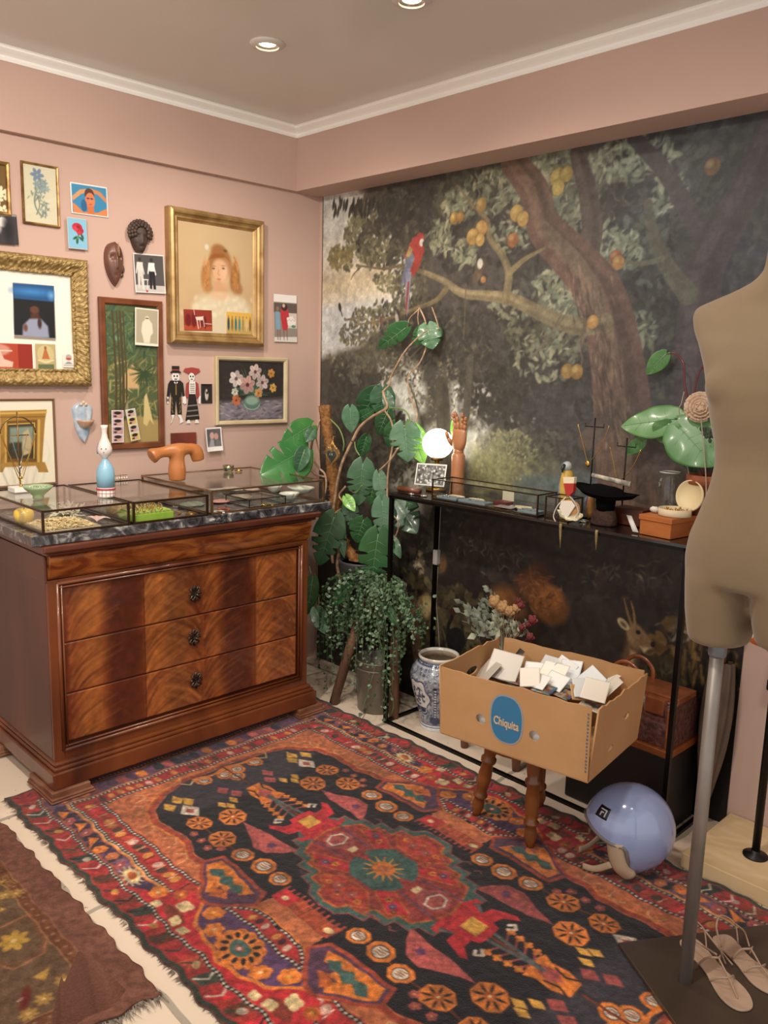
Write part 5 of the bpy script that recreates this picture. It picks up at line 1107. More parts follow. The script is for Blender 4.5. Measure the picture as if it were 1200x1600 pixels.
# pendant ornament beside the mask
c0 = onX(192, 425, WX + .01); pm = MB(); pm.ball((WX + .006, c0.y, c0.z + .012), .012, 10, 6, sc=(.5, .8, 1.5)); pm.ball((WX + .006, c0.y - .003, c0.z - .014), .008, 6, 4, sc=(.5, 1, 1)); pm.tube([(WX + .004, c0.y, c0.z + .03), (WX + .004, c0.y + .002, c0.z + .04)], .001, 4)
tag(pm.build('charm', mat('charm_metal', '#8f8570', 0.4, .6, col2='#5a3a28', scale=60), None), 'tiny metal charm hanging beside the long wooden mask', 'charm')
# 8 photograph of two men holding hands
def p8(c):
    c.poly(PN(c, [(.03, .18), (.97, .18), (.97, .97), (.03, .97)]), '#4e4c4c'); c.poly(PN(c, [(.03, .03), (.97, .03), (.97, .2), (.03, .2)]), '#b8b4ae')
    def man(u, top, body, legs):
        c.ell(N(c, u, .85), c.w * .05, c.h * .055, '#3a302c'); c.poly(PN(c, [(u - .10, .78), (u + .10, .78), (u + .08, .54), (u - .08, .54)]), body); c.poly(PN(c, [(u - .10, .76), (u - .15, .50), (u - .12, .48), (u - .06, .70)]), body)
        c.poly(PN(c, [(u + .08, .76), (u + .14, .48), (u + .11, .46), (u + .05, .68)]), body); c.poly(PN(c, [(u - .09, .56), (u + .09, .56), (u + .10, .10), (u + .02, .10), (u, .42), (u - .03, .10), (u - .10, .12)]), legs)
    man(.20, 1, '#cfcac4', '#c8c2bc'); man(.58, 1, '#dedad4', '#26242a')
    for u in (.30, .42): c.line(PN(c, [(u, .34), (u - .02, .08)]), '#dcd8d2', .003)
    c.line(PN(c, [(.27, .34), (.44, .34)]), '#dcd8d2', .004); c.ell(N(c, .38, .05), .005, .005, '#b03040')
card('photograph', 'black and white studio photograph of two standing men above the jungle picture', 'photograph', [(209, 395), (257, 399), (211, 457)], p8, off=0.005, color='#d8d4ce', curl=0.004)
# 9 large carved gilt frame
def car(s, q, i): return 0.0034 * math.sin(s * 118 + 2.2 * math.sin(q * 95 + s * 31)) * math.cos(q * 205 + 1.3 * math.sin(s * 57)) + 0.0026 * math.sin(s * 305 + 1.5 * math.sin(q * 150)) * math.sin(q * 310 + s * 40) + 0.0012 * math.sin(s * 610 + q * 90)
def p9(c):
    c.poly(c.pp([(20, 442), (84, 447), (87, 529), (22, 523)]), '#16181c')
    c.poly(c.pp([(20, 442), (84, 447), (85, 472), (21, 466)]), '#1f4f80'); c.ell(c.p(50, 456), c.w * .12, .012, '#3a7ab8', soft=.02); c.ell(c.p(80, 462), .01, .012, '#6aa0d0', soft=.02)
    c.ell(c.p(55, 497), .018, .030, '#4a2c22', soft=.01); c.ell(c.p(54, 484), .018, .014, '#5c382a', soft=.006); c.poly(c.pp([(35, 526), (36, 508), (46, 498), (64, 498), (75, 510), (77, 528)]), '#8c92a8', soft=.008); c.ell(c.p(62, 505), .008, .02, '#3c241c', soft=.006); c.ell(c.p(40, 512), .008, .014, '#6a4434', soft=.006)
    c.poly(c.pp([(22, 523), (87, 529), (87, 533), (22, 529)]), '#8a8078')
y0, y1, z0, z1 = wall_rect((-165, 372), (146, 604), 0.04)
tbig = wthing('carved_gilt_frame', 'large ornate carved gold frame with white mat and a dark blue photograph', 'picture', (WX, (y0 + y1) / 2, z0))
moulding(y0, y1, z0, z1, [(0, 0), (0, .018), (.006, .034), (.016, .042), (.028, .040), (.042, .028), (.056, .020), (.062, .024), (.067, .022), (.068, .010), (.068, .002)], M_GILTC, 'frame', tbig, carve=car)
c = pic_canvas(y0 + .066, y1 - .066, z0 + .066, z1 - .066, .010, .003, '#e6e0d4'); p9(c); c.build('picture', M_PAINT, tbig)
M_FR = 0.014
def p9a(c):
    c.poly(PN(c, [(.0, .0), (1, 0), (1, 1), (0, 1)]), '#a8442c'); c.ell(N(c, .35, .75), c.w * .22, c.h * .22, '#c88a78', soft=.008); c.poly(PN(c, [(.05, .1), (.05, .75), (.35, .85), (.45, .4), (.62, .3), (.6, .1)]), '#d8b4a4', soft=.004); c.poly(PN(c, [(.72, 0), (1, 0), (1, 1), (.72, 1)]), '#8e2c20'); c.line(PN(c, [(.3, .72), (.6, .72)]), '#e0c0b0', .005)
card('postcard', 'reddish postcard tucked into the lower left of the large carved frame', 'postcard', [(-30, 535), (52, 538), (-30, 577)], p9a, off=.0155, color='#a8442c')
def p9b(c):
    c.ell(N(c, .5, .6), c.w * .42, c.h * .36, '#c4b486'); c.poly(PN(c, [(.3, .42), (.5, .92), (.7, .42)]), '#b06a3c'); c.ell(N(c, .5, .85), .005, .006, '#8a5a34'); c.line(PN(c, [(.12, .38), (.5, .30), (.88, .38)]), '#d8c9a0', .005); c.poly(PN(c, [(.1, .04), (.9, .04), (.9, .22), (.1, .22)]), '#5f6a48')
card('devotional_card', 'yellow devotional card with a robed figure inside the large carved frame', 'card', [(57, 537), (88, 538), (57, 578)], p9b, off=.0155, color='#b0a070')
def p9c(c):
    c.ell(N(c, .5, .72), c.w * .28, c.h * .22, '#b0a09a'); c.ell(N(c, .5, .62), c.w * .24, c.h * .08, '#b04040'); c.poly(PN(c, [(.1, .25), (.9, .25), (.6, .42), (.4, .42)]), '#8a8a90'); c.line(PN(c, [(.05, .15), (.95, .15)]), '#4a4644', .0016)
card('sticker', 'tiny white sticker with a bust at the lower right of the large carved frame', 'sticker', [(99, 552), (116, 553), (99, 574)], p9c, off=.0155, color='#e0dacf')
# 10 jungle picture in a brown frame
def p10(c):
    g = random.Random(10); P = c.p
    c.poly(c.pp([(165, 470), (250, 475), (250, 690), (165, 690)]), '#4c5a3c')
    for i in range(420):
        u, v = g.random(), g.random(); col = g.choice(['#2f4632', '#3c5440', '#546a48', '#6b7a4c']) if v > .62 else g.choice(['#8a8250', '#6f6c40', '#a89a62', '#5c5c38', '#44502f'])
        c.leaf(N(c, u, v), .05, .007, g.gauss(1.2, .9), col, .7)
    c.poly(PN(c, [(.28, .48), (.5, .58), (.6, .52), (.62, .40), (.34, .40)]), '#c2a070', soft=.01); c.ell(N(c, .22, .76), .012, .009, '#5f8f6c', soft=.006)
    for u, w_ in [(.16, .012), (.24, .010), (.30, .014), (.36, .008)]: c.line(PN(c, [(u, .15), (u + .02, .5), (u - .02, .95)]), '#4a4028', w_, w_ * .7)
    for i in range(70): a = g.gauss(-.6, .8); c.line([N(c, .72, .52), (N(c, .72, .52)[0] + .07 * math.cos(a + 3 * (i % 2)), N(c, .72, .52)[1] + .06 * math.sin(a))], '#33462c', .005, .001, alpha=.8)
    c.poly(PN(c, [(.0, .0), (1, 0), (1, .16), (.6, .20), (0, .14)]), '#a08a58', soft=.01)
    c.poly(PN(c, [(.72, .34), (.77, .37), (.80, .31), (.90, .13), (.82, .17), (.76, .12), (.69, .14)]), '#c8b47c', soft=.004); c.poly(PN(c, [(.30, .2), (.38, .32), (.42, .2)]), '#8c8664', soft=.004)
frame('jungle_picture', 'narrow upright jungle picture in a plain brown wooden frame', (156, 463), (259, 699), 0.027, 0.022, M_WALN, p10, prof=[(0, 0), (0, .016), (.004, .020), (.022, .018), (.027, .012), (.027, .002)])
def p10a(c): c.poly(PN(c, [(.04, .07), (.96, .07), (.96, .97), (.04, .97)]), '#a89f86'); c.poly(PN(c, [(.38, .08), (.30, .30), (.26, .38), (.30, .62), (.44, .72), (.58, .72), (.72, .60), (.76, .36), (.66, .28), (.62, .08)]), '#d8d0bc', soft=.004); c.ell(N(c, .5, .74), c.w * .10, c.h * .06, '#cfc4ae'); c.ell(N(c, .5, .74), c.w * .07, .002, '#3a342c')
card('photograph', 'sepia photograph of a costumed clown figure tucked into the jungle picture', 'photograph', [(209, 480), (246, 484), (211, 539)], p10a, off=.0225, color='#e2dccc')
def strip(cols):
    def f(c):
        for k in range(4):
            v = .02 + k * .245; c.poly(PN(c, [(.08, v), (.92, v), (.92, v + .22), (.08, v + .22)]), cols[k % 2]); c.ell(N(c, .5, v + .10), c.w * .28, c.h * .085, '#c49a88'); c.ell(N(c, .5, v + .16), c.w * .30, c.h * .05, '#2c2426'); c.ell(N(c, .30, v + .06), c.w * .14, c.h * .03, '#3c2c40')
    return f
card('photo_booth_strip', 'pink photo booth strip of four portraits at the foot of the jungle picture', 'photograph', [(174, 641), (193, 641), (175, 692)], strip(['#c8a8b0', '#b08c98']), off=.0225, pitch=.0016, color='#d8cfc8')
card('photo_booth_strip', 'yellow tilted photo booth strip leaning beside the pink one', 'photograph', [(194, 641), (209, 638), (205, 690)], strip(['#c8b850', '#b8b4a8']), off=.0235, pitch=.0016, color='#d8cfc8')
# 11 portrait of a red haired girl
def p11(c):
    P = c.p; g = random.Random(11)
    c.C[:] = srgb('#bb9e78'); c.ell(P(345, 380), .17, .19, '#c0a680', soft=.15)
    for i in range(60): c.ell(P(345 + g.gauss(0, 30), 430 + g.gauss(0, 40)), .03, .02, g.choice(['#b4966e', '#c6ab86', '#a98c66']), rot=g.random() * 3, alpha=.18, soft=.05)
    for (x, y, rx, ry, col) in [(344, 412, .060, .075, '#96673a'), (322, 434, .026, .060, '#a07042'), (367, 436, .028, .064, '#8c5c32'), (341, 391, .036, .026, '#96643a'), (326, 450, .020, .026, '#a87a4c'), (372, 452, .024, .028, '#9c6c40')]: c.ell(P(x, y), rx, ry, col, soft=.014, alpha=.92)
    for i in range(120): s = g.choice((-1, 1)); a = P(345 + s * (17 + 8 * g.random()), 400 + 45 * g.random()); c.line([a, (a[0] + s * .01, a[1] - .015), (a[0] + s * .004, a[1] - .03)], g.choice(['#c08a52', '#8a5228', '#b87a42', '#cf9c66']), .005, .002, alpha=.5, soft=.006)
    c.poly(c.pp([(300, 498), (302, 476), (312, 464), (326, 460), (362, 460), (378, 466), (390, 480), (394, 500), (394, 530), (300, 525)]), '#cdbfa2', soft=.04); c.ell(P(344, 462), .045, .02, '#d2ac88', soft=.02)
    for i in range(90): c.ell(P(345 + g.gauss(0, 24), 482 + g.gauss(0, 10)), .012, .008, g.choice(['#ddd2b8', '#c9bb9c', '#e2d8c2']), rot=g.random() * 3, alpha=.4, soft=.01)
    c.ell(P(343, 424), .040, .054, '#d0a380', soft=.014); c.poly(c.pp([(334, 440), (354, 442), (354, 456), (334, 455)]), '#c49872', soft=.012)
    c.ell(P(352, 426), .022, .045, '#dcb492', soft=.03, alpha=.7)
    for x in (333.5, 349): c.ell(P(x, 419.5), .0075, .0035, '#54463c', soft=.003); c.ell(P(x, 415.5), .011, .0022, '#9c6c44', soft=.003)
    c.line(c.pp([(342, 421), (340.5, 428), (343, 430)]), '#b58460', .003, soft=.004); c.ell(P(342, 436.5), .010, .003, '#a8604c', soft=.003); c.ell(P(342, 440), .006, .002, '#b8866a', soft=.004)
    c.poly(c.pp([(326, 405), (333, 396), (350, 397), (358, 408), (352, 402), (340, 403)]), '#8e552a', soft=.01); c.ell(P(323, 386), .010, .012, '#c9c6b8', soft=.006); c.ell(P(352, 392), .010, .006, '#6c4a34', soft=.005)
    c.blur(1)
frame('girl_portrait', 'worn gold frame with pastel portrait of a red-haired girl in white', (266, 320), (415, 542), 0.055, 0.05, M_GILTP, p11, prof=[(0, 0), (0, .036), (.005, .044), (.014, .050), (.022, .046), (.026, .036), (.034, .030), (.040, .032), (.046, .024), (.055, .018), (.055, .004)])
def p11a(c):
    c.poly(PN(c, [(0, 0), (1, 0), (1, 1), (0, 1)]), '#8a3428'); c.poly(PN(c, [(0, 0), (1, 0), (1, .2), (0, .25)]), '#a8482e')
    for (u, v, r, s) in [(.15, .5, .1, .3), (.35, .5, .08, .35), (.60, .42, .06, .3), (.74, .40, .06, .3)]: c.ell(N(c, u, v), c.w * r, c.h * s, '#6a2020', soft=.004)
    c.line(PN(c, [(.45, .6), (.5, .1)]), '#e2d2c4', .004); c.line(PN(c, [(.55, .6), (.58, .15)]), '#e2d2c4', .003); c.line(PN(c, [(.68, .6), (.72, .2)]), '#e2d2c4', .003); c.poly(PN(c, [(.40, .65), (.70, .70), (.66, .5), (.44, .5)]), '#dcc8b8', soft=.003); c.line(PN(c, [(.36, .98), (.38, .75)]), '#d8c8b8', .003); c.line(PN(c, [(.75, .35), (1, .33)]), '#d8c4b4', .003)
card('postcard', 'red toned postcard tucked into the lower left of the girl portrait', 'postcard', [(287, 483), (331, 485), (288, 516)], p11a, off=.022, color='#8a3428')
def p11b(c):
    c.poly(PN(c, [(0, 0), (1, 0), (1, .35), (0, .35)]), '#b89a58')
    for k in range(7): u = .08 + k * .14; c.ell(N(c, u, .45), c.w * .045, c.h * .30, ['#2f4c58', '#8a6a3c', '#3c6a70', '#4a7c84', '#9a8458', '#c8b088', '#7a5a3a'][k], soft=.003); c.ell(N(c, u, .78), c.w * .022, c.h * .05, '#a07048')
card('postcard', 'yellow postcard of robed figures tucked into the lower right of the girl portrait', 'postcard', [(356, 487), (396, 490), (354, 521)], p11b, off=.022, color='#d0a850')
# 12 postcard of women, one in red
def p12(c):
    c.poly(PN(c, [(0, 0), (1, 0), (1, .84), (0, .84)]), '#8a8078'); c.poly(PN(c, [(0, .62), (1, .62), (1, .82), (0, .82)]), '#5c504a'); c.poly(PN(c, [(.45, .3), (1, .3), (1, .62), (.45, .62)]), '#c8beb0'); c.poly(PN(c, [(0, 0), (1, 0), (1, .12), (0, .1)]), '#cfcac2')
    c.poly(PN(c, [(.30, .70), (.62, .70), (.66, .55), (.58, .25), (.38, .25), (.30, .52)]), '#b5303a'); c.ell(N(c, .44, .76), c.w * .09, c.h * .055, '#c49a80'); c.ell(N(c, .46, .74), c.w * .13, c.h * .08, '#221a1a', alpha=.8); c.ell(N(c, .43, .77), c.w * .06, c.h * .04, '#d0a88c')
    c.poly(PN(c, [(.06, .64), (.24, .64), (.28, .26), (.08, .26)]), '#7c9cb0'); c.ell(N(c, .16, .70), c.w * .07, c.h * .045, '#8a6a54'); c.poly(PN(c, [(.55, .52), (.8, .56), (.95, .44), (.9, .34), (.6, .36)]), '#e0dcd6', soft=.002); c.ell(N(c, .85, .34), c.w * .1, c.h * .03, '#5a7a64')
    for u in (.15, .25, .42, .56): c.line(PN(c, [(u, .26), (u + .01, .05)]), '#7a5444', .004)
    for i in range(5): c.ell(N(c, .6 + .07 * i, .46 + .02 * (i % 2)), .002, .002, '#b03038')
card('photograph', 'colour photograph of a woman in red between the girl portrait and the mural', 'photograph', [(426, 459), (462, 462), (428, 534)], p12, off=.004, color='#e4e0dc', curl=.003)
# 13 paper skeletons
def skeleton(name, label, cx, top, bot, kind):
    a = onX(cx, top, WX + .006); b = onX(cx, bot, WX + .006); h = a.z - b.z; y = (a.y + b.y) / 2; s = h
    t = wthing(name, label, 'paper figure', (WX, y, b.z)); O = (WX + .003, y, b.z)
    def pz(pts, m, nm, d=.0015, dd=0.0): MB().prism([(u * s, v * s) for u, v in pts], dd, dd + d, O, (0, 1, 0), (0, 0, 1)).build(nm, m, t)
    W_ = mat('paper_white', '#dedad4', 0.7); B_ = mat('paper_black', '#1d1816', 0.6); G_ = mat('paper_gold', '#8a6c34', 0.5); R_ = mat('paper_red', '#9a3c38', 0.6); GR = mat('paper_grey', '#77706a', 0.6)
    el = lambda u, v, rx, ry, n=16: [(u + rx * math.cos(k), v + ry * math.sin(k)) for k in np.linspace(0, 2 * math.pi, n + 1)[:-1]]
    if kind == 'man':
        pz([(-.10, .17), (-.02, .17), (.0, .45), (.03, .17), (.11, .17), (.10, .52), (-.08, .52)], B_, 'trousers'); pz([(-.10, .74), (-.14, .68), (-.17, .48), (-.12, .47), (-.09, .58), (-.09, .48), (.11, .48), (.10, .60), (.13, .48), (.17, .48), (.14, .70), (.09, .74)], B_, 'jacket', dd=.001)
        for s_ in (-1, 1):
            pz([(s_ * .15 - .02, .47), (s_ * .15 + .02, .47), (s_ * .17, .36), (s_ * .13, .36)], W_, 'hand'); pz([(s_ * .06 - .03, .17), (s_ * .06 + .03, .17), (s_ * .11 + .03, .05), (s_ * .09 - .02, .02), (s_ * .07, .10)], W_, 'foot')
            for k in range(4): pz([(s_ * (.055 + .015 * (k % 2)), .20 + k * .07), (s_ * (.07 + .01 * (k % 2)), .20 + k * .07), (s_ * .085, .25 + k * .07), (s_ * .075, .26 + k * .07)], G_, 'trim', dd=.0025)
        pz([(-.01, .50), (.01, .50), (.01, .72), (-.01, .72)], G_, 'front_trim', dd=.003); pz([(-.04, .72), (.04, .72), (.0, .66)], W_, 'shirt', dd=.003); pz(el(0, .80, .075, .085), W_, 'skull', dd=.001)
        for s_ in (-1, 1): pz(el(s_ * .028, .815, .015, .016, 8), B_, 'eye', d=.001, dd=.003)
        pz(el(0, .765, .03, .008, 8), B_, 'mouth', d=.001, dd=.003); pz([(-.10, .865), (.10, .865), (.10, .885), (.065, .895), (.07, .98), (-.07, .98), (-.065, .895), (-.10, .885)], B_, 'top_hat', dd=.003); pz([(-.07, .905), (.07, .905), (.07, .925), (-.07, .925)], R_, 'hat_band', dd=.005)
    else:
        pz([(-.13, .08), (.15, .10), (.12, .30), (.07, .54), (-.05, .54), (-.09, .30)], B_, 'skirt')
        for k in range(3): pz([(-.115 + .01 * k, .14 + .09 * k), (.13 - .012 * k, .155 + .09 * k), (.125 - .012 * k, .18 + .09 * k), (-.11 + .01 * k, .165 + .09 * k)], GR, 'skirt_band', dd=.002)
        pz([(-.05, .54), (.07, .54), (.08, .76), (-.06, .76)], W_, 'ribcage', dd=.001)
        for k in range(5): pz([(-.035, .57 + .035 * k), (.055, .57 + .035 * k), (.055, .578 + .035 * k), (-.035, .578 + .035 * k)], GR, 'rib', dd=.003)
        for s_ in (-1, 1):
            pz([(.01 + s_ * .06, .76), (.01 + s_ * .12, .72), (.01 + s_ * .14, .50), (.01 + s_ * .08, .46)], R_, 'sleeve', dd=.002); pz([(.01 + s_ * .13, .52), (.01 + s_ * .17, .50), (.01 + s_ * .16, .36), (.01 + s_ * .12, .38)], W_, 'hand', dd=.001); pz([(.01 + s_ * .06, .09), (.01 + s_ * .10, .09), (.01 + s_ * .13, .03), (.01 + s_ * .04, .03)], W_, 'foot', dd=.001)
        pz(el(0, .83, .06, .075), W_, 'skull', dd=.001); pz([(-.05, .88), (-.16, .93), (-.13, .98), (.02, 1.0), (.15, .98), (.18, .93), (.05, .86)], R_, 'headdress', dd=.0)
        for s_ in (-1, 1): pz(el(s_ * .024, .845, .014, .015, 8), B_, 'eye', d=.001, dd=.003)
        pz(el(0, .795, .024, .007, 8), B_, 'mouth', d=.001, dd=.003)
skeleton('paper_skeleton', 'cut paper skeleton man in a black suit and top hat', 275, 570, 664, 'man'); skeleton('paper_skeleton', 'cut paper skeleton woman in a striped black skirt and red headdress', 300, 574, 664, 'woman')
# 14 small dark framed photograph
def p14(c): c.poly(PN(c, [(.0, .0), (1, 0), (1, 1), (0, 1)]), '#26221f'); c.ell(N(c, .5, .45), c.w * .2, c.h * .35, '#b9b0a8', soft=.003); c.ell(N(c, .55, .65), c.w * .16, c.h * .18, '#1a1614', soft=.003); c.ell(N(c, .5, .68), c.w * .09, c.h * .09, '#c8b8ac', soft=.002)
frame('small_framed_photo', 'tiny black framed photograph between the paper skeleton woman and the flower painting', (315, 600), (332, 630), .005, .006, mat('black_frame', '#1c1816', .4), p14, pitch=.0015)
# 15 flower painting
def p15(c):
    P = c.p; g = random.Random(15); c.poly(PN(c, [(0, 0), (1, 0), (1, 1), (0, 1)]), '#2f2a28'); c.poly(PN(c, [(0, 0), (1, 0), (1, .36), (0, .30)]), '#7a7480', soft=.03)
    for i in range(160): c.leaf(N(c, g.random(), .32 * g.random()), .03, .008, g.gauss(0, .4), g.choice(['#8c8690', '#4a4444', '#9a8c8a', '#625c66', '#b0a09c']), .5)
    for i in range(60): c.leaf(N(c, g.random(), .4 + .6 * g.random()), .03, .012, g.random() * 3, g.choice(['#3a3432', '#26211f', '#403630']), .4)
    c.ell(N(c, .50, .30), c.w * .13, c.h * .13, '#587468', soft=.006); c.ell(N(c, .50, .33), c.w * .10, c.h * .07, '#86a090', soft=.008); c.line([N(c, .5 + .12 * math.cos(a), .29 + .11 * math.sin(a)) for a in np.linspace(3.3, 6.1, 9)], '#a8c0b4', .003)
    for i in range(70): a = g.random() * 3.4 - .1; r = .1 + .2 * g.random(); c.line([N(c, .5, .45), (N(c, .5, .45)[0] + c.w * r * 1.3 * math.cos(a), N(c, .5, .45)[1] + c.h * r * 1.6 * math.sin(a))], g.choice(['#3c6450', '#4a7c62', '#2f5040', '#5c8a6c']), .004, .002, alpha=.8)
    def fl(u, v, r, col, mid):
        for k in range(6): a = k * 1.047 + .3; c.ell((u * c.w + r * .62 * math.cos(a), v * c.h + r * .62 * math.sin(a)), r * .5, r * .38, col, rot=a, noise=.12); c.line([(u * c.w + r * .3 * math.cos(a), v * c.h + r * .3 * math.sin(a)), (u * c.w + r * .95 * math.cos(a), v * c.h + r * .95 * math.sin(a))], mid, .0014, alpha=.6)
        c.ell((u * c.w, v * c.h), r * .25, r * .25, mid)
    for (u, v, r, col, m_) in [(.55, .82, .034, '#b8a49c', '#5a3a40'), (.26, .70, .036, '#c0b4ae', '#6a4a50'), (.43, .60, .040, '#b08a80', '#5a2c34'), (.66, .64, .034, '#b4a29e', '#5a3c44'), (.24, .48, .018, '#c0bcb0', '#6a7a60'), (.80, .80, .020, '#c08a48', '#8a4c24'), (.83, .55, .020, '#c8a050', '#8a5a2c'), (.60, .46, .022, '#c08a54', '#8a4a2c'), (.26, .34, .024, '#b06a44', '#7a3424')]: fl(u, v, r, col, m_)
frame('flower_painting', 'oil painting of pale anemones in a cream painted frame', (338, 556), (450, 661), .020, .022, mat('cream_frame', '#c9b896', .55, col2='#b8a680', scale=10), p15, prof=[(0, 0), (0, .018), (.004, .022), (.014, .020), (.020, .012), (.020, .003)])
# 16 dark red box behind the bust, leaning polaroid
b = MB(); a0 = onX(268, 677, WX + .012); a1 = onX(307, 700, WX + .012); b.box((WX + .001, a0.y, a1.z - .01), (WX + .014, a1.y, a0.z)); tag(b.build('wooden_plaque', mat('plaque_red', '#5e2318', .35, coat=.3, col2='#7a3020', scale=9), None, bevel=.002), 'small dark red wooden plaque on the wall behind the tan bust', 'plaque')
def p17(c): c.poly(PN(c, [(.07, .2), (.93, .2), (.93, .94), (.07, .94)]), '#5a5658'); c.ell(N(c, .40, .66), c.w * .14, c.h * .15, '#c09a90', soft=.003); c.ell(N(c, .66, .62), c.w * .13, c.h * .14, '#b88c80', soft=.003); c.poly(PN(c, [(.14, .2), (.5, .2), (.5, .48), (.3, .52)]), '#98949c', soft=.004); c.poly(PN(c, [(.55, .2), (.93, .2), (.9, .4), (.66, .5)]), '#6a6468', soft=.004)
card('polaroid', 'curled white bordered instant photo of a couple right of the tan bust', 'photograph', [(312, 671), (337, 669), (322, 706)], p17, off=.016, color='#e4e0dc', curl=.01)
# 18 holy water font
def font_():
    ctr = onX(129, 659, WX); t = wthing('ceramic_font', 'pale blue and white ceramic wall font with a brown-edged bowl', 'wall font', (WX, ctr.y, ctr.z)); P = []
    H = onX(129, 627, WX).z - ctr.z; M_ = mat('font_glaze', '#c4ccd4', .3, coat=.4, col2='#8aa0b8', scale=22, detail=3)
    out = [(-1, 0), (-.9, .22), (-.72, .42), (-.5, .60), (-.2, .74), (.1, .84), (.4, .95), (.62, 1.0), (.78, .86), (.9, .45), (1.0, .18)]
    for (v, w_) in out:
        row = []
        for j in range(13): u = -1 + j / 6; row.append((WX + .002 + .014 * math.sqrt(max(0, 1 - u * u)) + .003 * math.cos(u * 9) * (v > 0), ctr.y + u * w_ * .047, ctr.z + v * H))
        P.append(row)
    mb = MB(); mb.sheet(P); mb.build('back_plate', M_, t, sub=1)
    bw = MB(); bw.lathe([(0, -.030), (.012, -.029), (.026, -.018), (.034, -.004), (.037, .004), (.033, .004), (.028, -.008), (0, -.016)], 24, (WX + .018, ctr.y + .004, ctr.z + .004), sx=.85); bw.build('bowl', mat('font_brown', '#a87a58', .35, coat=.3, col2='#c8a890', scale=20), t)
    tp = MB(); [tp.ball((WX + .014, ctr.y + dy, ctr.z + H * .86 + dz), .008, 8, 6) for dy, dz in [(-.01, 0), (.01, 0), (0, .008)]]; tp.build('crest', mat('font_crest', '#c8b49c', .4), t)
font_()
# 19 gilt altar picture lower left
def p19(c):
    P = c.p; c.poly(c.pp([(0, 642), (73, 640), (70, 660), (66, 720), (73, 737), (60, 738), (58, 725), (2, 726), (0, 738)]), '#9a7434'); c.poly(c.pp([(8, 658), (58, 656), (57, 722), (8, 722)]), '#6a4a20'); c.poly(c.pp([(13, 664), (54, 662), (53, 716), (13, 717)]), '#3c3424')
    c.poly(c.pp([(15, 668), (52, 666), (52, 690), (15, 692)]), '#7c8a7c', soft=.01); c.poly(c.pp([(34, 700), (36, 676), (44, 670), (50, 690), (48, 708), (36, 712)]), '#b0a078', soft=.006); c.ell(P(24, 700), .012, .016, '#3a4a44', soft=.01)
    c.line(c.pp([(0, 646), (72, 644)]), '#c8a050', .008); c.line(c.pp([(0, 652), (70, 651)]), '#7a5620', .004); c.line(c.pp([(61, 657), (60, 722)]), '#c09a50', .010); c.line(c.pp([(9, 658), (9, 722)]), '#c09a50', .008); c.line(c.pp([(13, 663), (54, 661), (53, 716)]), '#c8a458', .004); c.poly(c.pp([(0, 724), (70, 722), (76, 738), (62, 738), (56, 728), (8, 730), (4, 738), (0, 738)]), '#a07a3a')
frame('altar_print', 'thin-framed print of a gilded altarpiece on a cream mat, behind the hoop stand', (-70, 624), (91, 756), .008, .012, mat('thin_wood', '#6e4a2e', .5), p19, color='#ded6c0')
# ================================================================ console table of black steel and what stands on it
KX0, KX1, KY0, KY1, KZ = -2.462, -1.150, 2.462, 2.752, 1.030
M_STEEL = mat('black_steel', '#15120f', 0.35, 0.6, spec=.5)
def console():
    t = wthing('console_table', 'long thin black steel console table with smoked top in front of the mural', 'console table', ((KX0 + KX1) / 2, 2.6, 0)); r = 0.008
    for nm, (x, y) in {'a': (KX0, KY0), 'b': (KX1, KY0), 'c': (KX0, KY1), 'd': (KX1, KY1)}.items(): MB().box((x - r, y - r, 0.0), (x + r, y + r, KZ - 0.010)).build('leg', M_STEEL, t)
    for z in (0.006, KZ - 0.016):
        f = MB(); f.box((KX0, KY0 - r, z - .006), (KX1, KY0 + r, z + .006)); f.box((KX0, KY1 - r, z - .006), (KX1, KY1 + r, z + .006)); f.box((KX0 - r, KY0, z - .006), (KX0 + r, KY1, z + .006)); f.box((KX1 - r, KY0, z - .006), (KX1 + r, KY1, z + .006))
        f.build('rail', M_STEEL, t)
    MB().box((KX0 - .01, KY0 - .012, KZ - .010), (KX1 + .01, KY1 + .006, KZ)).build('table_top', mat('smoked_top', '#1a1715', 0.12, coat=.5), t)
console()
glass_case('flat glass jewellery case with dark edges on the console nearest the lamp', -2.250, -1.735, 2.482, 2.598, KZ + .001, KZ + .082, M_BRASSD, .0022)
glass_case('glass jewellery case behind the patterned heart purse on the console', -1.712, -1.615, 2.50, 2.585, KZ + .001, KZ + .080, M_BRASSD, .0022)
K1 = KZ + .0015
# globe lamp
c = onY(684, 693, 2.66); t = thing('globe_lamp', 'glowing white globe table lamp with a brass stem on the console', 'lamp', (c.x, 2.66, K1))
gz = c.z - K1
MB().lathe([(0, 0), (.045, 0), (.045, .010), (.012, .014)], 28).build('base', mat('lamp_brass', '#b08a4a', .25, .9), t)
MB().lathe([(.011, .012), (.011, gz - .06)], 16).build('stem', mat('lamp_brass'), t)
MB().lathe([(.026, gz - .072), (.028, gz - .050)], 24).build('collar', mat('lamp_brass'), t)
gl = MB().ball((0, 0, gz), .066, 32, 20, sc=(1, 1, .97)).build('globe', mat('lit_glass', '#fff8ea', .4, emit=('#fff2dc', 7.0)), t)
cord = MB(); P0 = onX(677, 800, KX0 + .004); pts = [(c.x, 2.70, K1 + .006), (c.x - .05, 2.735, K1 + .004), (-2.452, 2.764, KZ - .02), (-2.455, 2.764, .78), (-2.455, 2.764, .74)]
cord.tube([tuple(v) for v in smooth_path(pts, 5)], .0022, 6)
pts2 = [(-2.455, 2.764, .68), (-2.456, 2.763, .5), (-2.44, 2.762, .40), (-2.42, 2.755, .30), (-2.40, 2.76, .02)]
cord.tube([tuple(v) for v in smooth_path(pts2, 5)], .0022, 6)
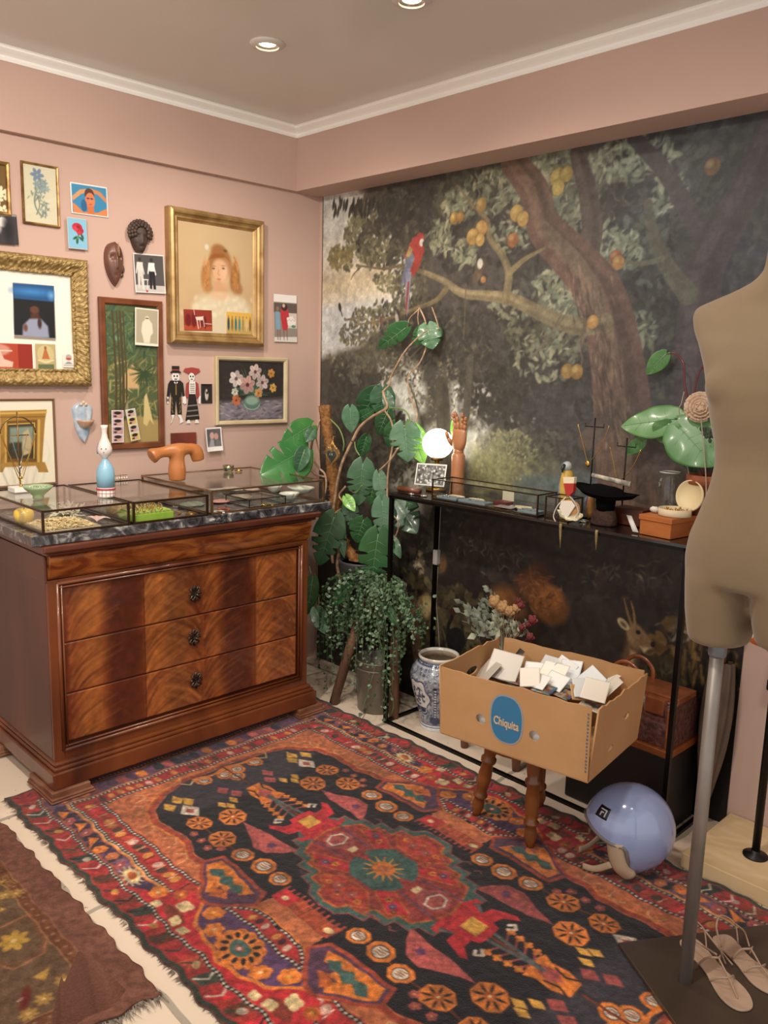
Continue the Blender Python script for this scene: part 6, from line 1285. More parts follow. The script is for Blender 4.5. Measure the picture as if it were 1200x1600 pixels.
cd = tag(cord.build('lamp_cord', mat('clear_cord', '#8f8878', .35), None), 'clear lamp cord with grey inline switch running down the back leg of the console', 'cord')
MB().box((-2.468, 2.738, .676), (-2.442, 2.766, .746)).build('inline_switch', mat('grey_switch', '#a7a39c', .35), cd, bevel=.005)
# jointed wooden artist hand
def art_hand():
    x = onY(714, 765, 2.64).x; zt = onY(717, 642, 2.64).z; t = wthing('wooden_hand', 'tall jointed wooden artist hand raised beside the globe lamp', 'wooden hand', (x, 2.64, K1)); y = 2.64
    W_ = mat('hand_wood', '#b27a54', .38, coat=.15, col2='#a26a45', scale=6); H = zt - K1
    zw = onY(714, 706, y).z
    MB().lathe([(0, 0), (.033, 0), (.034, .004), (.030, .03), (.0275, (zw - K1) * .55), (.028, zw - K1 - .014), (.022, zw - K1 - .004), (0, zw - K1)], 28, (x, y, K1)).build('forearm', W_, t)
    w2 = MB(); w2.ball((x, y, zw), .021, 20, 12); w2.build('wrist_joint', W_, t)
    zp = onY(717, 672, y).z; P = []
    for (z, hw_, d) in [(zw + .006, .018, .016), (zw + .016, .028, .020), (zw + .035, .036, .021), (zw + .055, .038, .019), (zp - .004, .037, .016), (zp + .003, .034, .010)]:
        P.append([(x + hw_ * math.cos(a), y + d * math.sin(a), z) for a in np.linspace(0, 2 * math.pi, 25)])
    pm = MB(); pm.sheet(P); pm.add(P[0][:-1], [tuple(range(24))]); pm.add(P[-1][:-1], [tuple(range(24))]); pm.build('palm', W_, t, sub=1)
    base = zp + .002
    for k, (dx, L, lean) in enumerate([(-.024, .060, -.004), (-.006, .070, -.006), (.012, .064, .004), (.028, .050, .006)]):
        # three phalanges with ball joints, slightly curled towards the room
        p0 = Vector((x + dx, y, base)); ph = [L * .45, L * .32, L * .26]; r = [.0088, .0080, .0070]; curl = [0.05, .22, .42] if k != 2 else [.05, .12, .25]
        fm = MB(); p = p0
        for j in range(3):
            q = p + Vector((lean / 3 * (j + 1), -math.sin(curl[j]) * ph[j], math.cos(curl[j]) * ph[j])); fm.ball(tuple(p), r[j] * .9, 10, 6); d_ = (q - p); fm.tube([p + d_ * .12, p + d_ * .2, p + d_ * .8, p + d_ * .97], [r[j] * .75, r[j], r[j], r[j] * .7], 12); p = q
        fm.ball(tuple(p), r[2] * .8, 10, 6); fm.build('finger', W_, t)
    tm = MB(); a = Vector((x - .034, y - .004, zw + .030)); b_ = a + Vector((-.012, -.014, .026)); c_ = b_ + Vector((-.002, -.010, .026)); tm.ball(tuple(a), .009, 10, 6); tm.tube([a, (a + b_) / 2, b_], [.009, .0098, .008], 12); tm.ball(tuple(b_), .008, 10, 6); tm.tube([b_, (b_ + c_) / 2, c_], [.0078, .0082, .005], 12); tm.build('thumb', W_, t)
art_hand()
# snapshots and postcards leaning
def lean(name, label, cat, corners, y, painter, color, tilt=0.02, pitch=.002, curl=0):
    tl, tr, bl = [onY(*q, y) for q in corners]; d = Vector((0, tilt, 0)); c = Canvas(bl, bl + (tr - tl), tl + d, pitch, color); painter(c)
    return tag(c.build(name, M_PHOTO, None, thick=.0006), label, cat)
def pb(c):
    g = random.Random(5); c.poly(PN(c, [(.04, .06), (.96, .06), (.96, .94), (.04, .94)]), '#6a6a68')
    for i in range(90): c.ell(N(c, .08 + .84 * g.random(), .1 + .8 * g.random()), .006, .004, g.choice(['#c8c8c4', '#3c3c3c', '#9a9a96', '#e0e0dc', '#888']) if False else g.choice(['#c8c8c4', '#3c3c3c', '#9a9a96', '#e0e0dc']), rot=g.random() * 3)
lean('photograph', 'black and white group photograph standing at the left end of the console', 'photograph', [(649, 724), (696, 727), (647, 757)], 2.585, pb, '#e8e6e0')
def roll_(name, label, px0, px1, y, r, m, z=K1):
    a = onZ(*px0, z + r); b = onZ(*px1, z + r); mb = MB(); mb.tube([(a.x, y, z + r), (b.x, y + .01, z + r)], r, 16); return mb
x0 = onY(623, 768, 2.50).x; x1 = onY(655, 770, 2.51).x
b = MB(); b.tube([(x0, 2.50, K1 + .013), (x1, 2.515, K1 + .013)], .013, 18); t = tag(b.build('leather_roll', mat('roll_brown', '#6e3c22', .4, coat=.3, col2='#54291a', scale=20), None), 'short brown leather roll at the left end of the console', 'roll')
jewel('clear crystal stopper lying beside the leather roll', 662, 776, 'brooch', z=K1, col=SILV)
jewel('silver ring on the smoked top in front of the leather roll', 643, 773, 'bracelet', z=K1, col=SILV, s=.6)
# inside first console case: slate pads with silver earrings, pearls
pad = mat('slate_pad', '#6f8088', .8)
for k, (xa, xb, ya, yb, lab) in enumerate([(-2.235, -2.13, 2.49, 2.54, 'grey-blue jewellery pad at the lamp end of the console case'), (-2.12, -1.985, 2.49, 2.545, 'blue-grey jewellery pad in the middle front of the console case'), (-1.83, -1.745, 2.49, 2.55, 'blue-grey jewellery pad at the right end of the console case')]):
    tag(MB().box((xa, ya, K1 + .003), (xb, yb, K1 + .013)).build('display_pad', pad, None, bevel=.002), lab, 'display pad')
g = random.Random(44)
for k in range(14):
    x = -2.225 + g.random() * .22 if k < 9 else -1.825 + g.random() * .075; y = 2.495 + g.random() * .04; m_ = MB(); m_.tube([(x + .006 * math.cos(a), y + .004 * math.sin(a), K1 + .015) for a in np.linspace(0, 6.28, 9)[:-1]], .0012, 5, closed=True); m_.ball((x, y - .006, K1 + .016), .0028, 6, 4)
    tag(m_.build('earring', SILV, None), 'silver drop earring lying on a blue-grey pad of the console case', 'earring', 'silver earrings on the console pads')
for k, (x, y) in enumerate([(-2.19, 2.566), (-2.09, 2.568), (-1.86, 2.570)]):
    m_ = MB(); gg = random.Random(k)
    for a in np.linspace(0, 6.28, 26)[:-1]: m_.ball((x + .034 * math.cos(a), y + .018 * math.sin(a), K1 + .006), .0052, 7, 5)
    tag(m_.build('necklace', mat('cream_pearl', '#d0c3a0', .3, coat=.4), None), ['cream pearl strand in the console case behind the grey-blue pad', 'cream pearl strand in the console case near the wooden hand', 'cream pearl strand at the purse end of the console case'][k], 'necklace')
mb = MB(); mb.box((-1.99, 2.55, K1 + .002), (-1.93, 2.60, K1 + .018)); t = tag(mb.build('ring_case', mat('maroon', '#5e1d26', .5), None, bevel=.002), 'open maroon ring box with a cream lid inside the console case', 'box')
ld = MB(); ld.box((-1.985, 2.60, K1 + .018), (-1.93, 2.604, K1 + .056)); ld.build('lid', mat('cream_satin', '#d6ccb4', .6), t)
def pz_(c):
    g = random.Random(8)
    for i in range(40): c.line([N(c, g.random(), g.random()), N(c, g.random(), g.random())], g.choice(['#1e1e1e', '#3a3a38']), .003, .001)
for k, (a, b_, r) in enumerate([((-1.92, 2.545), (.085, .05), .35), ((-1.955, 2.51), (.08, .04), .0)]):
    O = Vector((a[0], a[1], K1 + .003 + .003 * k)); U = Vector((math.cos(r), math.sin(r), 0)); V = Vector((-math.sin(r), math.cos(r), .06)); c = Canvas(O, O + U * b_[0], O + V * b_[1], .002, '#d8d6d0' if k == 0 else '#8f8b84'); 
    if k == 0: pz_(c)
    tag(c.build('postcard', M_PHOTO, None, thick=.0015), ['black and white patterned postcard lying in the console case', 'grey card lying at the front of the console case'][k], 'postcard')
# parrot-headed figurine behind the heart purse
def parrot():
    c = onY(888, 722, 2.655); x, y = c.x, 2.655; t = wthing('parrot_figurine', 'blue and yellow parrot figurine on the console with a white face', 'figurine', (x, y, K1)); zt = onY(888, 718, y).z; H = zt - K1
    b = MB(); b.lathe([(0, 0), (.016, 0), (.018, H * .15), (.026, H * .35), (.027, H * .55), (.020, H * .78), (0, H * .86)], 20, (x, y, K1)); b.build('body', mat('parrot_yellow', '#b8943c', .45, col2='#c8a850', scale=20), t)
    h = MB(); h.ball((x - .002, y - .004, K1 + H * .87), .0195, 16, 10); h.build('head', mat('parrot_white', '#cfcabc', .4, col2='#8a9aa8', scale=26), t)
    bk = MB(); bk.tube([(x - .003, y - .018, K1 + H * .90), (x - .005, y - .030, K1 + H * .84), (x - .004, y - .027, K1 + H * .76)], [.008, .007, .002], 10); bk.build('beak', mat('parrot_beak', '#2c2a2a', .4), t)
    w_ = MB(); w_.ball((x - .024, y + .004, K1 + H * .42), .02, 12, 8, sc=(.5, .9, 2.0)); w_.ball((x + .022, y + .006, K1 + H * .42), .018, 12, 8, sc=(.5, .9, 1.9)); w_.build('wing', mat('parrot_blue', '#5c6f98', .45, col2='#7c8ab0', scale=24), t)
parrot()
c = onY(926, 752, 2.62); b = MB(); b.lathe([(0, 0), (.013, 0), (.018, .03), (.016, .06), (.010, .085), (0, .09)], 16, (c.x - .0, 2.62, K1)); t = tag(b.build('figurine', mat('fig_orange', '#a0603a', .45, col2='#c89a50', scale=30), None), 'small orange and blue figurine half hidden behind the black hat', 'figurine')
wg = MB(); wg.ball((c.x - .018, 2.62, K1 + .055), .014, 10, 6, sc=(.5, .9, 1.7)); wg.build('wing', mat('parrot_blue'), t)
# heart shaped quilted purse with red top, lying against the case
def purse():
    y = 2.475; q = lambda px, py, d=0: onY(px, py, y + d); t = wthing('heart_purse', 'ornate honey-coloured purse with white diamond and red spout leaning at the console edge', 'ornament', (q(890, 800).x, y, K1))
    ctr = q(890, 796); P = []
    for i in range(13):
        v = -1 + i / 6; row = []
        for j in range(15): u = -1 + j / 7; w_ = .042 * math.sqrt(max(0, 1 - v * v)) ** .7; row.append((ctr.x + u * w_, y - .016 * math.sqrt(max(0, 1 - u * u)) * math.sqrt(max(0, 1 - v * v)) , max(K1 + .002, ctr.z + v * .036)))
        P.append(row)
    b = MB(); b.sheet(P); b.build('body', mat('honey_glaze', '#a8703a', .3, coat=.4, col2='#c8955a', scale=30), t)
    for nm, pts, col in [('diamond', [(883, 782), (898, 782), (904, 790), (889, 812), (879, 792)], '#d6d0c4'), ('red_spout', [(886, 754), (902, 754), (901, 768), (894, 775), (889, 772)], '#a52e28'), ('cream_cap', [(885, 745), (903, 745), (902, 755), (886, 755)], '#dccfb0')]:
        pp_ = [q(*p) for p in pts]; O = Vector((ctr.x, y - .018 if nm == 'diamond' else y - .006, ctr.z)); MB().prism([(p.x - ctr.x, p.z - ctr.z) for p in pp_], -.001, .004 if nm == 'diamond' else .016, O, (1, 0, 0), (0, 0, 1)).build(nm, mat('purse_' + nm, col, .45), t, bevel=.001)
    h = MB(); pts = [q(889, 776), q(876, 790), q(870, 805), q(873, 814)]; h.tube([tuple(v + Vector((0, -.02, 0))) for v in smooth_path(pts, 5)], .0018, 6); h.build('cord_trim', mat('white_cord', '#ddd6c8', .6), t)
    g = random.Random(3); be = MB()
    for i, v in enumerate(smooth_path([q(894, 774), q(903, 785), q(908, 798), q(905, 806)], 6)): be.ball((v.x, v.y - .018, v.z), .0032, 6, 4)
    be.build('bead_trim', mat('grey_beads', '#b8b4a8', .3), t)
purse()
# scalloped patterned dish edge
c = onY(893, 806, 2.467); P = []
for i in range(6):
    row = []
    for j in range(15): th = math.pi + math.pi * j / 14; r = .052 * (.35 + .65 * i / 5) * (1 + .05 * math.cos(j * 2)); row.append((c.x + .006 + r * math.cos(th), 2.468 - .004 * i + .0, K1 + .040 + r * .62 * math.sin(th) + .004))
    P.append(row)
b = MB(); b.sheet(P); tag(b.build('scalloped_dish', mat('dish_cream', '#d0c6a8', .4, col2='#8f8a70', scale=90), None, solid=.002), 'cream scalloped dish with dark leaf pattern at the edge of the console', 'dish')
jewel('pale glass splinter lying on the edge of the console by the dish', 912, 815, 'bracelet', z=K1, col=SILV, s=.8)
# claw pendants hanging from the front edge
for k, (px, lab) in enumerate([(876, 'pale pointed horn pendant hanging below the console edge, left of two'), (932, 'pale pointed horn pendant hanging below the console edge, right of two')]):
    a = onY(px, 818 + k * 12, 2.446); b_ = onY(px - 1, 857 + k * 2, 2.446); d = MB(); d.tube([(a.x, 2.450, KZ - .002), (a.x, 2.447, KZ - .010), ((a.x + b_.x) / 2, 2.446, (a.z + b_.z) / 2), (b_.x, 2.447, b_.z)], [.0055, .0055, .004, .0008], 10); tag(d.build('horn_pendant', mat('horn', '#8f7a52', .4, col2='#6e5c3c', scale=40), None), lab, 'pendant')
# black flat hat / feathered disc on a brown clothes brush head
def hat():
    y = 2.545; c = onY(945, 775, y); t = wthing('felt_hat', 'black felt hat resting on a brown bristled block on the console', 'hat', (c.x, y, K1)); x = c.x + .005
    b = MB(); b.lathe([(0, .0), (.048, 0), (.050, .006), (.046, .03), (.040, .052), (0, .054)], 24, (x - .002, y, K1), sx=1.0, sy=.7); b.build('bristle_block', mat('bristles', '#4a2c22', .8, col2='#2f1c16', scale=90, bump=(200, .8)), t)
    z = onY(945, 772, y).z; P = []
    for i, (r, h) in enumerate([(0, .030), (.03, .030), (.055, .024), (.066, .012), (.076, .004), (.090, .002), (.118, .010), (.120, .013), (.096, -.005), (.05, -.012), (0, -.006)]):
        P.append([(x + r * math.cos(a) * (1.0), y + r * .62 * math.sin(a), z + h + .006 * math.cos(2 * a) * (r / .1) - .08 * r * math.cos(a) * .9) for a in np.linspace(0, 2 * math.pi, 37)])
    h = MB(); h.sheet(P); h.build('hat', mat('black_felt', '#060506', .95, spec=.1), t)
    st = MB(); st.lathe([(.030, .05), (.036, z - K1 - .008)], 14, (x, y, K1)); st.build('neck', mat('black_felt'), t)
hat()
# brush handle / cork disc lying, with white tag
c = onZ(975, 815, K1); d = MB(); d.lathe([(0, 0), (.010, 0), (.011, .008), (0, .010)], 16, (c.x, c.y, K1), sx=1.6); tag(d.build('cork_stopper', mat('cork', '#b0875c', .7, col2='#7d5a3a', scale=60), None), 'small cork stopper in front of the black hat', 'stopper')
a = onY(982, 795, 2.52); b_ = onY(996, 822, 2.49); tg = MB(); tg.sheet([[(a.x - .007, 2.522, K1 + .050), (a.x + .012, 2.522, K1 + .050)], [(b_.x - .017, 2.492, K1 + .004), (b_.x + .005, 2.492, K1 + .004)]]); tag(tg.build('price_tag', mat('tag_white', '#d4d2cc', .6), None, solid=.0006), 'blank white swing tag beside the wooden cigar box', 'tag')
# necklace stands of black wire
def wire_stand(label, px, top, base, hw_, y, drops):
    a = onY(px[0], top, y); x = a.x; t = wthing('wire_necklace_stand', label, 'necklace stand', (x, y, K1)); m_ = MB()
    m_.tube([(x, y, K1), (x, y, a.z)], .0028, 8); zb = onY(px[0], top + 14, y).z; m_.tube([(x - hw_, y, zb + .012), (x - hw_, y, zb), (x + hw_, y, zb), (x + hw_, y, zb + .012)], .0018, 6); m_.box((x - .03, y - .022, K1), (x + .03, y + .022, K1 + .003)); m_.build('rack', M_STEEL, t)
    return x, zb
def chain(label, pts, m, r=.0014, pend=None):
    mb = MB(); mb.tube([tuple(v) for v in smooth_path(pts, 6)], r, 5)
    if pend: mb.ball(pend, .011, 12, 8, sc=(.9, .5, 1.1))
    return tag(mb.build('necklace', m, None), label, 'necklace')
y = 2.63; x, zb = wire_stand('taller black wire necklace stand on the console', (930, 0), 653, 0, .038, y, 0)
p = lambda px, py: tuple(onY(px, py, y - .004))
chain('fine gold necklace with an amber drop on the taller black wire stand', [p(903, 662), p(910, 690), p(918, 722), p(921, 722), p(938, 700), p(952, 665)], GOLD, .0014, p(918, 725))
y = 2.66; x2, zb2 = wire_stand('shorter black wire necklace stand on the console', (980, 0), 684, 0, .036, y, 0)
chain('fine gold necklace looped low on the shorter black wire stand', [p(953, 698), p(958, 720), p(966, 750), p(985, 735), p(1002, 702)], GOLD, .0014)
# white bone brush leaning behind hat
a = onY(925, 742, 2.60); b_ = onY(985, 757, 2.60); m_ = MB(); m_.tube([(a.x, 2.60, a.z), (b_.x, 2.60, b_.z)], [.007, .010], 10, flat=.6); tag(m_.build('bone_comb', mat('bone', '#c8c0ac', .4, col2='#7a766c', scale=40), None), 'bone coloured comb lying behind the black hat', 'comb')
# glass jar, wooden cigar box, round box with raised lid
c = onY(1040, 780, 2.68); t = thing('glass_jar', 'empty clear glass jar behind the wooden cigar box', 'jar', (c.x, 2.70, K1))
zt = onY(1040, 737, 2.68).z - K1; MB().lathe([(0, .0), (.036, .0), (.040, .008), (.040, zt * .8), (.034, zt * .88), (.036, zt), (.033, zt), (.031, zt * .88), (.037, zt * .8), (.037, .010), (0, .006)], 28).build('glass', M_GLASS, t)
MB().lathe([(.0345, zt - .004), (.0365, zt - .004), (.0365, zt), (.0345, zt), (.0345, zt - .004)], 28, cap0=False, cap1=False).build('rim', mat('rim_glass', '#b8b8b0', .15, coat=.5), t)
y = 2.485; a = onY(1003, 832, y); b_ = onY(1047, 841, y)
t = wthing('cigar_box', 'orange-brown wooden cigar box on the right end of the console', 'box', ((a.x + b_.x) / 2, y + .06, K1))
bx = MB(); Mx = Matrix.Translation((b_.x, y, K1)) @ Matrix.Rotation(math.radians(-6), 4, 'Z'); W_ = .115; bx.box((-W_, 0, 0), (0, .15, .048), Mx); bx.build('box', mat('cedar', '#b0672c', .5, col2='#a0592a', scale=8, stretch=(1, 1, 4)), t, bevel=.001)
lx = MB(); lx.box((-W_ - .004, -.004, .049), (.004, .154, .066), Mx); lx.build('lid', mat('cedar'), t, bevel=.0015)
c = Mx @ Vector((-.035, .07, .067)); t = thing('round_box', 'round cream cardboard box with its lid raised, on top of the cigar box', 'box', tuple(c))
MB().lathe([(0, .0), (.050, .0), (.052, .002), (.052, .024), (.049, .024), (.049, .006), (0, .006)], 36).build('box', mat('cream_card', '#cfbf9f', .6), t)
ld = MB(); ld.lathe([(0, 0), (.050, 0), (.052, .002), (.052, .010), (.049, .010), (.048, .004), (0, .004)], 36, M=Matrix.Translation((.022, .058, .062)) @ Matrix.Rotation(math.radians(-12), 4, 'Z') @ Matrix.Rotation(math.radians(82), 4, 'X')); ld.build('lid', mat('lid_card', '#dcc89c', .5), t)
g = random.Random(77); chn = MB()
for i in range(46): a_ = g.random() * 6.28; r = .040 * math.sqrt(g.random()); chn.ball((r * math.cos(a_), r * math.sin(a_), .012 + .010 * g.random()), .004, 6, 4)
o = chn.build('loose_beads', mat('gold'), None); o.location = c; tag(o, 'heap of gold beads and chain inside the round cream box', 'beads', kind='stuff')
for k, (px, py, lab) in enumerate([(1020, 792, 'white crumpled paper label beside the round cream box')]):
    q = Mx @ Vector((-.100, .055, .067)); m_ = rough_ball((q.x, q.y, q.z + .011), .014, (1.2, .9, .75), seed=5, amp=.2, n=8, m_=6); tag(m_.build('paper_scrap', mat('tag_white'), None), lab, 'paper')
# leather strap box behind
bb = MB(); bb.box((-1.50, 2.60, K1), (-1.385, 2.68, K1 + .058)); tag(bb.build('wooden_box', mat('dark_cedar', '#5e2f1a', .5, col2='#4a2416', scale=12), None, bevel=.003), 'dark brown wooden box behind the black hat', 'box')
# ================================================================ plants
M_LEAF = mat('monstera_green', '#2f5a36', 0.32, coat=.25, col2='#3c6e40', scale=5, spec=.5)
M_LEAFD = mat('deep_green', '#24482e', 0.36, coat=.2, col2='#2f5838', scale=6)
M_LEAFG = mat('grey_green', '#56765c', 0.34, coat=.25, col2='#3f6a48', scale=6)
M_LEAFL = mat('fresh_green', '#5f9a2e', 0.35, coat=.2, col2='#76b23a', scale=5)
M_LEAFM = mat('mid_green', '#2f6c34', 0.34, coat=.25, col2='#417c3c', scale=4)
M_VEIN = mat('vein_pale', '#6f9670', .5)
M_VINE = mat('aerial_vine', '#c0a080', .6, col2='#8f7258', scale=30, bump=(90, .5))
M_VINEG = mat('green_petiole', '#7a8a4c', .5, col2='#5f7a44', scale=20)
CAMV = Vector(CAM)
def leaf_mesh(L, W, cuts=0, heart=.16, fold=.12, droop=.25, seed=1, wav=.012, side=(1, 1)):
    """blade in local space: base at origin, tip along +Y, face towards +Z; cuts = splits per side"""
    g = random.Random(seed); n = 40; rows = []
    def prof(t):           # half width along the midrib
        return max(0.0, (math.sin(math.pi * min(1, (t + heart) / (1 + heart)) ** .72)) ** .78)
    cutpos = [(.30 + .48 * (i + .5) / max(1, cuts) + g.gauss(0, .015)) for i in range(cuts)]
    mb = MB()
    for s_, sc in ((-1, side[0]), (1, side[1])):
        P = []; cp = [c + g.gauss(0, .02) for c in cutpos]; dep = [.50 + .28 * g.random() for _ in cp]
        for i in range(n + 1):
            t = -heart + (1 + heart) * i / n; hw_ = prof(t) * W / 2 * sc; row = []
            lim = 1.0
            for c, d in zip(cp, dep):
                q = abs(t - c) / .034
                if q < 1: lim = min(lim, 1 - d * (1 - q * q))
            for j in range(9):
                u = j / 8; uu = u * lim; x = hw_ * uu
                if t < 0: x = max(x, (-t) / heart * W * .10 * 1)         # open sinus at the base
                yy = t * L + uu * hw_ * .16 * (1 if t > 0 else .2)            # side veins sweep forward
                yy = min(yy, L) if t < .98 else L * t
                z = fold * x - droop * (t ** 2) * L * .5 - .25 * x * x / max(W, .01) + wav * W * 8 * math.sin(t * 17 + s_) * u * u * .12
                row.append((s_ * x, yy, z))
            P.append(row)
        mb.sheet(P)
    return mb
def orient(base, tip, nrm):
    b = Vector(base); y = (Vector(tip) - b).normalized(); z = Vector(nrm); z = (z - y * z.dot(y)).normalized(); x = y.cross(z); M = Matrix.Identity(4)
    for i in range(3): M[i][0] = x[i]; M[i][1] = y[i]; M[i][2] = z[i]; M[i][3] = b[i]
    return M
def plant_leaf(parent, bpx, tpx, y, W, m, cuts=0, seed=1, dy=0.0, tilt=(0, 0, 0), fold=.12, droop=.2, heart=.16, plane='y', name='leaf', side=(1, 1), vein=True):
    f = (lambda p, d: onY(*p, d)) if plane == 'y' else (lambda p, d: onX(*p, d))
    a = f(bpx, y); b = f(tpx, y + dy); L = (b - a).length; n = (CAMV - a).normalized() + Vector(tilt); M = orient(a, b, n)
    mb = leaf_mesh(L, W, cuts, heart, fold, droop, seed, side=side); mb.v = [tuple(M @ Vector(p)) for p in mb.v]
    o = mb.build(name, m, parent, weld=True, solid=.0008)
    if vein:
        v = MB(); pts = [M @ Vector((0, L * t, .0016 - droop * t * t * L * .5)) for t in np.linspace(0, .95, 7)]; v.tube(pts, [.0018 - .0013 * i / 6 for i in range(7)], 5)
        for s_ in (-1, 1):
            for t in (.12, .28, .44, .6): v.tube([M @ Vector((0, L * t, .0012 - droop * t * t * L * .5)), M @ Vector((s_ * W * .30 * (1 - t * .5), L * (t + .09), fold * W * .30 * (1 - t * .5) - .25 * (W * .3 * (1 - t * .5)) ** 2 / W + .0012 - droop * (t + .06) ** 2 * L * .5))], [.0009, .0004], 4)
        v.build('veins', M_VEIN, o)
    return o
def vine(parent, pts, y, r0, r1, m, name='vine', plane='y', dys=None):
    f = (lambda p, d: onY(*p, d)) if plane == 'y' else (lambda p, d: onX(*p, d))
    P = [f(p, y + (dys[i] if dys else 0)) for i, p in enumerate(pts)]; S = smooth_path(P, 6); n = len(S)
    return MB().tube([tuple(v) for v in S], [r0 + (r1 - r0) * i / (n - 1) for i in range(n)], 8).build(name, m, parent)
def monstera():
    t = wthing('monstera_plant', 'tall climbing split-leaf plant on a moss pole in the corner', 'potted plant', (-2.66, 2.60, .50))
    # pot stands on the rustic stool
    M_POT = mat('grey_pot', '#4c4a4a', .5, col2='#3a3838', scale=10)
    pc = onY(565, 985, 2.60)
    MB().lathe([(0, 0), (.085, 0), (.092, .01), (.115, .15), (.118, .16), (.108, .16), (.104, .145), (0, .14)], 28, (pc.x, 2.60, .502)).build('pot', M_POT, t)
    MB().lathe([(0, .146), (.103, .146)], 20, (pc.x, 2.60, .502)).build('soil', mat('soil', '#2a1f18', .95, bump=(80, .8)), t)
    y = 2.56
    a = onY(507, 634, y); b = onY(530, 830, y); c = Vector((pc.x - .02, 2.60, .62)); mp_ = MB(); S = smooth_path([a, (a + b) / 2 + Vector((.002, 0, 0)), b, c], 14); g = random.Random(4)
    mp_.tube([tuple(v) for v in S], [.024 + .0035 * g.gauss(0, 1) + (.004 if i < 3 else 0) for i in range(len(S))], 14)
    for i in range(420):
        k = g.randrange(len(S)); p = S[k]; an = g.random() * 6.28; r = .024; q = p + Vector((r * math.cos(an), r * math.sin(an), g.gauss(0, .008))); mp_.tube([q, q + Vector((.010 * math.cos(an + g.gauss(0, .6)), .010 * math.sin(an + g.gauss(0, .6)), g.gauss(0, .006)))], [.0014, .0005], 3, caps=False)
    mp_.build('moss_pole', mat('coir', '#9a6a3c', .95, col2='#6e4824', scale=60, bump=(120, 1.0)), t)
    # stems and aerial roots
    V = lambda pts, r0, r1, m=M_VINE, yy=y - .02, **k: vine(t, pts, yy, r0, r1, m, **k)
    V([(520, 880), (516, 830), (522, 790), (526, 760), (533, 728), (545, 700), (550, 690)], .0075, .0065, yy=y - .03)
    V([(550, 690), (562, 668), (580, 652), (604, 637), (601, 622), (598, 612)], .0068, .005, yy=y - .03)
    V([(598, 612), (609, 600), (611, 588), (628, 556), (645, 535), (668, 515)], .0045, .003, yy=y + .06)
    V([(655, 480), (664, 500), (667, 520), (665, 545), (655, 568), (637, 590), (642, 620), (651, 648), (647, 662)], .0036, .003, yy=2.70)
    V([(656, 482), (640, 498), (636, 514)], .0035, .003, yy=2.71); V([(675, 480), (682, 500), (686, 515)], .003, .0025, yy=2.72); V([(655, 480), (653, 495), (654, 508)], .003, .0025, yy=2.71)
    V([(604, 637), (630, 640), (640, 655), (632, 668)], .0035, .003, M_VINEG)
    V([(497, 662), (488, 690), (487, 712), (497, 730), (508, 742), (509, 765), (500, 790)], .006, .0045)
    V([(500, 655), (494, 680), (498, 705), (500, 735)], .004, .003); V([(516, 655), (530, 670), (537, 690), (536, 705)], .0038, .003, M_VINEG)
    V([(486, 735), (495, 742), (507, 745)], .007, .005); V([(660, 735), (625, 725), (610, 735), (590, 760)][::-1], .004, .003) if False else V([(622, 700), (610, 718), (592, 736)], .0042, .0035)
    V([(540, 760), (530, 775), (540, 790), (525, 800), (512, 812)], .005, .003); V([(545, 765), (556, 770), (566, 758)], .004, .003, M_VINEG); V([(554, 690), (556, 702), (562, 712)], .0035, .003, M_VINEG)
    V([(610, 800), (622, 815), (621, 830), (612, 850)], .003, .0025) ; V([(590, 840), (600, 870), (590, 900), (582, 925), (590, 945)], .0045, .003); V([(532, 945), (560, 960), (578, 970)], .0045, .004)
    V([(483, 885), (490, 910), (498, 935), (496, 955)], .0035, .0025, yy=y - .06); V([(585, 930), (592, 990), (600, 1030), (602, 1060), (615, 1100), (605, 1130)], .0035, .0025, M_VINEG, yy=2.50)
    V([(525, 830), (530, 860), (528, 890), (545, 940), (560, 960)], .009, .010, yy=y); V([(600, 640), (612, 660), (614, 690), (606, 740), (604, 800), (598, 845)], .004, .0045, yy=y + .03)
    V([(528, 800), (516, 808), (510, 815)], .004, .003, M_VINEG); V([(560, 960), (548, 925), (542, 915)], .004, .003)
    Lf = lambda *a_, **k: plant_leaf(t, *a_, **k)
    Lf((634, 512), (587, 548), 2.68, .095, M_LEAF, cuts=3, seed=1, side=(.8, 1.1)); Lf((660, 512), (646, 540), 2.70, .09, M_LEAF, cuts=1, seed=2, side=(1.1, .6)); Lf((668, 508), (676, 545), 2.70, .115, M_LEAF, cuts=1, seed=3)
    Lf((482, 700), (410, 738), -3.02, .20, M_LEAFM, cuts=2, seed=4, plane='x', side=(1.15, .9), tilt=(.2, 0, .3), heart=.05); Lf((486, 665), (441, 692), -3.05, .12, M_LEAFM, cuts=1, seed=5, plane='x'); Lf((476, 702), (464, 738), -2.98, .075, M_LEAFD, cuts=0, seed=6, plane='x', fold=.5)
    Lf((490, 672), (478, 690), -3.0, .06, M_LEAFD, seed=61, plane='x')
    Lf((547, 637), (549, 676), 2.60, .085, M_LEAFG, seed=7); Lf((590, 612), (556, 662), 2.66, .13, M_LEAFD, seed=8, cuts=1); Lf((598, 606), (596, 652), 2.67, .12, M_LEAFD, seed=9, cuts=1); Lf((604, 615), (612, 648), 2.68, .06, M_LEAFD, seed=10)
    Lf((606, 642), (590, 682), 2.63, .085, M_LEAFD, seed=11); Lf((560, 655), (585, 640), 2.66, .06, M_LEAF, seed=12)
    Lf((632, 664), (637, 722), 2.60, .145, M_LEAFG, cuts=4, seed=13, fold=.2, tilt=(-.2, 0, .2)); Lf((618, 662), (606, 700), 2.66, .085, M_LEAF, cuts=1, seed=14); Lf((642, 668), (662, 724), 2.68, .11, M_LEAFL, cuts=0, seed=15)
    Lf((712, 660), (722, 705), 2.72, .06, M_LEAFL, seed=16); Lf((573, 682), (562, 716), 2.63, .065, M_LEAF, seed=17, fold=.5)
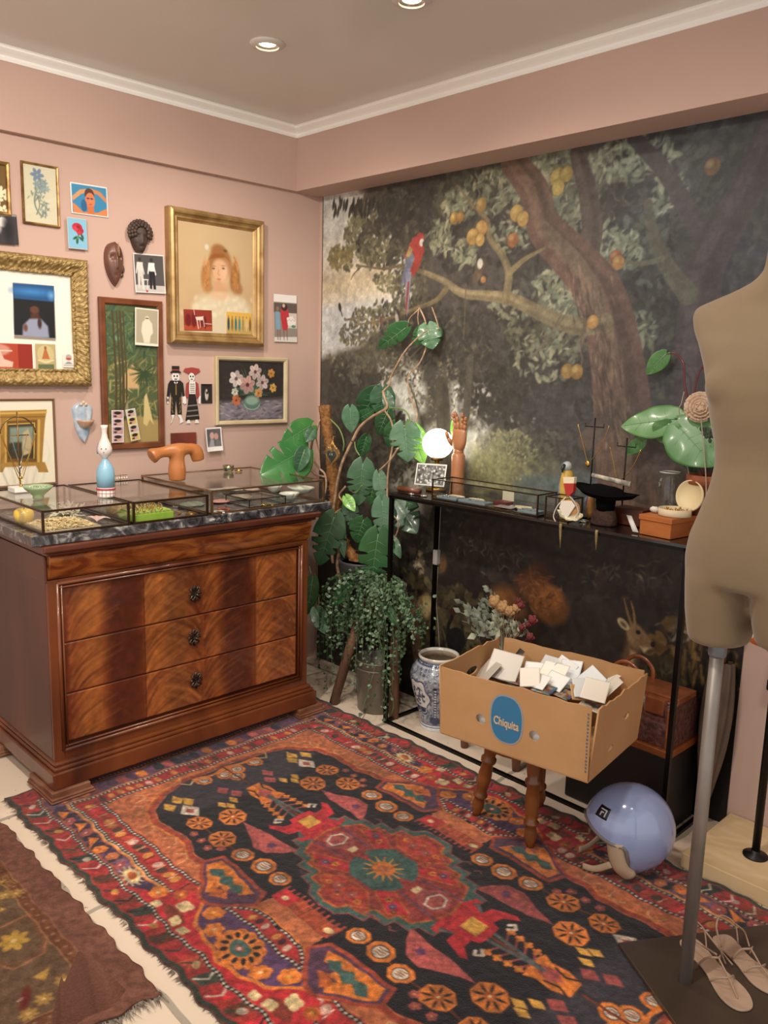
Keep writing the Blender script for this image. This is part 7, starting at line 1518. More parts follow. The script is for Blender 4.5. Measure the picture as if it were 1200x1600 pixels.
    Lf((567, 724), (560, 792), 2.55, .135, M_LEAFG, cuts=4, seed=18, tilt=(.2, 0, .1)); Lf((592, 740), (599, 790), 2.58, .07, M_LEAFG, cuts=1, seed=19); Lf((584, 752), (578, 790), 2.60, .06, M_LEAF, seed=20)
    Lf((540, 776), (554, 798), 2.50, .055, M_LEAFL, seed=21); Lf((597, 782), (602, 842), 2.52, .105, M_LEAFG, cuts=2, seed=22); Lf((618, 782), (650, 832), 2.60, .15, M_LEAFD, cuts=2, seed=23); Lf((622, 780), (650, 790), 2.62, .08, M_LEAFD, cuts=1, seed=24)
    Lf((591, 834), (579, 920), 2.50, .165, M_LEAF, cuts=3, seed=25, side=(1.05, .95), tilt=(0, 0, .15)); Lf((568, 812), (556, 850), 2.56, .11, M_LEAF, cuts=1, seed=26)
    Lf((522, 808), (497, 888), 2.46, .150, M_LEAFG, cuts=3, seed=27, tilt=(.1, 0, .2)); Lf((545, 786), (552, 826), 2.54, .085, M_LEAFD, cuts=2, seed=28); Lf((528, 812), (538, 872), 2.52, .06, M_LEAFD, cuts=1, seed=29)
    Lf((488, 905), (480, 964), 2.44, .080, M_LEAF, seed=30, tilt=(.3, 0, .1)); Lf((494, 952), (508, 990), 2.44, .085, M_LEAFG, cuts=2, seed=31, fold=.3); Lf((545, 918), (509, 944), 2.46, .095, M_LEAF, seed=32, tilt=(0, 0, .6)); Lf((604, 945), (620, 978), 2.45, .040, M_LEAF, seed=33, fold=.6); Lf((612, 840), (626, 872), 2.56, .05, M_LEAF, seed=34)
    Lf((560, 940), (545, 955), 2.48, .05, M_LEAFD, seed=35)
monstera()
# sacred-heart ornament on the moss pole
def heart():
    y = 2.505; c = onY(522, 708, y); t = wthing('heart_ornament', 'gilt winged heart ornament with dark centre hanging on the moss pole', 'ornament', (c.x, y, c.z)); q = lambda px, py: onY(px, py, y)
    def out(s): return [(s * .016 * 1.55 * math.sin(a) ** 3 * 1.15, s * (13 * math.cos(a) - 5 * math.cos(2 * a) - 2 * math.cos(3 * a) - math.cos(4 * a)) * .00122 * 1.45) for a in np.linspace(0, 2 * math.pi, 33)[:-1]]
    cz = q(522, 712).z; cx = q(521, 712).x
    def pr(nm, s, d0, d1, m, k_=1.3): MB().prism(out(s * 1.25), d0, d1, (cx, y, cz), (1, 0, 0), (0, 0, 1)).build(nm, m, t, bevel=.0015)
    pr('heart_rim', 1.3, 0, .010, mat('milagro_gold', '#c9a470', .35, .6, col2='#9a7444', scale=50)); pr('heart_centre', .86, .010, .014, mat('heart_dark', '#4c5054', .25, .4))
    w_ = MB(); g = random.Random(6)
    for s_ in (-1, 1):
        for k in range(7): an = .1 + k * .2; w_.tube([(cx + s_ * .004, y - .006, cz + .022), (cx + s_ * (.014 + .016 * math.cos(an)), y - .008, cz + .028 + .022 * math.sin(an))], [.004, .0018], 6)
        w_.ball((cx + s_ * .027, y - .006, cz + .034), .007, 8, 6)
    w_.build('wings', mat('milagro_gold'), t); f = MB()
    for k in range(9): a = (k - 4) * .16; f.tube([(cx + .004 * (k - 4), y - .006, cz + .038), (cx + .022 * math.sin(a) * .8, y - .006, cz + .052 + .020 * (1 - abs(k - 4) / 4.5))], [.0034, .0012], 6)
    f.tube([(cx, y - .004, cz + .06), (cx, y - .003, cz + .088)], .0014, 5); f.tube([(cx, y - .003, cz + .088), (cx - .004, y + .03, cz + .092)], .0009, 4); f.build('flame', mat('flame_gold', '#c29a54', .3, .8), t)
    for s_ in (-1, 1):
        fl = MB(); fl.ball((cx + s_ * .007, y - .016, cz + .004), .0045, 8, 6, sc=(1, .5, 1.6)); fl.build('silver_relief', mat('silver'), t)
heart()
# rustic plank stool that carries the pots
def rustic_stool():
    zt = .50; t = wthing('rustic_stool', 'weathered rustic wooden stool under the trailing plants', 'stool', (-2.62, 2.58, 0)); W_ = mat('weathered_wood', '#7d5a42', .75, col2='#4e3526', scale=14, stretch=(1, 1, .3), bump=(60, .6))
    g = random.Random(2); P = [(.155 * math.cos(a) * (1 + .06 * g.gauss(0, 1)), .115 * math.sin(a) * (1 + .06 * g.gauss(0, 1))) for a in np.linspace(0, 6.28, 15)[:-1]]
    MB().prism(P, 0, .05, (-2.60, 2.60, zt - .05), (1, 0, 0), (0, 1, 0)).build('seat', W_, t, bevel=.008)
    for (x0, y0, x1, y1) in [(-2.70, 2.54, -2.765, 2.42), (-2.50, 2.54, -2.47, 2.52), (-2.68, 2.67, -2.72, 2.735), (-2.52, 2.67, -2.49, 2.735)]: MB().tube([(x0, y0, zt - .045), ((x0 + x1) / 2, (y0 + y1) / 2, zt / 2), (x1, y1, 0.002)], [.026, .024, .022], 10).build('leg', W_, t)
rustic_stool()
# trailing plant with many thin strings of small leaves
def trailing():
    t = wthing('trailing_plant', 'bushy trailing plant with strings of tiny leaves spilling to the floor', 'potted plant', (-2.50, 2.50, .50)); cx, cy = -2.52, 2.525
    MB().lathe([(0, .0), (.055, 0), (.075, .11), (.068, .11), (0, .10)], 20, (cx, cy, .502)).build('pot', mat('clay_grey', '#5a504a', .7), t)
    g = random.Random(12); LM = [mat('tiny_leaf', '#4c684a', .45, coat=.1, col2='#6f8868', scale=30), mat('tiny_leaf_dark', '#2c4228', .5, col2='#405a3a', scale=30)]
    def tiny(mb, p, s, d):
        d = Vector(d).normalized(); n = Vector((g.gauss(0, .4), -1, g.gauss(.2, .4))).normalized(); x = d.cross(n)
        x = x.normalized() if x.length > 1e-5 else Vector((1, 0, 0)); p = Vector(p); a = [p, p + d * s * .5 + x * s * .36, p + d * s * .85 + x * s * .22, p + d * s, p + d * s * .85 - x * s * .22, p + d * s * .5 - x * s * .36]; m_ = p + d * s * .5 + n * s * .08
        mb.add([tuple(q) for q in a] + [tuple(m_)], [(0, 1, 6), (1, 2, 6), (2, 3, 6), (3, 4, 6), (4, 5, 6), (5, 0, 6)], True)
    ends = [(515, 1000), (498, 1040), (520, 1060), (543, 1040), (553, 1080), (560, 1000), (575, 1070), (572, 1110), (583, 1020), (596, 1060), (600, 1105), (603, 1125), (618, 1040), (632, 1000), (645, 1000), (658, 1015), (640, 975), (540, 990), (528, 1010), (510, 1075), (590, 1000), (624, 1060), (560, 1130), (553, 1150), (650, 985), (505, 1010), (612, 1090), (536, 1030), (566, 1035), (630, 1025)]
    for k, (ex, ey) in enumerate(ends):
        yy = 2.46 - .05 * g.random(); e = onY(ex, ey, yy)
        if e.z < .02: e = onZ(ex, ey, .014)
        a = Vector((cx + (e.x - cx) * .35, cy - .04, .63 + .03 * g.random())); m1 = Vector((cx + (e.x - cx) * .8, yy - .01, a.z - .06)); m2 = Vector((e.x + g.gauss(0, .012), yy, (a.z + e.z) / 2))
        S = smooth_path([Vector((cx, cy, .60)), a, m1, m2, e] if e.z < .45 else [Vector((cx, cy, .60)), a, m1, e], 8); mb = MB(); mb.tube([tuple(v) for v in S], .0011, 4)
        for i, v in enumerate(S):
            for _ in range(2 if i > 10 else 4):
                tiny(mb, v + Vector((g.gauss(0, .004), g.gauss(0, .004), 0)), .013 + .010 * g.random(), (g.gauss(0, 1), g.gauss(0, .5) - .3, g.gauss(-.2, .6)))
        mb.build('trailing_stem', LM[k % 2], t)
    mb = MB(); mb2 = MB()
    for i in range(850):
        ex, ey = 572 + g.gauss(0, 38), 962 + g.gauss(0, 17); yy = 2.45 + .10 * g.random(); p = onY(ex, ey, yy); tiny(mb if i % 2 else mb2, p, .014 + .012 * g.random(), (g.gauss(0, 1), -.3, g.gauss(0, .8)))
    mb.build('foliage', LM[0], t)['kind'] = 'stuff'; mb2.build('foliage', LM[1], t)['kind'] = 'stuff'
trailing()
# galvanised bucket under the stool
c = onZ(582, 1105, 0); t = thing('metal_bucket', 'dull grey metal bucket standing under the rustic stool', 'bucket', (-2.605, 2.545, 0.001))
MB().lathe([(0, 0), (.088, 0), (.090, .004), (.104, .235), (.108, .24), (.104, .244), (.100, .235), (.086, .008), (0, .008)], 32).build('bucket', mat('galvanised', '#8a8478', .35, .5, col2='#6c665c', scale=7), t)
MB().lathe([(.1045, .20), (.1065, .204), (.1045, .208)], 32, cap0=False, cap1=False).build('band', mat('galvanised'), t)
# delft vase
def vase():
    c = onZ(668, 1140, 0.0); x, y = c.x - .005, c.y + .062; t = thing('delft_vase', 'blue and white painted ceramic floor vase with empty open mouth', 'vase', (x, y, 0.001)); H = .325; rm = .124
    pr = [(0, 0), (.072, 0), (.074, .012), (.071, .020), (.074, .032), (.082, .07), (.098, .13), (.113, .18), (.122, .22), (.1225, .245), (.115, .272), (.100, .290), (.086, .300), (.082, .306), (.083, .314), (.088, .322), (.088, .327), (.082, .327)]
    m = bpy.data.materials.new('delft'); m.use_nodes = True; nt = m.node_tree; b = nt.nodes['Principled BSDF']; b.inputs['Roughness'].default_value = .14; b.inputs['Coat Weight'].default_value = .5
    a = nt.nodes.new('ShaderNodeVertexColor'); a.layer_name = 'Col'; nt.links.new(a.outputs[0], b.inputs['Base Color'])
    nu, nv = 300, 230; zs = np.linspace(0, .327, nv); pz = np.array([p[1] for p in pr[1:-1]]); prr = np.array([p[0] for p in pr[1:-1]]); rr = np.interp(zs, pz, prr); k = np.ones(7) / 7; rp = np.pad(rr, 3, 'edge'); rr = np.convolve(rp, k, 'valid')
    c_ = Canvas((0, 0, 0), (.70, 0, 0), (0, .0, .327), .0024, '#cfd2d4'); W, Hh = c_.w, c_.h; g = random.Random(9); B = ['#1f2b4c', '#2c3a5c', '#1c2644', '#4a5874']
    c_.poly([(0, .03), (W, .03), (W, .31), (0, .31)], '#8f949c')
    for i in range(1500):
        u, v = g.random() * W, .035 + g.random() * .27; r = .004 + .005 * g.random(); a0 = g.random() * 6.28; c_.line([(u + r * math.cos(a0 + s) * (1 - s / 7), v + r * math.sin(a0 + s) * (1 - s / 7)) for s in np.linspace(0, 4.5, 6)], g.choice(B + ['#c4c8cc', '#c4c8cc']), .0022)
    for k_ in range(4):
        u = (k_ + .5) * W / 4
        lob = [(u + .062 * (1 + .12 * math.cos(6 * a_)) * math.cos(a_), .155 + .082 * (1 + .10 * math.cos(6 * a_)) * math.sin(a_)) for a_ in np.linspace(0, 6.28, 41)[:-1]]
        c_.poly(lob, '#2c3a60'); c_.poly([(u + (p - u) * .93, .155 + (q - .155) * .93) for p, q in lob], '#d6d6d2')
        for i in range(60): a_ = g.random() * 6.28; q = math.sqrt(g.random()) * .8; c_.leaf((u + .045 * q * math.cos(a_), .16 + .055 * q * math.sin(a_)), .013, .006, g.random() * 3, g.choice(B), .85)
        c_.poly([(u - .04, .11), (u + .04, .11), (u + .03, .085), (u - .03, .085)], '#36425e')
        u2 = k_ * W / 4
        for u3 in (u2, u2 + W if u2 == 0 else u2):
            c_.line([(u3, .06), (u3, .21)], '#26345a', .012); [c_.ell((u3, .07 + .013 * i), .0045, .0045, '#cfd2d4') for i in range(11)]; c_.ell((u3, .05), .03, .018, '#26345a', soft=.008)
    for v, w_ in [(.028, .004), (.016, .003), (.296, .005), (.306, .002)]: c_.line([(0, v), (W, v)], '#2c3a60', w_)
    for i in range(70): c_.ell((i * W / 70, .291), .003, .004, '#d0d4d8')
    c_.grain(.06, 4, 3, 2)
    th = np.linspace(0, 2 * math.pi, nu + 1); V = np.stack([np.outer(rr, np.cos(th)), np.outer(rr, np.sin(th)), np.repeat(zs[:, None], nu + 1, 1)], -1).reshape(-1, 3)
    iy = np.clip((zs / .327 * c_.ny).astype(int), 0, c_.ny); ix = np.clip((th / (2 * math.pi) * c_.nx).astype(int), 0, c_.nx); C = c_.C[iy][:, ix].reshape(-1, 3)
    mb = MB(); idx = np.arange(nv * (nu + 1)).reshape(nv, nu + 1); Fq = np.stack([idx[:-1, :-1], idx[:-1, 1:], idx[1:, 1:], idx[1:, :-1]], -1).reshape(-1, 4)
    me = bpy.data.meshes.new('body'); me.from_pydata(V.tolist(), [], Fq.tolist()); me.polygons.foreach_set('use_smooth', [True] * len(Fq)); ca = me.color_attributes.new('Col', 'FLOAT_COLOR', 'POINT'); l = np.where(C <= .04045, C / 12.92, ((C + .055) / 1.055) ** 2.4); ca.data.foreach_set('color', np.concatenate([l, np.ones((len(l), 1))], 1).astype(np.float32).ravel()); me.materials.append(m)
    o = bpy.data.objects.new('body', me); COL.objects.link(o); o.parent = t; o.rotation_euler = (0, 0, 2.2)
    q = mat('vase_inner', '#b9a48c', .5); MB().lathe([(.0, .03), (.062, .04), (.070, .07), (.088, .13), (.108, .20), (.112, .245), (.104, .272), (.090, .290), (.078, .303), (.080, .322), (.084, .328)], 32, cap0=False, cap1=False).build('inside', q, t)
    MB().lathe([(.078, .318), (.080, .328), (.087, .330), (.090, .325), (.089, .318), (.084, .313)], 40, cap0=False, cap1=False).build('rim', mat('vase_rim', '#dcd8cc', .2, coat=.5), t)
    MB().lathe([(0, .001), (.072, .001), (.072, .004), (0, .004)], 32).build('foot', q, t)
vase()
# dried flower bouquet on a low stool behind the cardboard box
def bouquet():
    cx, cy = -1.93, 2.585; t0 = wthing('low_stool', 'low brown stool hidden behind the cardboard box, only its feet showing', 'stool', (cx, cy, 0)); W_ = mat('dark_turned', '#6b3f28', .5, coat=.15)
    MB().lathe([(0, .26), (.155, .26), (.16, .27), (.155, .285), (0, .285)], 28, (cx, cy, 0), sy=.8).build('seat', W_, t0)
    for (x, y) in [(-2.068, 2.535), (-1.80, 2.532), (-2.04, 2.69), (-1.82, 2.69)]: MB().tube([(cx + (x - cx) * .75, cy + (y - cy) * .75, .262), (x, y, .05), (x, y, .002)], [.015, .019, .015], 12).build('leg', W_, t0)
    t = wthing('dried_bouquet', 'bouquet of dried grey-green leaves and dark red roses behind the cardboard box', 'dried flowers', (cx, cy, .29))
    MB().lathe([(0, 0), (.045, 0), (.06, .05), (.055, .12), (.04, .16), (.035, .16), (0, .02)], 20, (cx, cy, .287)).build('vase', mat('dark_vase', '#3a302a', .4), t)
    g = random.Random(21); LG = mat('dry_leaf', '#8c9484', .6, col2='#6a7060', scale=20); LP = mat('pale_leaf', '#b0b49c', .6, col2='#8a9078', scale=20); RD = mat('dry_rose', '#5a1c1e', .7, col2='#7a2c28', scale=30); TN = mat('dry_tan', '#8f6a44', .8, col2='#a88456', scale=30)
    top = Vector((cx, cy, .44))
    def sprig(px, py, m, n, s, yy=None):
        e = onY(px, py, yy or cy + g.gauss(0, .05)); mb = MB(); S = smooth_path([top, (top + e) / 2 + Vector((0, 0, .03)), e], 8); mb.tube([tuple(v) for v in S], .0014, 5)
        for i in range(n):
            p = S[len(S) // 2 + int((len(S) // 2) * i / n)]; d = Vector((g.gauss(0, 1), -.5, g.gauss(.4, .6))).normalized(); x = d.cross(Vector((0, -1, .2))).normalized(); a = [p, p + d * s * .5 + x * s * .32, p + d * s, p + d * s * .5 - x * s * .32]; mb.add([tuple(v) for v in a] + [tuple(p + d * s * .5 + Vector((0, -.15 * s, 0)))], [(0, 1, 4), (1, 2, 4), (2, 3, 4), (3, 0, 4)], True)
        mb.build('leaf_sprig', m, t)
    for (px, py, m, n, s) in [(718, 940, LG, 8, .04), (716, 955, LG, 8, .04), (728, 950, LG, 8, .045), (738, 955, LG, 8, .045), (722, 970, LG, 7, .045), (740, 975, LG, 7, .05), (762, 915, LG, 8, .03), (760, 930, LG, 9, .03), (772, 925, LG, 7, .025), (748, 935, LG, 9, .04), (738, 990, LP, 7, .05), (775, 970, LP, 9, .045), (770, 975, LP, 9, .05), (785, 965, LP, 9, .03), (800, 970, LP, 9, .03), (790, 980, LP, 9, .035), (812, 975, LP, 9, .03), (805, 985, LP, 8, .035), (820, 985, LP, 8, .03), (830, 990, LP, 8, .025), (778, 955, LP, 8, .03), (800, 955, LG, 8, .03), (750, 985, LP, 7, .04), (825, 970, LG, 7, .03)]: sprig(px, py, m, n, s)
    def rose(px, py, r, m):
        e = onY(px, py, cy - .04); mb = MB(); mb.tube([tuple(top), tuple((top + e) / 2), tuple(e)], .0014, 5)
        for k in range(3):
            for i in range(5): a = i * 1.256 + k * .6; q = r * (.3 + .25 * k); mb.ball((e.x + q * math.cos(a), e.y - .004 * (3 - k), e.z + q * math.sin(a) * .8), r * .42, 7, 5, sc=(1, .6, 1))
        mb.build('dried_rose', m, t)
    for (px, py, r) in [(817, 980, .016), (830, 995, .018), (815, 945, .016), (834, 968, .020), (826, 975, .014), (812, 938, .012)]: rose(px, py, r, RD)
    for (px, py, r) in [(775, 940, .030), (787, 948, .030), (797, 955, .024), (808, 950, .018)]: rose(px, py, r, TN)
bouquet()
# broad-leaved plant and pale flower at the right end of the console (partly behind the mannequin)
def alocasia():
    y = 2.64; c = onY(1100, 765, y); y = 2.64; t = wthing('broad_leaf_plant', 'terracotta potted plant with three broad heart leaves and dark red stems on the console', 'potted plant', (-1.205, 2.675, K1)); x = -1.205; y = 2.675
    MB().lathe([(0, 0), (.045, 0), (.060, .165), (.066, .167), (.066, .198), (.058, .198), (.054, .18), (0, .175)], 28, (x, y, K1)).build('pot', mat('terracotta', '#7d4228', .8, col2='#8f5030', scale=14), t)
    MB().lathe([(0, .182), (.055, .182)], 16, (x, y, K1)).build('soil', mat('soil'), t)
    ST = mat('red_stem', '#5e1c1e', .4, coat=.2); g = random.Random(3); L2 = mat('broad_green', '#4a7a44', .38, coat=.15, col2='#5c8a54', scale=4)
    q = lambda px, py, d=0: onY(px, py, y + d); base = Vector((x, y, K1 + .18))
    for pts in [[base, q(1075, 690), q(1066, 650), q(1050, 655, .0)], [base, q(1082, 660), q(1070, 600), q(1068, 568), q(1055, 553), q(1042, 553)], [base, q(1085, 640), q(1090, 590), q(1110, 555)], [base, q(1085, 700), q(1080, 665), q(1082, 658)]]:
        S = smooth_path(pts, 6); MB().tube([tuple(v) for v in S], [.0045 - .0025 * i / len(S) for i in range(len(S))], 7).build('stem', ST, t)
    plant_leaf(t, (1054, 655), (968, 664), y - .03, .125, L2, seed=41, heart=.20, fold=.05, tilt=(0, 0, .5), droop=.1); plant_leaf(t, (1008, 685), (976, 712), y + .01, .05, L2, seed=42, heart=.05)
    plant_leaf(t, (1062, 668), (1116, 728), y - .06, .17, L2, seed=43, heart=.22, fold=.06, droop=.1, tilt=(-.2, 0, .2)); plant_leaf(t, (1041, 552), (1009, 586), y + .03, .062, L2, seed=44, heart=.12); plant_leaf(t, (1080, 700), (1085, 740), y + .03, .08, M_LEAFD, seed=45)
    plant_leaf(t, (1050, 660), (1030, 692), y - .035, .10, L2, seed=46, heart=.1)
alocasia()
def pale_flower():
    y = 2.60; c = onY(1094, 636, y); x = c.x; t = wthing('paper_flower', 'large pale beige ruffled flower beside the mannequin, above the broad leaves', 'flower', (x, y, K1)); g = random.Random(8)
    S = smooth_path([Vector((-1.185, 2.60, K1)), Vector((-1.17, 2.60, K1 + .15)), c], 8); MB().tube([tuple(v) for v in S], .002, 6).build('stem', mat('white_twig', '#9a8e7c', .6), t)
    mb = MB(); nrm = (CAMV - c).normalized(); ux = Vector((0, 0, 1)).cross(nrm).normalized(); uy = nrm.cross(ux)
    for k in range(5):
        n = [5, 8, 11, 13, 14][k]
        for i in range(n):
            a = i * 2 * math.pi / n + k * .5 + g.gauss(0, .1); r0 = [.004, .012, .020, .028, .033][k]; op = .35 + .25 * k; P = []
            for s in range(4):
                row = []
                for j in range(5):
                    w_ = (j / 4 - .5) * .022 * (.5 + .5 * math.sin(math.pi * (s + 1) / 5)) * 1.3; rad = r0 + s * .0055 * math.sin(op); h = .026 - .005 * k + s * .0055 * math.cos(op) + .0018 * math.sin(j * 3.1 + i); row.append(tuple(c + ux * (rad * math.cos(a) - w_ * math.sin(a)) + uy * (rad * math.sin(a) + w_ * math.cos(a)) + nrm * (h - .02)))
                P.append(row)
            mb.sheet(P)
    mb.ball(tuple(c - nrm * .008), .026, 12, 8); mb.build('petals', mat('beige_petal', '#cbb298', .75, col2='#b89a80', scale=20), t, solid=.001)
    lf = MB()
    for i in range(40): p = onY(1105 + g.gauss(0, 6), 670 + g.random() * 50, y + .03); lf.ball(tuple(p), .006, 6, 4, sc=(1, .4, 1.4))
    o = lf.build('dark_foliage', mat('dark_foliage', '#1f2a1e', .6, col2='#3a4a36', scale=60), t); o['kind'] = 'stuff'
pale_flower()
a = onY(1069, 612, 2.63); b = onY(1062, 655, 2.63); tw = MB(); tw.tube([tuple(v) for v in smooth_path([a, onY(1065, 630, 2.63), b, Vector((-1.225, 2.64, K1 + .10))], 5)], .002, 6); tag(tw.build('dry_twig', mat('white_twig'), None), 'pale dry twig standing among the red stems of the broad-leaved plant', 'twig')
# ================================================================ cardboard box, stool, luggage, helmet
def curve_panel(name, outline, holes, M, thick, m, parent):
    """flat panel with real holes, u-v outline extruded by thick, placed with M"""
    cu = bpy.data.curves.new(name, 'CURVE'); cu.dimensions = '2D'; cu.fill_mode = 'BOTH'; cu.extrude = thick / 2
    for pts in [outline] + holes:
        sp = cu.splines.new('POLY'); sp.points.add(len(pts) - 1)
        for i, (u, v) in enumerate(pts): sp.points[i].co = (u, v, 0, 1)
        sp.use_cyclic_u = True
    tmp = bpy.data.objects.new(name, cu); COL.objects.link(tmp); dg = bpy.context.evaluated_depsgraph_get(); me = bpy.data.meshes.new_from_object(tmp.evaluated_get(dg)); bpy.data.objects.remove(tmp)
    me.transform(M); me.materials.clear(); me.materials.append(m); o = bpy.data.objects.new(name, me); COL.objects.link(o); o.parent = parent
    if parent.name in WORLD: o.location = -Vector(parent.location)
    return o
def letters(name, txt, size, M, m, parent, extrude=.0008, sx=1.0, shear=0.0, align='CENTER'):
    cu = bpy.data.curves.new(name, 'FONT'); cu.body = txt; cu.size = size; cu.extrude = extrude; cu.align_x = align; cu.align_y = 'CENTER'; cu.offset = size * .018; cu.shear = shear
    tmp = bpy.data.objects.new(name, cu); COL.objects.link(tmp); dg = bpy.context.evaluated_depsgraph_get(); me = bpy.data.meshes.new_from_object(tmp.evaluated_get(dg)); bpy.data.objects.remove(tmp)
    me.transform(Matrix.Diagonal((sx, 1, 1, 1))); me.transform(M); me.materials.clear(); me.materials.append(m); o = bpy.data.objects.new(name, me); COL.objects.link(o); o.parent = parent
    if parent.name in WORLD: o.location = -Vector(parent.location)
    return o
def circ(cu, cv, ru, rv=None, n=24, rev=True):
    rv = rv or ru; p = [(cu + ru * math.cos(a), cv + rv * math.sin(a)) for a in np.linspace(0, 2 * math.pi, n + 1)[:-1]]; return p[::-1] if rev else p
BZ = .412; A0 = Vector((-1.640, 1.888, BZ)); BANG = math.atan2(.072, .498); BU = Vector((math.cos(BANG), math.sin(BANG), 0)); BV = Vector((-math.sin(BANG), math.cos(BANG), 0)); BL, BW, BH = .500, .372, .222
def card_box():
    t = wthing('cardboard_box', 'open brown cardboard fruit box of loose prints, blue oval emblem, on the turned stool', 'cardboard box', tuple(A0 + BU * BL / 2 + BV * BW / 2)); m = mat('cardboard', '#b98e60', .75, col2='#b08558', scale=5, bump=(14, .25, .01)); th = .005
    def MP(o, u, v): M = Matrix.Identity(4); n = u.cross(v); [M.__setitem__(i, (u[i], v[i], n[i], o[i])) for i in range(3)]; return M
    Z = Vector((0, 0, 1)); fl = .030     # walls lean out a little towards the top
    vf = (Z * BH - BV * .008).normalized(); vb = (Z * BH + BV * .02).normalized(); vl = (Z * BH - BU * .012).normalized(); vr = (Z * BH + BU * .016).normalized()
    g = random.Random(3); edge = lambda L, h: [(L * (1 - i / 14), h + g.gauss(0, .0022) - .006 * math.exp(-((i - 10) / 2) ** 2)) for i in range(15)]
    fu = .135; fv = .058
    curve_panel('front_panel', [(0, 0), (BL, 0)] + edge(BL, BH), [circ(.147, .088, .0165), circ(.329, .088, .0165)], MP(A0, BU, vf), th, m, t)
    curve_panel('back_panel', [(0, 0), (BL, 0)] + edge(BL + .0, BH), [circ(.147, .088, .0165), circ(.329, .088, .0165)], MP(A0 + BV * BW, BU, vb), th, m, t)
    curve_panel('side_panel', [(0, 0), (BW, 0)] + edge(BW, BH), [circ(.19, .150, .035, .013), circ(.10, .06, .012)], MP(A0, BV, vl), th, m, t)
    curve_panel('side_panel', [(0, 0), (BW, 0)] + edge(BW, BH), [circ(.235, .125, .020, .012), circ(.135, .055, .020, .008)], MP(A0 + BU * BL, BV, vr), th, m, t)
    b = MB(); b.add([A0, A0 + BU * BL, A0 + BU * BL + BV * BW, A0 + BV * BW], [(0, 1, 2, 3)]); b.build('bottom', m, t, solid=.005)
    # emblem
    E = A0 + BU * .236 + vf * .112; nf = -(BU.cross(vf)) * -1; nf = BU.cross(vf); M = MP(E + nf * .0028, BU, vf)
    bl = mat('emblem_blue', '#2f6f98', .6); gr = mat('emblem_grey', '#8c8f92', .6); kr = mat('emblem_kraft', '#cfae84', .7)
    def disc(nm, ru, rv, d, mm, par): k = MB(); P = [(math.copysign(abs(math.cos(a)) ** .8, math.cos(a)) * ru, math.copysign(abs(math.sin(a)) ** .8, math.sin(a)) * rv) for a in np.linspace(0, 2 * math.pi, 41)[:-1]]; k.prism(P, d, d + .0006, (0, 0, 0), (1, 0, 0), (0, 1, 0), M); return k.build(nm, mm, par)
    em = disc('emblem', .057, .078, 0, gr, t); em['label'] = 'blue oval emblem with grey rim'
    o = disc('emblem_field', .0515, .0725, .0006, bl, em); o.location = (0, 0, 0)
    o2 = letters('lettering', 'Chiquita', .036, M @ Matrix.Translation((0, -.012, .0015)) @ Matrix.Rotation(-.03, 4, 'Z'), kr, em, sx=.70); o2.location = (0, 0, 0)
    # printed marks down the right front corner
    g2 = random.Random(5); mk = MB(); M2 = MP(A0 + BU * (BL - .008) + vf * .02 + nf * .0030, BU, vf)
    for k in range(17): v = .006 + k * .0108; mk.prism([(-.003 + g2.random() * .002, v), (.003, v + .001), (.0035, v + .006), (-.002, v + .006 + g2.random() * .002)], 0, .0004, (0, 0, 0), (1, 0, 0), (0, 1, 0), M2)
    mk.build('corner_print', mat('print_slate', '#5c6470', .7), t)
    # heap of prints
    g3 = random.Random(14)
    def prt(name, label, px, py, z, w_, h_, yaw, tilt, roll, col, group=None, painter=None, cat='photograph'):
        c = onZ(px, py, z); M = Matrix.Translation(c) @ Matrix.Rotation(yaw, 4, 'Z') @ Matrix.Rotation(tilt, 4, 'X') @ Matrix.Rotation(roll, 4, 'Y'); a, b_, d = M @ Vector((-w_ / 2, -h_ / 2, 0)), M @ Vector((w_ / 2, -h_ / 2, 0)), M @ Vector((-w_ / 2, h_ / 2, 0)); cc = Canvas(a, b_, d, .004, col)
        if painter: painter(cc)
        return tag(cc.build(name, M_PHOTO, None, thick=.0008, bend=None), label, cat, group)
    def art(c):
        g = random.Random(int(c.w * 1e5)); [c.ell(N(c, g.random(), g.random()), .006 + .012 * g.random(), .006, g.choice(['#3f5c7c', '#8a5c44', '#2c2a2c', '#a88a6c', '#5a6a5c', '#7c3c34']), rot=g.random() * 3) for _ in range(26)]
    def dark(c): g = random.Random(4); [c.ell(N(c, g.random(), g.random()), .02, .01, g.choice(['#1e1e22', '#34302c', '#6c5c48']), rot=g.random() * 3) for _ in range(14)]
    Zt = BZ + .150
    prt('loose_print', 'grey-backed print sticking up at the left of the heap in the cardboard box', 788, 1040, Zt + .02, .11, .10, .2, .85, .1, '#c0b8ae')
    prt('loose_print', 'small grey-backed print half under the larger grey one in the cardboard box', 762, 1047, Zt, .08, .08, -.3, .7, -.1, '#b0a89e')
    prt('loose_print', 'dark glossy print standing behind the grey-backed one in the cardboard box', 805, 1030, Zt + .03, .03, .08, -.5, .9, .2, '#23252a', painter=dark)
    prt('loose_print', 'dark framed photograph lying against the back panel of the cardboard box', 890, 1034, Zt + .01, .10, .05, .2, .75, .0, '#4a443e', painter=dark)
    prt('loose_print', 'print with a bright blue figure at the front of the heap in the cardboard box', 850, 1076, Zt - .005, .07, .05, .1, .25, 0, '#3f7fb0', painter=art)
    prt('loose_print', 'pink and blue comic-like print beside the bright blue one in the cardboard box', 882, 1084, Zt - .01, .07, .05, -.2, .2, 0, '#b08c94', painter=art)
    prt('loose_print', 'green banknote-like slip at the right end of the cardboard box', 935, 1063, Zt + .01, .05, .03, .3, .6, 0, '#4f6a58')
    prt('loose_print', 'brown and orange print low at the left front of the cardboard box', 800, 1062, Zt - .015, .09, .04, .15, .15, 0, '#8a6650', painter=art)
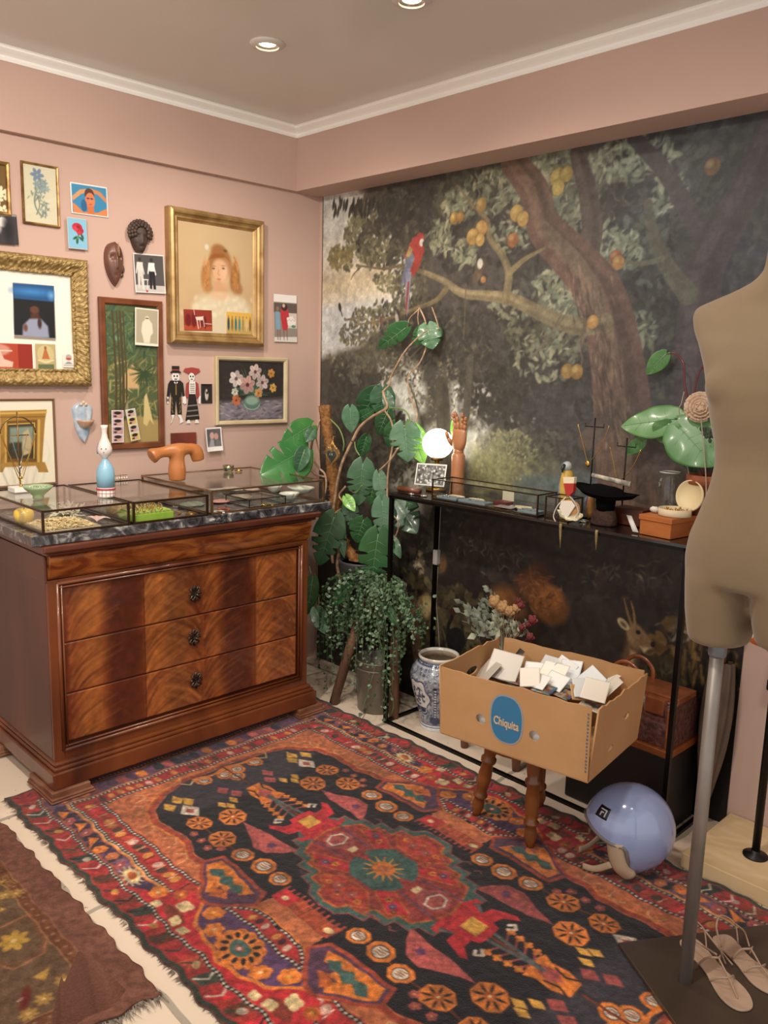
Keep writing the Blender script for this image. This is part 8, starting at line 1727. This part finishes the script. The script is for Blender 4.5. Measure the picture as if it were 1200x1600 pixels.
    prt('loose_print', 'curled kraft paper bag scrap at the right front of the cardboard box', 905, 1082, Zt + .0, .06, .05, .9, .9, .3, '#c8a070')
    WH = [(838, 1052, .07, .07, .4), (850, 1046, .065, .08, -.2), (862, 1054, .07, .075, .1), (875, 1050, .06, .08, -.4), (889, 1053, .055, .085, .35), (828, 1058, .05, .05, .7), (868, 1064, .06, .05, -.1), (920, 1064, .06, .07, -.6), (930, 1078, .06, .06, .3), (947, 1064, .07, .06, -.5), (912, 1074, .05, .05, .8), (955, 1072, .06, .055, -.7), (842, 1064, .05, .045, 0)]
    for k, (x, y_, w_, h_, yw) in enumerate(WH): prt('loose_print', 'white-backed print in the middle of the heap in the cardboard box', x, y_, Zt + .012 + .004 * (k % 3), w_ * 1.3, h_ * 1.3, yw, .55 + .35 * g3.random(), g3.gauss(0, .2), ['#dededa', '#d2d6d8', '#ddd6c8'][k % 3], 'white-backed prints in the cardboard box')
    for k, u in enumerate((.147, .329)):
        o_ = A0 + BU * (u - .035) + BV * .012 + Vector((0, 0, .045)); cc = Canvas(o_, o_ + BU * .07, o_ + Vector((0, 0, .09)) + BV * .004, .01, '#e4e2dc'); tag(cc.build('loose_print', M_PHOTO, None, thick=.0008), ['white print showing through the left round hole of the cardboard box', 'white print showing through the right round hole of the cardboard box'][k], 'photograph')
    for k in range(24):
        u, v = .05 + .40 * g3.random(), .04 + .27 * g3.random(); q = A0 + BU * u + BV * v + Vector((0, 0, .06 + .06 * g3.random())); M = Matrix.Translation(q) @ Matrix.Rotation(g3.random() * 3, 4, 'Z') @ Matrix.Rotation(g3.gauss(0, .25), 4, 'X'); cc = Canvas(M @ Vector((-.05, -.035, 0)), M @ Vector((.05, -.035, 0)), M @ Vector((-.05, .035, 0)), .006, g3.choice(['#8a6c54', '#b4aa9c', '#3c4450', '#6c4a3c', '#c4bcae', '#4e5a4c'])); art(cc) if k % 2 else None; tag(cc.build('loose_print', M_PHOTO, None, thick=.0008), 'print lying deep under the others in the cardboard box', 'photograph', 'prints at the bottom of the cardboard box')
card_box()
def turned_stool():
    cx, cy = -1.563, 2.205; t = wthing('turned_stool', 'honey wood stool with turned legs under the cardboard box', 'stool', (cx, cy, 0)); W_ = mat('honey_wood', '#8a5428', .35, coat=.3, col2='#70401e', scale=10)
    sx, sy = -1.47, 2.11
    MB().lathe([(0, 0), (.155, 0), (.165, .008), (.165, .022), (.155, .030), (0, .030)], 36, (sx, sy, .378)).build('seat', W_, t)
    pr = [(0, .013), (.04, .015), (.07, .020), (.11, .022), (.16, .019), (.20, .0155), (.215, .024), (.235, .025), (.25, .018), (.32, .021), (.45, .024), (.58, .019), (.60, .026), (.63, .027), (.65, .019), (.72, .023), (.85, .022), (1.0, .017)]
    for (x, y, k) in [(-1.684, 2.146, .62), (-1.437, 2.125, .9), (-1.570, 2.368, .62)]:
        a = Vector((x, y, .012)); b = Vector((sx + (x - sx) * k, sy + (y - sy) * k, .379)); MB().tube([a.lerp(b, q) for q, r in pr], [r for q, r in pr], 16).build('leg', W_, t)
turned_stool()
# black trunk, tan board and leather bag under the console
tx0, tx1 = -1.565, -1.172
b = MB(); b.box((tx0, 2.515, .001), (tx1, 2.735, .285)); t = tag(b.build('black_trunk', mat('trunk_black', '#0e0b0a', .5, col2='#1a1210', scale=8), None, bevel=.006), 'plain black trunk on the floor under the console', 'trunk')
b = MB(); b.box((tx0 - .005, 2.506, .287), (tx1 + .004, 2.742, .312)); tag(b.build('wooden_tray', mat('tray_orange', '#8a4a1c', .4, coat=.3, col2='#74380f', scale=10), None, bevel=.004), 'orange-brown wooden board lying on the black trunk', 'board')
def bag():
    x0, x1, y0, y1, z0, z1 = -1.46, -1.178, 2.525, 2.715, .3135, .475; t = wthing('leather_bag', 'brown crocodile-textured leather travel bag with tan handle and brass clasp, on the black trunk', 'bag', ((x0 + x1) / 2, 2.62, z0))
    L_ = mat('croc_leather', '#4a2a24', .3, coat=.4, col2='#6c4640', scale=70, bump=(70, 1.0, .004)); T_ = mat('tan_leather_dark', '#6e3a20', .35, coat=.3, col2='#8a4c2a', scale=20)
    P = []
    for (yy, z) in [(y0, z0), (y0 - .006, z0 + .06), (y0 + .004, z1 - .03), (y0 + .035, z1 - .004), ((y0 + y1) / 2, z1 + .004), (y1 - .035, z1 - .004), (y1, z1 - .04), (y1, z0)]: P.append([(x0 + (x1 - x0) * i / 14, yy, z) for i in range(15)])
    b = MB(); b.sheet(P); 
    for i in (0, 14): b.add([P[k][i] for k in range(8)], [tuple(range(8))])
    b.build('body', L_, t, bevel=0)
    s = MB(); s.box((x0 - .003, y0 + .03, z1 - .012), (x1 + .003, y1 - .03, z1 + .010)); s.box((x1 - .018, y0 - .009, z0), (x1 + .004, y0 + .01, z1 - .02)); s.box((x1 - .10, y0 - .009, z1 - .05), (x1 - .03, y0 + .02, z1 + .006)); s.build('trim', T_, t, bevel=.004)
    c = MB(); c.box((-1.315, y0 - .012, z1 - .045), (-1.290, y0 + .004, z1 - .022)); c.ball((-1.302, y0 - .012, z1 - .034), .007, 10, 6); c.build('clasp', mat('lamp_brass'), t, bevel=.002)
    for yy in (y0 + .05, y1 - .05):
        h = MB(); cx_ = -1.385; h.tube([tuple(v) for v in smooth_path([(cx_ - .055, yy, z1 - .005), (cx_ - .052, yy, z1 + .045), (cx_ - .02, yy, z1 + .075), (cx_ + .02, yy, z1 + .075), (cx_ + .052, yy, z1 + .045), (cx_ + .055, yy, z1 - .005)], 6)], .008, 10, flat=.7); h.build('handle', T_, t)
bag()
# closed umbrella leaning in the corner right of the console
def umbrella():
    a = Vector((-1.120, 2.690, .045)); b_ = onY(1136, 1000, 2.72); t = wthing('closed_umbrella', 'furled brown umbrella leaning against the mural right of the console', 'umbrella', tuple(a)); ax = (b_ - a); L = ax.length; M = orient(a, b_, (0, -1, .1)); P = []
    for i in range(15):
        q = i / 14; r = .008 + .040 * math.sin(math.pi * (.06 + .72 * q)) ** 1.1; row = []
        for j in range(49): th = 2 * math.pi * j / 48; rr = r * (1 + .16 * math.sin(8 * th + 3.5 * q)); row.append(M @ Vector((rr * math.cos(th), L * (.06 + .82 * q), rr * math.sin(th) * .8)))
        P.append(row)
    c = MB(); c.sheet(P); c.build('canopy', mat('umbrella_brown', '#5a4638', .6, col2='#483629', scale=10), t); s = MB(); s.tube([M @ Vector((0, -.02, 0)), M @ Vector((0, L * .1, 0))], [.003, .006], 8); s.build('tip', mat('bone'), t)
    h = MB(); h.tube([M @ Vector((0, L * .84, 0)), M @ Vector((0, L * 1.02, 0))], .006, 8); h.tube([tuple(M @ Vector(v)) for v in smooth_path([(0, L * 1.02, 0), (.003, L * 1.07, 0), (.02, L * 1.10, 0), (.038, L * 1.07, 0), (.040, L * 1.03, 0)], 5)], .009, 10); h.build('handle', mat('dark_turned'), t)
umbrella()
# pale wooden platform, black pole, orange cloth
PT = .052
b = MB(); b.box((-1.052, 2.402, .001), (.3, 2.765, PT)); tag(b.build('wooden_platform', mat('pale_ply', '#dcc29a', .5, col2='#cfb286', scale=3, stretch=(.4, 6, 1)), None, bevel=.002), 'pale wooden platform against the pink wall at the right edge', 'platform')
def rail_():
    c = onZ(1180, 1337, PT); x, y = c.x, c.y; t = wthing('clothes_rail', 'black steel clothes rail with round foot plate on the pale platform', 'clothes rail', (x, y, PT)); S_ = mat('pole_black', '#120f0d', .45, .3)
    MB().lathe([(0, 0), (.038, 0), (.038, .004), (.014, .008), (.014, .02), (0, .02)], 28, (x, y, PT + .0005)).build('foot_plate', S_, t)
    MB().tube([(x, y, PT + .006), (x, y, 1.30), (x + .02, y, 1.32), (x + .9, y, 1.32)], .0125, 12).build('pole', S_, t)
    k = MB(); zc = onY(1197, 1068, y).z; k.lathe([(.012, -.016), (.021, -.014), (.021, .014), (.012, .016)], 18, (x, y, zc)); k.build('joint', S_, t)
    # scarf over the rail
    P = []; x0 = onY(1148, 1000, y - .05).x; zb = onY(1190, 1040, y - .05).z; zs = 1.335
    for i in range(19):
        q = i / 18; row = []
        for j in range(13): u = j / 12; zz = zs - (zs - zb - .02 * (1 - u)) * q * (1 if True else 0); zz = min(zz, zs) - (.05 * (1 - u) * -q); row.append((x0 + .055 + u * .25 - .055 * q * (1 - u), y - .02 - .03 * q - .012 * math.sin(u * 12 + q * 2), zz))
        P.append(row)
    s = MB(); s.sheet(P); tag(s.build('patterned_scarf', mat('scarf', '#c4622c', .6, col2='#d8cabc', scale=14, distort=1.5, cr=(.47, .53)), None, solid=.002), 'orange and white patterned cloth hanging at the right edge behind the dress form', 'cloth')
rail_()
# ================================================================ helmet
def helmet():
    c = Vector((-1.165, 2.262, .012 + .134)); t = wthing('open_face_helmet', 'glossy periwinkle blue open-face helmet with black square badge on the rug', 'helmet', (c.x, c.y, .012))
    Mh = Matrix.Translation(c) @ Matrix.Rotation(math.radians(220), 4, 'Z') @ Matrix.Rotation(math.radians(-3), 4, 'Y'); rx, ry, rz = .138, .118, .141
    sm = lambda a, b, x: (lambda t_: t_ * t_ * (3 - 2 * t_))(min(1, max(0, (x - a) / (b - a))))
    def lim(ph): p = abs((ph + math.pi) % (2 * math.pi) - math.pi); return math.radians(80 + 14 * sm(0, 1.2, p)) + (math.radians(157) - math.radians(94)) * sm(math.radians(76), math.radians(94), p) - math.radians(10) * sm(2.2, 3.14, p)
    def pt(ph, th, k=1.0): bulge = 1 + .02 * math.sin(th) ** 2; return Mh @ Vector((rx * k * bulge * math.sin(th) * math.cos(ph), ry * k * math.sin(th) * math.sin(ph), rz * k * math.cos(th)))
    def shell(k, n=96, m_=30, dl=0): return [[pt(2 * math.pi * j / n, max(.0005, (lim(2 * math.pi * j / n) + dl) * i / m_), k) for j in range(n + 1)] for i in range(m_ + 1)]
    s = MB(); s.sheet(shell(1.0)); s.sheet([r[::-1] for r in shell(.955)]); s.sheet([shell(1.0)[-1], shell(.955)[-1]])
    s.build('shell', mat('helmet_blue', '#8f9ec8', .12, coat=.8, spec=.6), t)
    R_ = shell(.985)[-1]; r = MB(); r.tube([tuple(v) for v in R_[:-1]], .0065, 8, closed=True); r.build('rim_trim', mat('helmet_trim', '#6f6a68', .5), t)
    lin_ = MB(); lin_.sheet([q[::-1] for q in shell(.945, dl=-.03)]); lin_.sheet([q for q in shell(.84, dl=-.06)]); lin_.build('lining', mat('helmet_lining', '#8f7c66', .85, col2='#7c6a56', scale=20), t)
    for sg in (-1, 1):
        p = MB(); q = [Mh @ Vector((rx * a, sg * ry * b_, rz * z)) for a, b_, z in [(.42, .78, -.02), (.34, .76, -.35), (.22, .74, -.62), (.02, .68, -.80)]]; p.tube([tuple(v) for v in smooth_path(q, 5)], .030, 12, flat=.6); p.build('cheek_pad', mat('pad_beige', '#b09a80', .8), t)
        st = MB(); q = [Mh @ Vector(v) for v in [(.06, sg * .085, -.085), (.10, sg * .065, -.118), (.135, sg * .045, -.126)]]; st.tube([tuple(v) for v in smooth_path(q, 5)], .011, 8, flat=.25); st.build('strap', mat('strap_beige', '#b09a80', .7), t)
    # badge: black square with an angular white mark, near the forehead on the visible side
    ph0, th0 = .62, math.radians(60); o = pt(ph0, th0, 1.002); du = (pt(ph0 + .05, th0, 1.002) - pt(ph0 - .05, th0, 1.002)).normalized(); dv = (pt(ph0, th0 - .05, 1.002) - pt(ph0, th0 + .05, 1.002)).normalized()
    def sq(name, pts, k, m_):
        mb = MB()
        for u0, v0, u1, v1 in pts:
            n = 6; P = []
            for i in range(n + 1):
                row = []
                for j in range(n + 1): u = u0 + (u1 - u0) * j / n; v = v0 + (v1 - v0) * i / n; row.append(pt(ph0 + u / (ry * math.sin(th0)), th0 - v / rz, k))
                P.append(row)
            mb.sheet(P)
        return mb.build(name, m_, t, solid=.0006, offset=0)
    bd = sq('badge', [(-.019, -.019, .019, .019)], 1.006, mat('badge_black', '#0e0d10', .35)); mk = sq('badge_mark', [(-.011, .007, .012, .011), (.008, -.012, .012, .011), (-.004, -.002, .004, .002), (-.006, -.012, -.002, .002)], 1.012, mat('badge_white', '#c4c8d8', .4))
    mk.parent = bd; mk.location = (0, 0, 0); bd['label'] = 'black square badge with an angular pale mark'
helmet()
# ================================================================ dress form
def dress_form():
    px, py = -.792, 1.90; ANG = math.radians(-4); bx = -.722; by = 1.905
    t = wthing('dress_form', 'armless taupe dress form on a steel pole, cut off by the right edge', 'mannequin', (px, py, .02))
    C0 = Vector((-.985, 1.904, .0)); e1 = Vector((.54, .842, 0)); e2 = Vector((.842, -.54, 0)); pl = MB(); Z0, Z1 = .0125, .0245
    q = [C0, C0 + e2 * .42, C0 + e2 * .42 + e1 * .62, C0 + e1 * .62]; pl.add([v + Vector((0, 0, Z0)) for v in q] + [v + Vector((0, 0, Z1)) for v in q], [(0, 1, 2, 3), (4, 5, 6, 7), (0, 1, 5, 4), (1, 2, 6, 5), (2, 3, 7, 6), (3, 0, 4, 7)])
    pl.build('base_plate', mat('plate_brown', '#3c3027', .3, coat=.3, col2='#463a30', scale=3), t, bevel=.002)
    MB().tube([(px, py, Z1), (px, py, 1.02)], .0165, 20).build('pole', mat('steel_pole', '#8d8680', .45, .55, col2='#7e7770', scale=6), t)
    k = MB(); k.lathe([(.019, .895), (.021, .90), (.021, .945), (.014, .95)], 20, (px, py, 0)); k.build('socket', mat('grey_socket', '#6c7076', .4, .3), t)
    # torso, section by section: z, centre offset x, half width, half depth, centre offset y, squareness
    S = [(1.075, 0, .150, .100, .010, 2.2), (1.085, 0, .168, .114, .012, 2.2), (1.13, 0, .172, .114, .010, 2.2), (1.18, 0, .164, .107, .004, 2.15), (1.24, 0, .142, .094, -.002, 2.1), (1.30, 0, .122, .084, -.006, 2.1), (1.355, 0, .113, .080, -.008, 2.1), (1.40, 0, .118, .084, -.010, 2.1), (1.46, 0, .131, .096, -.014, 2.15), (1.52, 0, .143, .104, -.014, 2.2), (1.57, 0, .157, .102, -.008, 2.3), (1.62, 0, .180, .090, .000, 2.6), (1.65, 0, .202, .074, .006, 2.6), (1.685, 0, .215, .058, .008, 2.6), (1.706, 0, .212, .050, .010, 2.4), (1.720, 0, .176, .048, .010, 2.2), (1.738, 0, .125, .050, .012, 2.1), (1.757, 0, .082, .050, .014, 2.0), (1.78, 0, .056, .050, .014, 2.0), (1.83, 0, .049, .050, .010, 2.0), (1.86, 0, .049, .050, .008, 2.0)]
    Mt = Matrix.Translation((bx, by, 0)) @ Matrix.Rotation(ANG, 4, 'Z')
    def ring(z, cx, a, b, cy, n_): return [Mt @ Vector((cx + a * math.copysign(abs(math.cos(th)) ** (2 / n_), math.cos(th)), cy + b * math.copysign(abs(math.sin(th)) ** (2 / n_), math.sin(th)), z)) for th in np.linspace(0, 2 * math.pi, 49)[:-1]]
    def loft(sec):
        mb = MB(); Rr = [ring(*s) for s in sec]; P = [r + [r[0]] for r in Rr]; mb.sheet(P); mb.add(Rr[0], [tuple(range(48))]); mb.add(Rr[-1], [tuple(range(48))]); return mb
    body = MB()
    def join(m_): n = len(body.v); body.v += m_.v; body.f += [tuple(i + n for i in f) for f in m_.f]; body.sm += m_.sm
    fine = []
    for i in range(len(S) - 1):
        for k_ in range(4): f = k_ / 4; fine.append(tuple((S[i][j] + (S[i + 1][j] - S[i][j]) * f) for j in range(6)))
    fine.append(S[-1]); join(loft(fine))
    join(loft([(.925, -.079, .062, .075, .012, 2.1), (.935, -.080, .068, .081, .012, 2.1), (1.0, -.081, .077, .094, .012, 2.1), (1.08, -.078, .084, .104, .010, 2.1), (1.13, -.07, .085, .10, .010, 2.1)]))
    join(loft([(.955, .081, .064, .078, .012, 2.1), (1.0, .081, .075, .092, .012, 2.1), (1.08, .078, .084, .104, .010, 2.1), (1.13, .07, .085, .10, .010, 2.1)]))
    for sg in (-1, 1):
        b = MB(); b.ball(tuple(Mt @ Vector((sg * .070, -.070, 1.530))), .056, 24, 16, sc=(1.0, .78, .95)); join(b)
        b = MB(); b.ball(tuple(Mt @ Vector((sg * .073, .070, 1.085))), .078, 24, 16, sc=(1, .8, 1)); join(b)
    o = body.build('torso', mat('taupe_jersey', '#78654c', .8, col2='#705e46', scale=4, sheen=.2, bump=(300, .15, .002)), t, weld=True)
    q_ = o.modifiers.new('re', 'REMESH'); q_.mode = 'VOXEL'; q_.voxel_size = .006; q_.use_smooth_shade = True
    q_ = o.modifiers.new('sm', 'SMOOTH'); q_.factor = .8; q_.iterations = 14
dress_form()
# ================================================================ sandals
def sandal(label, heel, toe, flip, z0):
    a = onZ(*heel, z0); b_ = onZ(*toe, z0); L = (b_ - a).length; M = orient(a, b_, (0, 0, 1)); t = wthing('sandal', label, 'sandal', (a.x, a.y, z0)); s = flip
    out = [(0.0, 0), (.022, .02), (.031, .09), (.029, .22), (.024, .38), (.026, .50), (.034, .64), (.040, .78), (.036, .90), (.022, .98), (.0, 1.0), (-.020, .97), (-.034, .88), (-.040, .76), (-.036, .62), (-.030, .48), (-.029, .30), (-.031, .12), (-.022, .02)]
    O = [(s * x, y * L) for x, y in out]; pts = [tuple(v)[:2] for v in smooth_path([(x, y, 0) for x, y in O + [O[0]]], 4)][:-1]
    so = MB(); so.prism(pts, 0, .006, (0, 0, 0), (1, 0, 0), (0, 1, 0), M); so.build('sole', mat('sandal_beige', '#b59a84', .55, col2='#a88c76', scale=20), t, bevel=.002)
    T_ = mat('sandal_strap', '#a58a74', .5); w = .0032
    def st(pts, r=w): S_ = smooth_path([M @ Vector(p) for p in pts], 6); MB().tube([tuple(v) for v in S_], r, 7, flat=.55).build('strap', T_, t)
    st([(-s * .034, .62 * L, .006), (-s * .020, .66 * L, .024), (0, .70 * L, .030), (s * .022, .66 * L, .024), (s * .034, .60 * L, .006)]); st([(s * .002, .86 * L, .006), (s * .004, .80 * L, .020), (0, .70 * L, .030)])
    st([(-s * .030, .40 * L, .006), (-s * .018, .46 * L, .040), (0, .52 * L, .050), (s * .020, .46 * L, .040), (s * .030, .38 * L, .006)]); st([(0, .70 * L, .030), (.002, .60 * L, .046), (0, .52 * L, .052)])
    st([(-s * .028, .20 * L, .006), (-s * .030, .10 * L, .050), (0, .01 * L, .066), (s * .030, .10 * L, .050), (s * .028, .20 * L, .006)]); st([(-s * .030, .11 * L, .048), (-s * .050, .30 * L, .020), (-s * .060, .45 * L, .006)])
    st([(s * .030, .11 * L, .050), (s * .026, .28 * L, .056), (0, .50 * L, .054)])
SZ_ = .0255
sandal('beige strappy flat sandal nearest the steel pole on the dark base plate', (1072, 1468), (1168, 1581), 1, SZ_); sandal('beige strappy flat sandal at the right edge with toe out of the photo', (1122, 1463), (1218, 1556), -1, SZ_)
